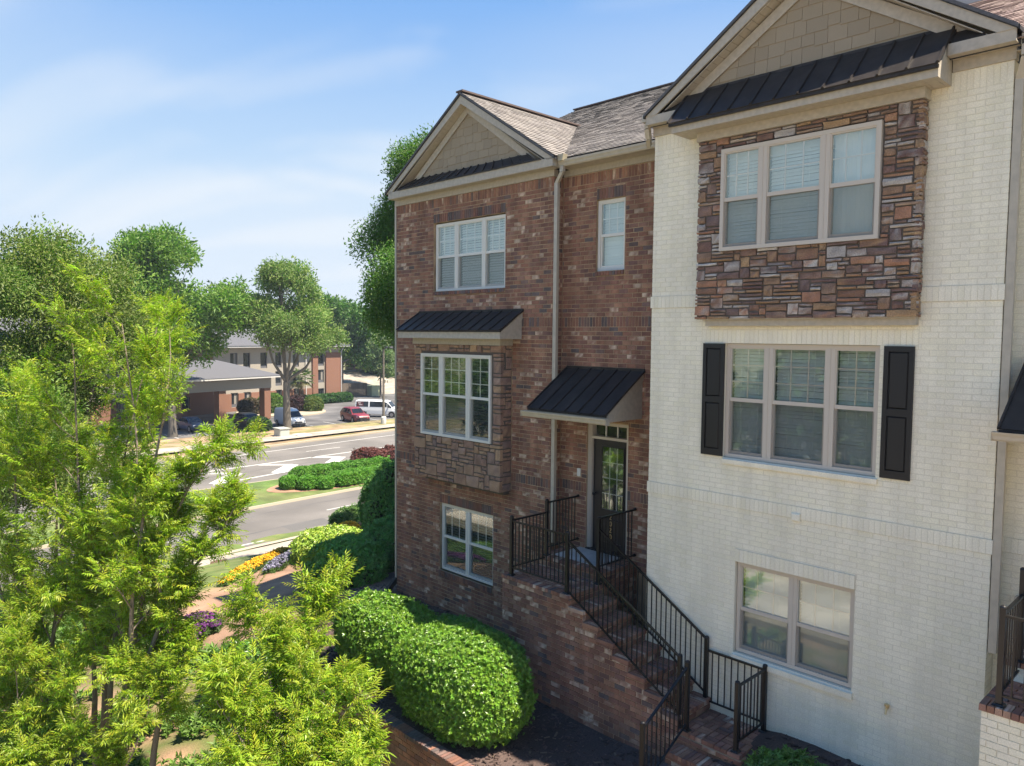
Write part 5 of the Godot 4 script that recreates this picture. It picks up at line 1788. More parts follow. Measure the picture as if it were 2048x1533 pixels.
# ---------------------------------------------------------------- vehicles
# side profile (x forward, y up) lofted over half widths; x runs forward, z to the side
func car(label: String, at: Vector3, heading: float, kind: String, color: Color) -> Node3D:
	var names_of := {"suv": "sport_utility_vehicle", "van": "delivery_van", "bus": "passenger_van", "sedan": "saloon_car"}
	var cats := {"suv": "car", "van": "van", "bus": "van", "sedan": "car"}
	var o := Node3D.new()
	o.name = numbered(names_of[kind])
	add_child(o)
	o.position = at
	o.rotation.y = heading
	tag(o, label, cats[kind], "vehicles parked by the hotel")
	# stations along the length: [x, floor, belt, roof, half width low, half width belt, half width roof]
	var st := []
	var wr := 0.34
	var wx := [1.4, -1.35]
	if kind == "suv":
		st = [[-2.28, 0.55, 0.95, 0.97, 0.78, 0.80, 0.7], [-2.2, 0.38, 1.0, 1.12, 0.88, 0.90, 0.74], [-1.9, 0.3, 1.04, 1.56, 0.92, 0.92, 0.68], [-1.5, 0.26, 1.05, 1.66, 0.93, 0.93, 0.67], [-0.3, 0.24, 1.02, 1.70, 0.93, 0.93, 0.66], [0.3, 0.24, 1.0, 1.62, 0.93, 0.92, 0.65], [1.0, 0.26, 1.0, 1.06, 0.93, 0.91, 0.78], [1.9, 0.28, 0.96, 0.98, 0.90, 0.88, 0.75], [2.2, 0.34, 0.85, 0.87, 0.84, 0.80, 0.66], [2.3, 0.45, 0.7, 0.72, 0.72, 0.70, 0.6]]
		wr = 0.36
	elif kind == "van":
		st = [[-2.3, 0.45, 1.0, 1.85, 0.86, 0.87, 0.76], [-2.25, 0.35, 1.05, 1.95, 0.89, 0.89, 0.77], [-1.0, 0.27, 1.05, 2.0, 0.9, 0.9, 0.77], [0.3, 0.25, 1.05, 1.95, 0.9, 0.9, 0.75], [0.75, 0.25, 1.05, 1.78, 0.9, 0.89, 0.72], [1.5, 0.26, 1.05, 1.12, 0.9, 0.88, 0.76], [2.05, 0.3, 0.92, 0.95, 0.86, 0.83, 0.72], [2.25, 0.36, 0.78, 0.8, 0.78, 0.76, 0.66]]
		wr = 0.32
		wx = [1.5, -1.4]
	elif kind == "bus":
		st = [[-2.8, 0.5, 1.15, 1.95, 0.95, 0.97, 0.84], [-2.72, 0.42, 1.2, 2.08, 0.99, 0.99, 0.85], [-1.0, 0.34, 1.2, 2.1, 1.0, 1.0, 0.85], [0.9, 0.32, 1.2, 2.06, 1.0, 1.0, 0.83], [1.3, 0.32, 1.2, 1.95, 1.0, 0.99, 0.8], [1.9, 0.34, 1.18, 1.24, 0.99, 0.97, 0.82], [2.55, 0.4, 1.05, 1.08, 0.95, 0.92, 0.8], [2.75, 0.46, 0.8, 0.82, 0.9, 0.88, 0.75]]
		wx = [1.9, -1.7]
		wr = 0.36
	else:
		st = [[-2.3, 0.5, 0.9, 0.92, 0.72, 0.76, 0.66], [-2.1, 0.34, 0.95, 1.0, 0.85, 0.87, 0.72], [-1.5, 0.26, 0.97, 1.12, 0.9, 0.9, 0.68], [-0.8, 0.22, 0.96, 1.42, 0.9, 0.9, 0.6], [0.1, 0.22, 0.94, 1.44, 0.9, 0.9, 0.6], [0.9, 0.22, 0.93, 1.0, 0.9, 0.89, 0.72], [1.8, 0.26, 0.86, 0.88, 0.86, 0.84, 0.7], [2.2, 0.34, 0.72, 0.74, 0.76, 0.74, 0.62]]
	var body := MB.new()
	var glass_mb := MB.new()
	body.col = color
	var rings := []
	for s in st:
		var bt: float = s[2]
		rings.append([Vector3(s[0], s[1], s[4] * 0.92), Vector3(s[0], s[1] + 0.12, s[4]), Vector3(s[0], lerpf(s[1], bt, 0.6), s[4] + 0.015), Vector3(s[0], bt, s[5] - 0.01), Vector3(s[0], lerpf(bt, s[3], 0.12), lerpf(s[5], s[6], 0.1)), Vector3(s[0], lerpf(bt, s[3], 0.86), lerpf(s[5], s[6], 0.88)), Vector3(s[0], s[3], s[6] * 0.9), Vector3(s[0], s[3] + 0.012, 0.0)])
	for i in rings.size() - 1:
		for j in 7:
			var a: Vector3 = rings[i][j]
			var b: Vector3 = rings[i + 1][j]
			var c: Vector3 = rings[i + 1][j + 1]
			var d: Vector3 = rings[i][j + 1]
			var fl := Vector3(1, 1, -1)
			body.quad(a, b, c, d)
			body.quad(b * fl, a * fl, d * fl, c * fl)
		var fl2 := Vector3(1, 1, -1)
		body.quad(rings[i][0] * fl2, rings[i + 1][0] * fl2, rings[i + 1][0], rings[i][0])
	for e in [0, rings.size() - 1]:
		for j in 7:
			var a: Vector3 = rings[e][j]
			var d: Vector3 = rings[e][j + 1]
			var fl := Vector3(1, 1, -1)
			if e == 0: body.quad(a * fl, a, d, d * fl)
			else: body.quad(a, a * fl, d * fl, d)
	put_part(o, "body", body, M.paint)
	# side glass between stations i and i + 1, split by pillars
	var first := 1
	var solid: Array = [1, 2] if kind == "van" else []
	for i in range(first, rings.size() - 2):
		if solid.has(i): continue
		var tall: float = minf(st[i][3] - st[i][2], st[i + 1][3] - st[i + 1][2])
		if tall < 0.2 and st[i][3] - st[i][2] < 0.35 and st[i + 1][3] - st[i + 1][2] < 0.35: continue
		var g := MB.new()
		for sg in [1, -1]:
			var f := Vector3(1, 1, sg)
			var off := Vector3(0, 0.004, 0.012)
			var a: Vector3 = (rings[i][4].lerp(rings[i + 1][4], 0.05) + off)
			var b: Vector3 = (rings[i][4].lerp(rings[i + 1][4], 0.95) + off)
			var c: Vector3 = (rings[i][5].lerp(rings[i + 1][5], 0.95) + off)
			var d: Vector3 = (rings[i][5].lerp(rings[i + 1][5], 0.05) + off)
			if sg > 0: g.quad(a, b, c, d)
			else: g.quad(b * f, a * f, d * f, c * f)
		put_part(o, "side_window", g, M.dark_glass)
	# windscreen: the steepest fall of the roof line towards the front
	for i in range(2, rings.size() - 1):
		if st[i][3] - st[i + 1][3] > 0.4:
			var g := MB.new()
			var nrm := Vector3(0.03, 0.02, 0)
			var a: Vector3 = rings[i + 1][6].lerp(rings[i][6], 0.06) + nrm
			var b: Vector3 = rings[i][6].lerp(rings[i + 1][6], 0.08) + nrm
			g.quad(a * Vector3(1, 1, 1), a * Vector3(1, 1, -1), b * Vector3(1, 1, -1), b)
			put_part(o, "windscreen", g, M.dark_glass)
	var fx: float = st[st.size() - 1][0]
	var bx: float = st[0][0]
	var wid: float = st[3][4]
	for sg in [1, -1]:
		var hl := MB.new()
		var hy: float = st[st.size() - 2][2] - 0.12
		hl.cbox(Vector3(fx - 0.28, hy - 0.08, sg * wid * 0.72 - 0.14), Vector3(fx - 0.06, hy + 0.08, sg * wid * 0.72 + 0.14), 0.03)
		put_part(o, "headlight", hl, M.lens_white)
		var tl := MB.new()
		tl.box(Vector3(bx - 0.02, st[1][2] - 0.22, sg * wid * 0.8 - 0.08), Vector3(bx + 0.1, st[1][2] + 0.06, sg * wid * 0.8 + 0.08))
		put_part(o, "tail_light", tl, M.lens_red)
		var mr := MB.new()
		var mx: float = 0.75 if kind != "bus" else 1.45
		mr.cbox(Vector3(mx, st[4][2] + 0.02, sg * (wid + 0.1) - 0.09), Vector3(mx + 0.1, st[4][2] + 0.2, sg * (wid + 0.1) + 0.09), 0.02)
		put_part(o, "mirror", mr, M.trim_black)
		for x in wx:
			var ty := MB.new()
			var zc: float = sg * (wid - 0.08)
			ty.cyl(Vector3(x, wr, zc - 0.11), Vector3(x, wr, zc + 0.115), wr, 20)
			var wn := put_part(o, "wheel", ty, M.rubber)
			var rm := MB.new()
			rm.cyl(Vector3(x, wr, zc + sg * 0.1), Vector3(x, wr, zc + sg * 0.125), wr * 0.62, 16)
			put_part(wn, "rim", rm, M.alloy)
			var ar := MB.new()
			for k in 9:
				var w0 := PI * k / 9.0
				var w1 := PI * (k + 1) / 9.0
				var p0 := Vector3(x + cos(w0) * (wr + 0.07), wr + sin(w0) * (wr + 0.07), sg * (wid + 0.018))
				var p1 := Vector3(x + cos(w1) * (wr + 0.07), wr + sin(w1) * (wr + 0.07), sg * (wid + 0.018))
				var q0 := Vector3(x, wr, sg * (wid + 0.018))
				if sg > 0: ar.tri(q0, p0, p1)
				else: ar.tri(q0, p1, p0)
			put_part(o, "wheel_arch", ar, M.trim_black)
	var bp := MB.new()
	bp.cbox(Vector3(fx - 0.2, 0.28, -wid * 0.85), Vector3(fx + 0.05, 0.55, wid * 0.85), 0.04)
	bp.cbox(Vector3(bx - 0.05, 0.32, -wid * 0.85), Vector3(bx + 0.1, 0.55, wid * 0.85), 0.03)
	put_part(o, "bumper", bp, M.trim_black)
	var gr := MB.new()
	gr.box(Vector3(fx - 0.12, 0.58, -wid * 0.5), Vector3(fx + 0.012, 0.72, wid * 0.5))
	put_part(o, "grille", gr, M.trim_black)
	return o

func put_part(p: Node, called: String, mb: MB, m: Material) -> MeshInstance3D:
	return place(p, called, mb.mesh(), m)

func vehicles() -> void:
	var y := ROAD + 0.025
	car("small white delivery van parked behind the street tree, facing the road", Vector3(-77.9, y, -31.0), deg_to_rad(-4), "van", Color(0.72, 0.72, 0.72))
	car("dark red sport utility vehicle parked right of the white delivery van", Vector3(-77.3, y, -39.0), deg_to_rad(-8), "suv", Color(0.22, 0.012, 0.018))
	var b := car("white passenger van with dark windows, half hidden by the corner of the brick house", Vector3(-80.2, y, -44.4), deg_to_rad(38), "bus", Color(0.70, 0.72, 0.74))
	var sg := MB.new()
	sg.col = Color(0.12, 0.04, 0.05)
	sg.box(Vector3(-2.55, 1.33, 0.985), Vector3(-1.7, 1.95, 0.99))
	put_part(b, "window_poster", sg, M.plain)
	for q in [[-2.4, 1.7, 0.35, 0.12], [-2.3, 1.5, 0.45, 0.1]]:
		var t := MB.new()
		t.col = Color(0.7, 0.6, 0.6)
		t.box(Vector3(q[0], q[1], 0.99), Vector3(q[0] + q[2], q[1] + q[3], 0.994))
		put_part(b, "poster_print", t, M.plain)
	car("black car parked left of the white delivery van, half hidden by the foreground leaves", Vector3(-78.5, y, -26.6), deg_to_rad(2), "suv", Color(0.012, 0.013, 0.017))
	car("dark blue car glimpsed between the leaves of the foreground tree, left of the black car", Vector3(-81.0, y, -21.4), deg_to_rad(3), "sedan", Color(0.03, 0.055, 0.12))


# ---------------------------------------------------------------- small things across the street
func street_things() -> void:
	var p := thing("lamp_post", Vector3(-71.95, ROAD + 0.2, -39.36), "grey lamp post standing on the verge in front of the white passenger van", "lamp post")
	var m := MB.new()
	m.tube([Vector3(-71.95, ROAD + 0.2, -39.36), Vector3(-71.95, -1.5, -39.36)], [0.16, 0.09], 10)
	part(p, "pole", m, M.bark_grey)
	m = MB.new()
	m.lathe(Vector3(-71.95, ROAD + 0.2, -39.36), [Vector2(0.3, 0), Vector2(0.3, 0.75), Vector2(0.24, 0.85), Vector2(0.14, 0.87)], 12)
	part(p, "footing", m, M.concrete)
	m = MB.new()
	m.bar(Vector3(-71.95, -1.55, -39.36), Vector3(-70.8, -1.4, -39.36), EZ * 0.1, EY * 0.1)
	m.cbox(Vector3(-71.2, -1.5, -39.56), Vector3(-70.4, -1.32, -39.16), 0.05)
	part(p, "lamp_head", m, M.hotel_roof)
	m = MB.new()
	m.cbox(Vector3(-70.1, ROAD + 0.1, -26.1), Vector3(-68.8, ROAD + 1.0, -25.1), 0.06)
	m.box(Vector3(-70.18, ROAD + 1.0, -26.18), Vector3(-68.72, ROAD + 1.07, -25.02))
	solo("utility_box", m, M.pale_box, "pale square utility box at the foot of the street tree", "utility box")
	m = MB.new()
	m.cbox(Vector3(-69.3, ROAD + 0.1, -28.0), Vector3(-67.8, ROAD + 0.38, -26.6), 0.05)
	solo("utility_vault", m, M.concrete, "flat concrete vault lid in the dry grass right of the utility box", "vault lid")
	m = MB.new()
	m.cbox(Vector3(-109.4, ROAD, -63.3), Vector3(-107.4, ROAD + 1.75, -61.5), 0.08)
	solo("transformer_box", m, M.pale_green, "pale green transformer box at the right end of the wooden fence", "transformer box")
	var f := thing("board_fence", Vector3(-109.2, ROAD, -59.0), "weathered grey vertical board fence beside the hotel", "fence")
	for i in 24:
		var t := i / 23.0
		var a := Vector3(-109.2, ROAD, -56.8).lerp(Vector3(-108.6, ROAD, -61.3), t)
		var b := MB.new()
		b.col = Color(1, 1, 1) * rng.randf_range(0.7, 1.25)
		b.box(a + Vector3(-0.02, 0, -0.088), a + Vector3(0.02, 2.25 + rng.randf_range(-0.06, 0.06), 0.088))
		part(f, "board", b, M.wood_grey)
	var ps := MB.new()
	for i in 3:
		var a := Vector3(-109.3, ROAD, -56.8).lerp(Vector3(-108.7, ROAD, -61.3), i / 2.0)
		ps.box(a + Vector3(-0.08, 0, -0.06), a + Vector3(0.0, 2.1, 0.06))
	part(f, "fence_post", ps, M.wood_grey)
	# the low building behind the fence and the paved slope
	var b2 := thing("storage_building", Vector3(-135, ROAD, -86), "low red brick building with white doors glimpsed between the trees right of the hotel", "building")
	m = MB.new()
	m.box(Vector3(-142, ROAD, -108), Vector3(-134, -4.0, -78))
	part(b2, "wall", m, M.hotel_brick)
	for i in 5:
		var dm := MB.new()
		dm.box(Vector3(-133.99, ROAD + 0.8, -80.5 - i * 5.0), Vector3(-133.9, -5.5, -78.9 - i * 5.0))
		part(b2, "door", dm, M.fascia)
	m = MB.new()
	m.box(Vector3(-142.5, -4.0, -108.5), Vector3(-133.2, -3.6, -77.5))
	m.hexa([Vector3(-133, -3.59, -77), Vector3(-133, -3.59, -109), Vector3(-138, -1.6, -109), Vector3(-138, -1.6, -77), Vector3(-143, -3.6, -77), Vector3(-143, -3.6, -109), Vector3(-138.2, -1.6, -109), Vector3(-138.2, -1.6, -77)])
	part(b2, "roof", m, M.hotel_roof)
	m = MB.new()
	m.quad(Vector3(-134, -7.2, -60), Vector3(-110.5, ROAD + 0.05, -62), Vector3(-104, ROAD + 0.05, -120), Vector3(-134, -7.2, -120))
	struct("paved_slope", m, M.sidewalk)
	var b3 := thing("hill_house", Vector3(-157, ROAD, -59), "grey house roof rising above the far trees left of the street tree", "house")
	m = MB.new()
	m.box(Vector3(-162, ROAD, -66), Vector3(-152, 5.0, -52))
	part(b3, "wall", m, M.hotel_wall)
	m = MB.new()
	m.prism([Vector3(-151, 4.8, -51), Vector3(-151, 4.8, -67), Vector3(-151, 8.6, -59)], Vector3(-12.0, 0, 0))
	part(b3, "roof", m, M.bark_grey)


# ---------------------------------------------------------------- plants
func leaf(mb: MB, p: Vector3, d: Vector3, up: Vector3, l: float, w: float) -> void:
	var side := d.cross(up).normalized()
	var nr := side.cross(d).normalized()
	var m := p + d * l * 0.42
	var tip := p + d * l - nr * l * 0.12
	var a := m + side * w * 0.5 + nr * w * 0.18
	var b := m - side * w * 0.5 + nr * w * 0.18
	mb.tri(p, a, tip)
	mb.tri(p, tip, b)

# a leafy twig along +x with narrow drooping leaves
func sprig(count: int, tl: float, ll: float, lw: float, droop: float, seed_: int) -> ArrayMesh:
	var r := RandomNumberGenerator.new()
	r.seed = seed_
	var mb := MB.new()
	mb.col = Color(0.45, 0.28, 0.3)
	mb.tube([Vector3.ZERO, Vector3(tl * 0.5, 0.01, 0), Vector3(tl, -0.02, 0)], [0.004, 0.003, 0.0015], 3)
	for i in count:
		var t := (i + 0.6) / count
		var p := Vector3(tl * t, 0.01 * sin(t * 3.0), 0)
		var s := 1.0 if i % 2 == 0 else -1.0
		var d := Vector3(0.75 + r.randf_range(-0.2, 0.3), -droop * r.randf_range(0.5, 1.2), s * r.randf_range(0.5, 1.0))
		if i == count - 1: d = Vector3(1, -droop * 0.6, 0)
		var k := r.randf_range(0.8, 1.15)
		mb.col = Color(k * r.randf_range(0.9, 1.15), k, k * 0.9)
		if r.randf() < 0.06: mb.col = Color(1.5, 0.75, 0.6)
		leaf(mb, p, d.normalized(), Vector3(r.randf_range(-0.4, 0.4), 1, r.randf_range(-0.4, 0.4)), ll * r.randf_range(0.75, 1.15), lw * r.randf_range(0.8, 1.2))
	return mb.mesh()

# a ball of leaves
func clump(count: int, size: float, lw: float, seed_: int) -> ArrayMesh:
	var r := RandomNumberGenerator.new()
	r.seed = seed_
	var mb := MB.new()
	for i in count:
		var p := Vector3(r.randfn(), r.randfn(), r.randfn()).normalized() * pow(r.randf(), 0.4) * 0.5
		var d := (p.normalized() + Vector3(r.randfn(), r.randfn() - 0.4, r.randfn()) * 0.7).normalized()
		var k := r.randf_range(0.75, 1.2)
		mb.col = Color(k * r.randf_range(0.9, 1.1), k, k)
		leaf(mb, p, d, Vector3(r.randfn() * 0.5, 1, r.randfn() * 0.5), size * r.randf_range(0.7, 1.3), lw * r.randf_range(0.8, 1.2))
	return mb.mesh()

# small stiff leaves round a shoot along +y
func rosette(count: int, l: float, w: float, seed_: int) -> ArrayMesh:
	var r := RandomNumberGenerator.new()
	r.seed = seed_
	var mb := MB.new()
	for i in count:
		var a := i * 2.4
		var k := r.randf_range(0.8, 1.2)
		mb.col = Color(k, k, k)
		var d := Vector3(cos(a), r.randf_range(0.25, 1.1), sin(a)).normalized()
		leaf(mb, Vector3(0, l * 0.12 * i, 0), d, EY, l * r.randf_range(0.8, 1.2), w)
	return mb.mesh()

func tilted(d: Vector3, roll: float, s: float, axis_y := false) -> Basis:
	# a basis whose x (or y) axis runs along d
	var x := d.normalized()
	var z := x.cross(EY if absf(x.y) < 0.95 else EX).normalized()
	var y := z.cross(x)
	var b := Basis(x, y, z) if not axis_y else Basis(z, x, z.cross(x))
	return b.rotated(x, roll).scaled(Vector3(s, s, s))

func grow(mb: MB, p: Vector3, d: Vector3, l: float, r: float, level: int, tips: Array, kids: Array, up: float) -> void:
	var n := 5
	var pts := [p]
	var rad := [r]
	var q := p
	var dd := d
	for i in n:
		dd = (dd + Vector3(rng.randfn(), rng.randfn(), rng.randfn()) * 0.11 + EY * up * 0.1).normalized()
		q += dd * l / n
		pts.append(q)
		rad.append(maxf(r * (1.0 - 0.62 * (i + 1) / n), 0.0022))
	mb.tube(pts, rad, 7 if r > 0.03 else (5 if r > 0.01 else 3))
	if level >= kids.size():
		for i in range(1, pts.size()):
			tips.append([pts[i], (pts[i] - pts[i - 1]).normalized()])
			tips.append([pts[i].lerp(pts[i - 1], 0.5), (pts[i] - pts[i - 1]).normalized()])
		return
	spread(mb, pts, rad, l, level, tips, kids, up)

func spread(mb: MB, pts: Array, rad: Array, l: float, level: int, tips: Array, kids: Array, up: float, from := 0.25) -> void:
	var k: int = kids[level]
	for i in k:
		var t: float = lerpf(from, 0.98, (i + rng.randf()) / k) * (pts.size() - 1)
		var j := mini(int(t), pts.size() - 2)
		var at: Vector3 = pts[j].lerp(pts[j + 1], t - j)
		var ax: Vector3 = (pts[j + 1] - pts[j]).normalized()
		var o := ax.cross(Vector3(rng.randfn(), rng.randfn(), rng.randfn())).normalized()
		var cd := (ax * rng.randf_range(0.55, 1.0) + o * rng.randf_range(0.5, 1.0) + EY * up * 0.4).normalized()
		var rr: float = lerpf(rad[j], rad[j + 1], t - j)
		grow(mb, at, cd, l * rng.randf_range(0.38, 0.62), rr * 0.5, level + 1, tips, kids, up)
	tips.append([pts[pts.size() - 1], (pts[pts.size() - 1] - pts[pts.size() - 2]).normalized()])

# a tree grown along given stems; sprigs on every twig
func stem_tree(called: String, label: String, stems: Array, r0: float, kids: Array, twig: Array, color: Color, per: int, size: float, from := 0.3, len_ := 1.7, cat := "tree", group := "", reach := []) -> void:
	var at: Vector3 = stems[0][0]
	var t := thing(called, at, label, cat, group)
	var mb := MB.new()
	var tips := []
	for s in stems:
		var pts := []
		var rad := []
		# smooth the guide
		for i in s.size() - 1:
			for k in 3:
				var w := k / 3.0
				var p0: Vector3 = s[maxi(i - 1, 0)]
				var p3: Vector3 = s[mini(i + 2, s.size() - 1)]
				pts.append(s[i].cubic_interpolate(s[i + 1], p0, p3, w) + Vector3(rng.randfn(), 0, rng.randfn()) * 0.012)
		pts.append(s[s.size() - 1])
		for i in pts.size():
			rad.append(r0 * lerpf(1.0, 0.13, pow(float(i) / (pts.size() - 1), 0.8)))
		mb.tube(pts, rad, 8)
		var far: float = reach[stems.find(s)] if reach.size() else 1.0
		spread(mb, pts, rad, len_ * far, 0, tips, kids, 0.5, from)
	part(t, "trunk", mb, M.bark_pale)
	var groups := []
	for k in twig.size(): groups.append([[], []])
	for q in tips:
		for k in per:
			var d: Vector3 = (q[1] + Vector3(rng.randfn(), rng.randfn() * 0.6, rng.randfn()) * 0.75).normalized()
			var g: Array = groups[rng.randi_range(0, twig.size() - 1)]
			g[0].append(Transform3D(tilted(d, rng.randf_range(-0.6, 0.6), size * rng.randf_range(0.75, 1.25)), q[0] + Vector3(rng.randfn(), rng.randfn(), rng.randfn()) * 0.05))
			var c := color * rng.randf_range(0.72, 1.2)
			c.r *= rng.randf_range(0.85, 1.15)
			g[1].append(c)
	for k in twig.size():
		scatter(t, "crown" if k == 0 else "crown_%03d" % k, twig[k], M.leaf, groups[k][0], groups[k][1], "stuff")

# a tree seen from afar: lobes are [centre, radii]
func crown_tree(called: String, label: String, foot: Vector3, fork: Vector3, r0: float, lobes: Array, n: int, mesh: ArrayMesh, size: float, color: Color, gap := -0.1, group := "", fine := false) -> Node3D:
	var t := thing(called, foot, label, "tree", group)
	var mb := MB.new()
	mb.tube([foot, foot.lerp(fork, 0.1), foot.lerp(fork, 0.55) + Vector3(0.1, 0, 0.06) * r0 * 4.0, fork], [r0 * 1.35, r0, r0 * 0.85, r0 * 0.7], 9)
	for q in lobes:
		var a := fork
		var b: Vector3 = q[0]
		var m := a.lerp(b, 0.5) + Vector3(0, -0.12, 0) * (b - a).length()
		mb.tube([a, m, b + Vector3(0, q[1].y * 0.3, 0)], [r0 * 0.5, r0 * 0.32, r0 * 0.08], 6)
		for k in 5:
			var e: Vector3 = b + Vector3(rng.randf_range(-1, 1) * q[1].x, rng.randf_range(-0.8, 1) * q[1].y, rng.randf_range(-1, 1) * q[1].z) * 0.6
			mb.tube([m.lerp(b, 0.5), e], [r0 * 0.16, r0 * 0.04], 4)
	part(t, "trunk", mb, M.bark_grey)
	var xf := []
	var cols := []
	# every lobe is a bunch of smaller ones with air between them
	var puffs := []
	var limbs := MB.new()
	for q in lobes:
		var k := 9
		for i in k:
			var u := Vector3(rng.randfn(), rng.randfn() * 0.8 + 0.25, rng.randfn()).normalized()
			var r: Vector3 = q[1] * rng.randf_range(0.34, 0.52)
			var c: Vector3 = q[0] + u * q[1] * rng.randf_range(0.5, 0.82)
			puffs.append([c, r, rng.randf_range(0.82, 1.2)])
			limbs.tube([q[0] - Vector3(0, q[1].y * 0.4, 0), c + Vector3(0, -r.y * 0.2, 0)], [r0 * 0.14, r0 * 0.03], 4)
	part(t, "branch", limbs, M.bark_grey)
	var vol := 0.0
	for q in puffs: vol += pow(q[1].x * q[1].y * q[1].z, 0.66)
	for q in puffs:
		var k := int(n * pow(q[1].x * q[1].y * q[1].z, 0.66) / vol)
		for i in k:
			var u := Vector3(rng.randfn(), rng.randfn(), rng.randfn()).normalized()
			if u.y < -0.3 and rng.randf() < 0.7: continue
			var p: Vector3 = q[0] + u * q[1] * (rng.randf_range(0.55, 1.0) + (rng.randf() * 0.25 if rng.randf() < 0.12 else 0.0))
			if noise.get_noise_3dv(p * (26.0 if fine else 14.0)) < gap - 0.12: continue
			xf.append(Transform3D(Basis.from_euler(Vector3(rng.randf() * TAU, rng.randf() * TAU, rng.randf() * TAU)).scaled(Vector3.ONE * size * rng.randf_range(0.6, 1.2)), p))
			var c: Color = color * q[2] * rng.randf_range(0.75, 1.22)
			c.r *= rng.randf_range(0.88, 1.15)
			cols.append(c)
	scatter(t, "crown", mesh, M.leaf_soft, xf, cols, "stuff")
	return t

# a clipped or mounded shrub: a rounded block of leaves over a dark inside
func shrub(called: String, label: String, lo: Vector3, hi: Vector3, power: float, n: int, mesh: ArrayMesh, size: float, color: Color, group := "", m: Material = null, rough_ := 0.05, cat := "shrub") -> Node3D:
	var c := (lo + hi) * 0.5
	var h := (hi - lo) * 0.5
	var t := thing(called, Vector3(c.x, lo.y, c.z), label, cat, group)
	var f := func(u: Vector3) -> Vector3:
		var e := 2.0 / power
		var k := pow(pow(absf(u.x), power) + pow(absf(u.y), power) + pow(absf(u.z), power), -1.0 / power)
		return u * k
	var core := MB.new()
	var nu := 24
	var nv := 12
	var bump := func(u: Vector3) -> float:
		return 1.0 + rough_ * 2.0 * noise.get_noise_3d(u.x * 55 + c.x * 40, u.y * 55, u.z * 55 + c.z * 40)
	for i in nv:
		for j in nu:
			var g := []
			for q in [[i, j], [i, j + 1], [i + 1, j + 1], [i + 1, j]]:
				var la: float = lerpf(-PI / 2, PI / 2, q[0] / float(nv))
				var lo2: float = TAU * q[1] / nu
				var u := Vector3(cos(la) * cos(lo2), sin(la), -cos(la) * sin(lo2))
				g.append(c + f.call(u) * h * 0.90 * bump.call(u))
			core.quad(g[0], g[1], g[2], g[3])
	part(t, "dark_core", core, M.under)  # added solid blob, coloured near black as the shaded inside of the shrub
	var xf := []
	var cols := []
	# sample the surface evenly enough: points of a box, pushed onto the shape
	var w := Vector3(h.y * h.z, h.x * h.z, h.x * h.y)
	var tot := w.x * 2 + w.y + w.z * 2
	for i in n:
		var r := rng.randf() * tot
		var u := Vector3(rng.randf_range(-1, 1), rng.randf_range(-1, 1), rng.randf_range(-1, 1))
		if r < w.x * 2: u.x = -1.0 if r < w.x else 1.0
		elif r < w.x * 2 + w.y: u.y = 1.0
		else: u.z = -1.0 if r < w.x * 2 + w.y + w.z else 1.0
		var s: Vector3 = f.call(u)
		var p: Vector3 = c + s * h * bump.call(u.normalized()) * (rng.randf_range(0.9, 1.02) if rng.randf() > 0.03 else rng.randf_range(1.02, 1.09))
		var nr := Vector3(pow(absf(s.x), power - 1) * signf(s.x) / h.x, pow(absf(s.y), power - 1) * signf(s.y) / h.y, pow(absf(s.z), power - 1) * signf(s.z) / h.z).normalized()
		var d := (nr + Vector3(rng.randfn(), rng.randfn() + 0.5, rng.randfn()) * 0.45).normalized()
		xf.append(Transform3D(tilted(d, rng.randf() * TAU, size * rng.randf_range(0.7, 1.3), true), p))
		var k := color * rng.randf_range(0.7, 1.25)
		k.r *= rng.randf_range(0.85, 1.2)
		cols.append(k)
	scatter(t, "foliage", mesh, m if m else M.leaf_glossy, xf, cols, "stuff")
	return t

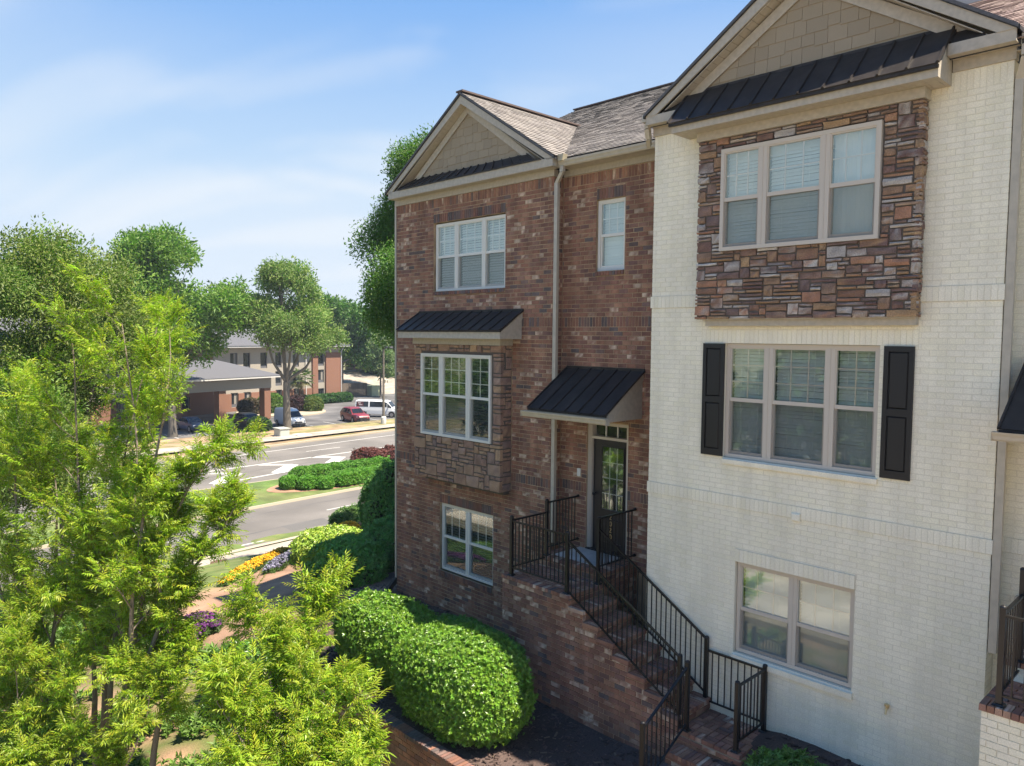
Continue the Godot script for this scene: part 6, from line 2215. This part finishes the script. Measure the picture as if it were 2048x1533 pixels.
func plants() -> void:
	var twigs := [sprig(11, 0.30, 0.115, 0.026, 0.55, 3), sprig(8, 0.22, 0.14, 0.028, 0.85, 5), sprig(13, 0.36, 0.095, 0.022, 0.35, 8), sprig(7, 0.18, 0.12, 0.03, 1.1, 13), sprig(10, 0.32, 0.085, 0.024, 0.7, 17), sprig(12, 0.26, 0.13, 0.024, 0.2, 23)]
	var lime := Color(0.45, 0.56, 0.055)
	# the big clipped hedge
	var ros := rosette(7, 0.042, 0.022, 4)
	shrub("clipped_hedge", "large clipped evergreen hedge with glossy leaves, half in sun, in front of the brick stairs", Vector3(-10.75, -6.55, 1.5), Vector3(-8.17, -4.93, 3.14), 2.4, 21000, ros, 0.95, Color(0.17, 0.33, 0.028), "", null, 0.035, "hedge")
	shrub("clipped_hedge", "darker rounded hedge close to the brick wall, behind the large glossy hedge", Vector3(-11.2, -6.5, 1.15), Vector3(-8.75, -5.15, 2.2), 2.6, 11000, ros, 0.95, Color(0.10, 0.25, 0.03), "", null, 0.04, "hedge")
	shrub("clipped_hedge", "glossy clipped hedge left of the large one, partly covered by lime green twigs", Vector3(-13.3, -6.6, 1.35), Vector3(-10.5, -5.08, 2.75), 2.4, 15000, ros, 0.95, Color(0.17, 0.33, 0.028), "", null, 0.05, "hedge")
	var big := rosette(7, 0.075, 0.032, 6)
	# dark evergreens at the corner of the brick house
	shrub("evergreen_shrub", "rounded dark green shrub left of the brick house, nearest of the dark shrubs", Vector3(-18.8, -7.2, -1.7), Vector3(-16.8, -5.6, 0.3), 2.3, 5200, big, 1.0, Color(0.20, 0.44, 0.08), "", null, 0.06)
	shrub("evergreen_shrub", "dark green shrub tight against the brick house corner, behind the nearest rounded shrub", Vector3(-19.6, -7.2, -3.9), Vector3(-17.6, -5.5, -1.9), 2.2, 5200, big, 1.0, Color(0.16, 0.36, 0.075), "", null, 0.08)
	shrub("evergreen_shrub", "tall dark green conical shrub behind the corner of the brick house", Vector3(-22.0, -7.6, -5.6), Vector3(-19.9, -4.25, -3.5), 2.0, 6500, big, 1.0, Color(0.16, 0.36, 0.075), "", null, 0.1)
	shrub("evergreen_shrub", "low lime green clipped shrub lit by the sun beside the curving brick edging", Vector3(-24.9, -8.3, -5.1), Vector3(-22.3, -6.98, -2.5), 2.3, 6500, ros, 1.8, Color(0.36, 0.50, 0.07), "", null, 0.05)
	shrub("evergreen_shrub", "loose green shrub with pale tips standing at the roadside behind the yellow flowers", Vector3(-30.8, -9.4, -9.8), Vector3(-28.4, -7.95, -7.6), 2.2, 3800, big, 1.3, Color(0.13, 0.24, 0.05), "", null, 0.15)
	# low growth under the foreground trees
	shrub("evergreen_shrub", "dark glossy shrub under the foreground tree, left of the clipped hedge", Vector3(-15.0, -7.6, 2.6), Vector3(-12.9, -6.1, 4.6), 2.1, 4200, big, 0.95, Color(0.10, 0.22, 0.035), "", null, 0.15)
	shrub("evergreen_shrub", "low spreading green shrub in the mulch below the lowest window of the white house", Vector3(-4.7, -6.0, 0.85), Vector3(-3.4, -5.42, 1.75), 2.0, 2600, big, 0.8, Color(0.12, 0.24, 0.04), "", null, 0.3)
	# flower beds
	flowers("yellow_flower_bed", "mound of bright yellow flowers at the end of the curving brick edging", Vector2(-25.6, -5.0), Vector2(-27.6, -7.2), 1.7, 1500, Color(0.8, 0.47, 0.01), 0.75)
	flowers("purple_flower_bed", "patch of dark purple flowers behind the yellow mound", Vector2(-27.6, -7.6), Vector2(-28.8, -9.0), 1.2, 700, Color(0.16, 0.04, 0.14), 0.6)
	flowers("yellow_flower_bed", "strip of yellow flowers along the edge of the lawn by the pavement", Vector2(-22.9, 0.6), Vector2(-28.4, -4.5), 0.6, 1000, Color(0.72, 0.43, 0.01), 0.15)
	flowers("lavender_flower_bed", "strip of pale lavender flowers inside the yellow strip", Vector2(-22.9, -0.9), Vector2(-28.1, -5.3), 0.75, 850, Color(0.24, 0.23, 0.32), 0.15)
	flowers("purple_flower_bed", "small dark purple flowers at the far end of the lavender strip", Vector2(-28.5, -5.1), Vector2(-29.5, -6.0), 0.9, 420, Color(0.15, 0.03, 0.17), 0.3)
	flowers("purple_flower_bed", "bed of dark purple flowers glimpsed between the stems of the foreground tree", Vector2(-19.2, 3.4), Vector2(-17.2, 3.6), 1.4, 700, Color(0.14, 0.03, 0.16), 0.2)
	# the median shrubs
	var sm := rosette(7, 0.11, 0.05, 9)
	var green := Color(0.14, 0.33, 0.03)
	for q in [[-45.9, -13.9, 0.55, "first small round shrub at the left end of the median bed"], [-45.0, -14.7, 0.55, "second small round shrub in the front row of the median bed"], [-44.45, -15.65, 0.52, "third small round shrub of the median bed, next to the long clump"]]:
		shrub("median_shrub", q[3], Vector3(q[0] - q[2], -10.2, q[1] - q[2]), Vector3(q[0] + q[2], -10.2 + q[2] * 1.5, q[1] + q[2]), 2.2, 1500, sm, 1.0, green, "shrubs on the median", M.leaf_soft, 0.08)
	for i in 6:
		var z := -17.0 - i * 0.95
		shrub("median_shrub", "rounded shrub of the front clump on the median, %s" % ["at its left end", "second from its left end", "third from its left end", "third from its right end", "second from its right end", "at its right end"][i], Vector3(-45.5 - 0.05 * i, -10.2, z - 0.68), Vector3(-43.9 - 0.05 * i, -9.3, z + 0.68), 2.2, 1500, sm, 1.0, green, "shrubs on the median", M.leaf_soft, 0.08)
	for i in 6:
		var z := -15.6 - i * 1.25
		shrub("median_shrub", "rounded shrub of the back row on the median, %s" % ["at its left end", "second from its left end", "third from its left end", "third from its right end", "second from its right end", "at its right end"][i], Vector3(-48.1, -10.2, z - 0.8), Vector3(-46.2, -9.15, z + 0.8), 2.2, 1500, sm, 1.0, green * 0.9, "shrubs on the median", M.leaf_soft, 0.08)
	for q in [[-48.9, -22.2, "left low red leaved shrub on the median"], [-48.6, -24.2, "right tall red leaved shrub on the median, at the corner of the brick house"], [-46.2, -24.0, "front dark red leaved shrub on the median, at the corner of the brick house"]]:
		shrub("red_shrub", q[2], Vector3(q[0] - 1.3, -10.2, q[1] - 1.3), Vector3(q[0] + 1.3, -8.7, q[1] + 1.3), 2.0, 1500, sm, 1.2, Color(0.20, 0.065, 0.06), "red shrubs on the median", M.leaf_soft, 0.2)
	# hotel planting
	for i in 10:
		var t := i / 9.0
		var p := Vector3(lerpf(-99.6, -101.2, t), -10.2, lerpf(-42.5, -52.8, t))
		shrub("hotel_shrub", "small clipped shrub in the row along the hotel wall, number %s from the left" % ["one", "two", "three", "four", "five", "six", "seven", "eight", "nine", "ten"][i], p - Vector3(0.75, 0, 0.75), p + Vector3(0.75, 1.15, 0.75), 2.2, 350, sm, 2.2, Color(0.045, 0.13, 0.02), "shrubs along the hotel wall", M.leaf_soft, 0.1)
	shrub("island_shrub", "large round light green shrub on the planted island left of the palm", Vector3(-93.6, -10.2, -37.6), Vector3(-90.6, -7.9, -34.4), 2.2, 1300, sm, 2.2, Color(0.11, 0.2, 0.025), "", M.leaf_soft, 0.1)
	shrub("island_shrub", "round yellow green shrub at the right end of the planted island", Vector3(-91.6, -10.2, -42.2), Vector3(-89.6, -8.5, -40.0), 2.2, 900, sm, 2.2, Color(0.14, 0.19, 0.03), "", M.leaf_soft, 0.1)
	shrub("island_shrub", "dark red leaved shrub between the two round green shrubs of the island", Vector3(-93.0, -10.2, -40.6), Vector3(-91.0, -8.3, -38.4), 2.2, 900, sm, 2.2, Color(0.07, 0.03, 0.035), "", M.leaf_soft, 0.15)
	shrub("island_shrub", "reddish shrub in front of the entrance canopy, left of the round light green shrub", Vector3(-93.2, -10.2, -34.2), Vector3(-90.8, -8.4, -31.8), 2.2, 900, sm, 2.2, Color(0.12, 0.09, 0.05), "", M.leaf_soft, 0.15)
	shrub("island_shrub", "dark low shrub on the verge beside the black car", Vector3(-74.8, -10.0, -26.4), Vector3(-72.8, -8.7, -24.4), 2.2, 900, sm, 1.8, Color(0.04, 0.09, 0.02), "", M.leaf_soft, 0.15)
	var isl := MB.new()
	isl.cyl(Vector3(-92.3, ROAD, -37.5), Vector3(-92.3, ROAD + 0.17, -37.5), 5.6, 40)
	struct("planted_island", isl, M.kerb)
	palm()

	# foreground trees
	stem_tree("lime_tree", "large multi stemmed tree with narrow lime green leaves, in the left foreground", [
		[Vector3(-13.37, -8.00, 6.75), Vector3(-13.51, -6.74, 6.64), Vector3(-13.76, -5.33, 6.49), Vector3(-13.89, -4.36, 6.38), Vector3(-14.04, -2.96, 6.13), Vector3(-14.18, -1.59, 5.88), Vector3(-14.11, 0.25, 5.39)],
		[Vector3(-13.35, -8.00, 6.73), Vector3(-13.36, -6.44, 6.60), Vector3(-13.44, -4.26, 6.34), Vector3(-13.47, -3.29, 6.14), Vector3(-13.55, -1.94, 5.99), Vector3(-13.91, 0.15, 6.08)],
		[Vector3(-13.18, -7.93, 6.69), Vector3(-12.98, -5.77, 6.44), Vector3(-12.74, -4.12, 6.18), Vector3(-12.51, -3.08, 5.86), Vector3(-12.24, -2.27, 5.51), Vector3(-11.95, -1.85, 5.15)],
		[Vector3(-13.18, -7.93, 6.69), Vector3(-12.79, -6.04, 6.42), Vector3(-12.36, -4.68, 6.13), Vector3(-12.00, -3.86, 5.83), Vector3(-11.60, -3.20, 5.51), Vector3(-11.39, -2.62, 5.24)],
		[Vector3(-12.19, -7.61, 6.36), Vector3(-12.19, -6.52, 6.27), Vector3(-12.12, -5.58, 6.11), Vector3(-12.13, -4.72, 6.04), Vector3(-12.51, -3.42, 6.17), Vector3(-12.76, -2.58, 6.22)],
		[Vector3(-13.51, -8.06, 6.75), Vector3(-13.72, -6.54, 6.69), Vector3(-14.01, -5.38, 6.60), Vector3(-14.45, -3.74, 6.62), Vector3(-14.75, -1.96, 6.60), Vector3(-14.9, -0.2, 6.58)],
		[Vector3(-12.77, -7.80, 6.55), Vector3(-12.72, -6.23, 6.50), Vector3(-12.54, -4.80, 6.47), Vector3(-12.45, -3.60, 6.42), Vector3(-12.5, -1.44, 5.94), Vector3(-12.7, -0.05, 5.74)]],
		0.062, [14, 5], twigs, lime, 2, 0.68, 0.24, 1.6, "tree", "", [1, 1, 0.6, 0.55, 0.8, 1, 0.9])
	stem_tree("lime_tree", "lime green tree with thin dark stems at the left edge of the picture", [
		[Vector3(-15.09, -8.58, 7.28), Vector3(-15.28, -6.70, 7.16), Vector3(-15.47, -5.19, 7.22), Vector3(-15.70, -3.69, 7.33), Vector3(-15.90, -2.38, 7.28), Vector3(-15.91, -1.35, 7.02)],
		[Vector3(-14.95, -8.52, 7.27), Vector3(-14.87, -6.55, 7.16), Vector3(-14.72, -4.78, 6.99), Vector3(-14.78, -3.23, 6.92), Vector3(-14.90, -2.33, 6.93)],
		[Vector3(-14.83, -8.45, 7.28), Vector3(-14.70, -6.11, 7.23), Vector3(-14.49, -5.04, 7.06), Vector3(-14.18, -4.25, 6.82), Vector3(-13.87, -3.55, 6.58)],
		[Vector3(-15.12, -8.58, 7.31), Vector3(-15.76, -6.62, 7.36), Vector3(-16.30, -4.89, 7.47), Vector3(-16.80, -3.08, 7.83)]],
		0.055, [14, 5], twigs, lime * 0.95, 2, 0.72, 0.15)
	stem_tree("lime_tree", "low spreading lime green tree in front of the clipped hedge, at the bottom centre", [
		[Vector3(-9.18, -7.73, 5.43), Vector3(-9.38, -6.43, 5.39), Vector3(-9.76, -5.50, 5.40), Vector3(-10.14, -4.74, 5.43), Vector3(-10.51, -4.30, 5.47)],
		[Vector3(-9.18, -7.73, 5.43), Vector3(-9.20, -6.57, 5.34), Vector3(-9.20, -5.69, 5.10), Vector3(-9.32, -5.0, 4.86)],
		[Vector3(-9.18, -7.73, 5.43), Vector3(-8.96, -6.78, 5.40), Vector3(-8.79, -6.18, 5.18), Vector3(-8.59, -5.75, 4.95)],
		[Vector3(-9.20, -7.73, 5.46), Vector3(-9.35, -6.25, 5.77), Vector3(-9.67, -5.45, 6.03), Vector3(-10.03, -4.96, 6.21)],
		[Vector3(-9.18, -7.73, 5.43), Vector3(-9.60, -6.61, 5.19), Vector3(-9.97, -5.53, 4.90), Vector3(-10.23, -4.82, 4.66), Vector3(-10.34, -4.31, 4.43)]],
		0.04, [11, 5], twigs, lime, 2, 0.74, 0.2, 1.15)

	stem_tree("lime_tree", "young lime green tree low in the left foreground, under the large multi stemmed one", [
		[Vector3(-12.3, -7.75, 6.9), Vector3(-12.2, -6.9, 6.8), Vector3(-11.9, -6.1, 6.6), Vector3(-11.7, -5.4, 6.5)],
		[Vector3(-12.3, -7.75, 6.9), Vector3(-12.5, -6.8, 7.0), Vector3(-12.9, -6.0, 7.1), Vector3(-13.1, -5.3, 7.2)]], 0.026, [6, 4], twigs, lime * 0.95, 2, 0.7, 0.2, 1.0)
	stem_tree("lime_tree", "young lime green tree at the bottom left corner of the picture", [
		[Vector3(-13.6, -8.0, 8.0), Vector3(-13.6, -6.9, 7.9), Vector3(-13.7, -5.9, 7.8), Vector3(-13.8, -5.2, 7.8)],
		[Vector3(-13.6, -8.0, 8.0), Vector3(-13.9, -6.8, 8.1), Vector3(-14.2, -5.9, 8.1)],
		[Vector3(-13.6, -8.0, 8.0), Vector3(-13.2, -6.9, 7.9), Vector3(-13.0, -6.2, 7.7)]], 0.03, [8, 5], twigs, lime * 0.9, 2, 0.7, 0.2, 1.0)
	var gc := []
	var gk := []
	for i in 9000:
		var px := rng.randf_range(-25.0, -9.0)
		var pz := rng.randf_range(3.6, 8.0)
		if noise.get_noise_2d(px * 30.0, pz * 30.0) < -0.05: continue
		gc.append(Transform3D(tilted((EY + Vector3(rng.randfn(), 0, rng.randfn()) * 0.4).normalized(), rng.randf() * TAU, rng.randf_range(0.9, 2.0), true), Vector3(px, gh(px, pz) + rng.randf_range(0.0, 0.12), pz)))
		gk.append(Color(0.14, 0.24, 0.04) * rng.randf_range(0.6, 1.4))
	scatter(self, "ground_cover", big, M.leaf_soft, gc, gk, "stuff", "low leafy ground cover under the foreground trees", "ground cover")
	stem_tree("sapling", "thin sapling with sparse leaves standing before the strip of yellow flowers", [
		[Vector3(-17.3, -7.6, 1.35), Vector3(-17.15, -6.6, 1.1), Vector3(-17.0, -5.6, 0.9)],
		[Vector3(-17.3, -7.6, 1.35), Vector3(-16.9, -6.8, 0.9), Vector3(-16.5, -6.2, 0.5)]], 0.02, [7], twigs, lime * 0.8, 1, 0.8, 0.4, 0.8)
	# mid and far trees
	var near_leaf := clump(40, 0.12, 0.05, 11)
	var mid_leaf := clump(20, 0.2, 0.09, 12)
	var far_leaf := clump(16, 0.3, 0.15, 13)
	crown_tree("feathery_tree", "tall dark green feathery tree behind the lime green foreground tree, at the left edge", Vector3(-27.1, -9.3, 3.8), Vector3(-27.1, -3.5, 3.8), 0.16, [[Vector3(-27.1, 0.2, 3.8), Vector3(2.6, 2.6, 2.6)], [Vector3(-26.3, -2.0, 5.4), Vector3(2.2, 2.2, 2.2)], [Vector3(-28.3, -1.5, 2.2), Vector3(2.2, 2.4, 2.2)], [Vector3(-26.6, 1.7, 4.4), Vector3(1.5, 1.4, 1.5)], [Vector3(-27.8, 1.6, 2.9), Vector3(1.4, 1.3, 1.4)], [Vector3(-27.0, -4.2, 4.0), Vector3(2.4, 1.8, 2.4)]], 4600, near_leaf, 1.0, Color(0.185, 0.25, 0.05), -0.06, "", true)
	crown_tree("feathery_tree", "mid green tree at the far left edge, beside the dark feathery tree", Vector3(-25.0, -9.0, 7.2), Vector3(-25.0, -4.5, 7.2), 0.14, [[Vector3(-25.0, -0.4, 7.0), Vector3(2.0, 2.4, 2.0)], [Vector3(-24.6, -2.8, 6.6), Vector3(2.0, 2.0, 2.0)], [Vector3(-25.5, 0.9, 6.4), Vector3(1.3, 1.3, 1.3)]], 2800, near_leaf, 1.0, Color(0.19, 0.28, 0.055), -0.06, "", true)
	crown_tree("house_tree", "tall dark green tree with sunlit top rising behind the left corner of the brick house", Vector3(-23.1, -8.3, -7.4), Vector3(-23.1, -2.0, -7.4), 0.2, [[Vector3(-23.0, 5.7, -8.0), Vector3(1.8, 1.6, 1.8)], [Vector3(-23.2, 4.1, -7.3), Vector3(2.3, 1.9, 2.3)], [Vector3(-23.1, 2.4, -7.4), Vector3(2.4, 1.9, 2.4)], [Vector3(-23.0, 0.8, -7.3), Vector3(2.1, 1.9, 2.1)], [Vector3(-22.8, -0.8, -7.6), Vector3(1.7, 1.8, 1.7)], [Vector3(-22.6, -2.2, -7.9), Vector3(1.3, 1.3, 1.3)], [Vector3(-22.5, 6.6, -8.6), Vector3(1.2, 0.9, 1.2)]], 8500, near_leaf, 1.0, Color(0.13, 0.24, 0.042), -0.2, "", true)
	crown_tree("oak_tree", "tall bright green broadleaf tree across the street, behind the foreground tree", Vector3(-77.4, ROAD, -18.1), Vector3(-77.4, -3.0, -18.1), 0.4, [[Vector3(-77.4, 4.5, -18.1), Vector3(5, 4.6, 5)], [Vector3(-76.0, 2.0, -22.5), Vector3(3.6, 3.4, 3.6)], [Vector3(-78.0, 7.6, -17.0), Vector3(3.4, 2.6, 3.4)], [Vector3(-76.0, -1.0, -20.5), Vector3(4.2, 3.2, 4.2)], [Vector3(-78.5, 1.5, -14.0), Vector3(4, 3.8, 4)]], 3800, mid_leaf, 2.1, Color(0.158, 0.277, 0.033), -0.1)
	crown_tree("street_tree", "broad light green street tree standing on the verge in front of the hotel", Vector3(-73.2, ROAD + 0.3, -28.2), Vector3(-73.5, -5.0, -28.25), 0.42, [[Vector3(-74.1, 4.0, -28.2), Vector3(3.6, 3.4, 3.6)], [Vector3(-74.6, 0.6, -26.0), Vector3(3.4, 3.2, 3.2)], [Vector3(-73.6, 1.0, -30.8), Vector3(3.2, 3.0, 3.2)], [Vector3(-72.4, -0.4, -28.4), Vector3(3.0, 2.2, 3.2)], [Vector3(-74.4, 5.6, -28.0), Vector3(2.0, 1.9, 2.0)], [Vector3(-73.0, -0.6, -32.6), Vector3(2.0, 1.8, 2.0)]], 3600, mid_leaf, 1.7, Color(0.217, 0.300, 0.075), -0.13)
	crown_tree("hotel_tree", "green tree beyond the right end of the hotel roof", Vector3(-117.5, ROAD, -62.0), Vector3(-117.5, -5.0, -62.0), 0.4, [[Vector3(-117.5, 1.5, -62.0), Vector3(5.2, 4.6, 5.2)], [Vector3(-117.0, -2.0, -66.0), Vector3(4.4, 4, 4.4)], [Vector3(-118, 3.4, -60.0), Vector3(3.4, 3, 3.4)]], 2200, far_leaf, 2.1, Color(0.112, 0.225, 0.038), -0.15)
	crown_tree("hotel_tree", "pale grey green small tree beside the wooden fence", Vector3(-104.8, ROAD, -61.5), Vector3(-104.8, -7.0, -61.5), 0.2, [[Vector3(-104.8, -3.6, -61.5), Vector3(2.6, 2.6, 2.6)], [Vector3(-104.4, -5.4, -62.5), Vector3(2.3, 1.9, 2.3)], [Vector3(-105.0, -1.6, -61.0), Vector3(1.7, 1.6, 1.7)]], 900, far_leaf, 1.3, Color(0.210, 0.285, 0.112), -0.05)
	var i2 := 0
	for q in [[-131, -46, 4.5, "left of the street tree crown", 1.0], [-128, -55, 1.5, "behind the middle of the hotel roof", 0.9], [-141, -70, 3.0, "right of the hotel, furthest back", 0.95], [-120, -31, 4.0, "above the left wing of the hotel", 0.8], [-118, -17, 5.0, "behind the bright oak", 0.85], [-112, 2, 5.0, "behind the feathery tree", 0.9], [-108, 18, 3.0, "at the far left of the skyline", 0.9], [-150, -92, 2.5, "behind the low red building", 0.9], [-128, -80, -0.5, "before the low red building", 1.15]]:
		var c := Vector3(q[0], q[2], q[1])
		crown_tree("skyline_tree", "distant green tree on the skyline, %s" % q[3], Vector3(q[0], ROAD, q[1]), Vector3(q[0], q[2] - 6.0, q[1]), 0.4, [[c, Vector3(6, 4.2, 6)], [c + Vector3(0.5, -3.5, -4.5), Vector3(5, 4.5, 5)], [c + Vector3(-0.5, -3.8, 4.6), Vector3(5, 4.6, 5)], [c + Vector3(1.5, -6.5, 0.5), Vector3(5.6, 4.0, 6)]], 1900, far_leaf, 2.4, Color(0.13, 0.21, 0.045) * q[4], -0.2, "distant trees on the skyline")
		i2 += 1
	# trees on the other side of the drive, seen only in the window panes
	for q in [[-27, 29, "left end"], [-17, 31, "left part"], [-7, 30, "middle"], [4, 32, "right part"], [-38, 27, "far left end"]]:
		var c := Vector3(q[0], -3.0, q[1])
		crown_tree("drive_tree", "broad green tree beyond the drive that faces the houses, %s of its row" % q[2], Vector3(q[0], -7.6, q[1]), Vector3(q[0], -5.5, q[1]), 0.3, [[c, Vector3(4.6, 3.6, 4)], [c + Vector3(2.5, -1.6, -0.6), Vector3(3.4, 2.6, 3)], [c + Vector3(-2.6, -1.8, 0.4), Vector3(3.4, 2.6, 3)]], 800, far_leaf, 2.2, Color(0.08, 0.15, 0.03), -0.2, "trees beyond the drive")

func flowers(called: String, label: String, a: Vector2, b: Vector2, wide: float, n: int, color: Color, mound: float) -> void:
	var m := (a + b) * 0.5
	var t := thing(called, Vector3(m.x, gh(m.x, m.y), m.y), label, "flower bed")
	var fl := rosette(6, 0.05, 0.045, 21)
	var gr := rosette(7, 0.09, 0.03, 22)
	var xf := []
	var cols := []
	var xg := []
	var cg := []
	var side := (b - a).normalized().orthogonal() * wide * 0.5
	for i in n:
		var u := Vector2(rng.randf_range(-1, 1), rng.randf_range(-1, 1))
		if pow(absf(u.x), 3) + u.y * u.y > 1.0 + 0.5 * noise.get_noise_2d(u.x * 90, u.y * 60): continue
		var q := a.lerp(b, u.x * 0.5 + 0.5) + side * u.y
		var y := gh(q.x, q.y) + mound * (1.0 - clampf(pow(absf(u.x), 3) + u.y * u.y, 0, 1)) + 0.1
		xf.append(Transform3D(tilted((EY + Vector3(rng.randfn(), 0, rng.randfn()) * 0.5).normalized(), rng.randf() * TAU, rng.randf_range(0.8, 1.5), true), Vector3(q.x, y + rng.randf_range(0, 0.06), q.y)))
		cols.append(color * rng.randf_range(0.7, 1.25))
		for k in 2:
			xg.append(Transform3D(tilted((EY + Vector3(rng.randfn(), 0, rng.randfn()) * 0.6).normalized(), rng.randf() * TAU, rng.randf_range(0.8, 1.4), true), Vector3(q.x + rng.randfn() * 0.06, y - 0.06 - rng.randf() * 0.06, q.y + rng.randfn() * 0.06)))
			cg.append(Color(0.08, 0.14, 0.03) * rng.randf_range(0.7, 1.3))
	scatter(t, "blossom", fl, M.petal, xf, cols, "stuff")
	scatter(t, "leaves", gr, M.leaf_soft, xg, cg, "stuff")

func palm() -> void:
	var foot := Vector3(-99.2, ROAD, -44.2)
	var t := thing("palm_tree", foot, "small fan palm with a brown trunk in front of the hotel wall", "palm")
	var mb := MB.new()
	mb.tube([foot, foot + Vector3(0, 2.0, 0), foot + Vector3(0.05, 3.6, 0)], [0.3, 0.22, 0.26], 10)
	part(t, "trunk", mb, M.bark)
	var c := foot + Vector3(0.05, 3.9, 0)
	for i in 26:
		var a := i * 2.39996
		var el := lerpf(1.2, -0.75, i / 25.0)
		var d := Vector3(cos(a) * cos(el), sin(el), sin(a) * cos(el))
		var f := MB.new()
		var k := rng.randf_range(0.8, 1.2)
		f.col = Color(0.13, 0.17, 0.06) * k if el > -0.4 else Color(0.28, 0.24, 0.12) * k
		var hub := c + d * 1.1
		f.tube([c, hub], [0.02, 0.012], 3)
		var sd := d.cross(EY).normalized()
		var up := sd.cross(d)
		for j in 11:
			var w := (j - 5) * 0.26
			leaf(f, hub, (d * cos(w) + sd * sin(w) - EY * 0.25).normalized(), up, 0.95, 0.12)
		part(t, "frond", f, M.leaf_soft)


# ---------------------------------------------------------------- sky and camera
const EXPOSURE := 2.4

func sky_picture() -> ImageTexture:
	var w := 1024
	var h := 512
	var im := Image.create(w, h, false, Image.FORMAT_RGBF)
	var f := FastNoiseLite.new()
	f.seed = 11
	f.frequency = 1.3
	f.fractal_octaves = 6
	var g := FastNoiseLite.new()
	g.seed = 4
	g.frequency = 0.45
	g.fractal_octaves = 3
	var zen := Color(0.06, 0.23, 0.66)
	var high := Color(0.20, 0.45, 0.91)
	var mid := Color(0.56, 0.75, 0.98)
	var hor := Color(0.80, 0.89, 1.0)
	for y in h:
		var el := (0.5 - (y + 0.5) / h) * PI
		var s := maxf(sin(el), 0.0)
		var base := hor.lerp(mid, ss(0.0, 0.24, s)).lerp(high, ss(0.16, 0.46, s)).lerp(zen, ss(0.42, 1.0, s))
		for x in w:
			var az := (x + 0.5) / w * TAU
			var c := base
			if el > 0.0:
				var d := Vector2(sin(az), cos(az)) * cos(el) / (s + 0.2)
				var q := Vector2(d.x * 0.8 + d.y * 0.6, -d.x * 0.6 + d.y * 0.8)
				var wob := Vector2(g.get_noise_2d(q.x * 0.7, q.y * 0.7), g.get_noise_2d(q.x * 0.7 + 40.0, q.y * 0.7)) * 0.9
				var n := f.get_noise_2d(q.x * 0.35 + wob.x, q.y * 1.7 + wob.y)
				var veil := g.get_noise_2d(q.x * 0.5 + 9.0, q.y * 0.8)
				var k := clampf(n * 1.7 + 0.05, 0.0, 1.0) * clampf(0.55 + veil * 1.5, 0.0, 1.0) + clampf(veil * 0.9, 0.0, 0.5)
				c = c.lerp(Color(0.90, 0.945, 1.0), clampf(k, 0.0, 1.0) * 0.62)
			im.set_pixel(x, y, Color(c.r / EXPOSURE, c.g / EXPOSURE, c.b / EXPOSURE))
	return ImageTexture.create_from_image(im)

func _ready() -> void:
	rng.seed = 20240517
	noise.seed = 5
	noise.frequency = 0.02
	noise.fractal_octaves = 3
	# camera
	var cam := Camera3D.new()
	cam.name = "camera"
	var yaw := deg_to_rad(45.798)
	var pitch := deg_to_rad(-3.533)
	var roll := deg_to_rad(0.509)
	var fw := Vector3(-sin(yaw) * cos(pitch), sin(pitch), -cos(yaw) * cos(pitch))
	var ri := Vector3(cos(yaw), 0, -sin(yaw))
	var up := ri.cross(fw)
	var r2 := ri * cos(roll) + up * sin(roll)
	var u2 := -ri * sin(roll) + up * cos(roll)
	cam.transform = Transform3D(Basis(r2, u2, -fw), EYE)
	cam.fov = 2.0 * rad_to_deg(atan(766.5 / 1533.72))
	cam.near = 0.1
	cam.far = 3000.0
	add_child(cam)
	cam.current = true
	# sky
	var we := WorldEnvironment.new()
	we.name = "environment"
	var env := Environment.new()
	env.background_mode = Environment.BG_SKY
	var sky := Sky.new()
	var pm := PanoramaSkyMaterial.new()
	pm.panorama = sky_picture()
	sky.sky_material = pm
	env.sky = sky
	env.tonemap_mode = Environment.TONE_MAPPER_LINEAR
	env.tonemap_exposure = EXPOSURE
	env.sdfgi_enabled = true
	env.ssao_enabled = true
	env.ssil_enabled = true
	env.fog_enabled = true
	env.fog_density = 0.00035
	env.fog_light_color = Color(0.80, 0.87, 0.95)
	we.environment = env
	add_child(we)
	# sun: high, behind the houses and to the right
	var sun := DirectionalLight3D.new()
	sun.name = "sun"
	var el := deg_to_rad(62.0)
	var s := Vector3(0.93 * cos(el), sin(el), -0.365 * cos(el))
	sun.look_at_from_position(Vector3.ZERO, -s, EY)
	sun.light_energy = 1.6
	sun.light_color = Color(1.0, 0.955, 0.88)
	sun.light_angular_distance = 0.53
	sun.shadow_enabled = true
	add_child(sun)

	build_materials()
	ground()
	streets()
	brick_house()
	white_house()
	brick_stairs()
	white_stoop()
	retaining_wall()
	hotel()
	vehicles()
	street_things()
	plants()
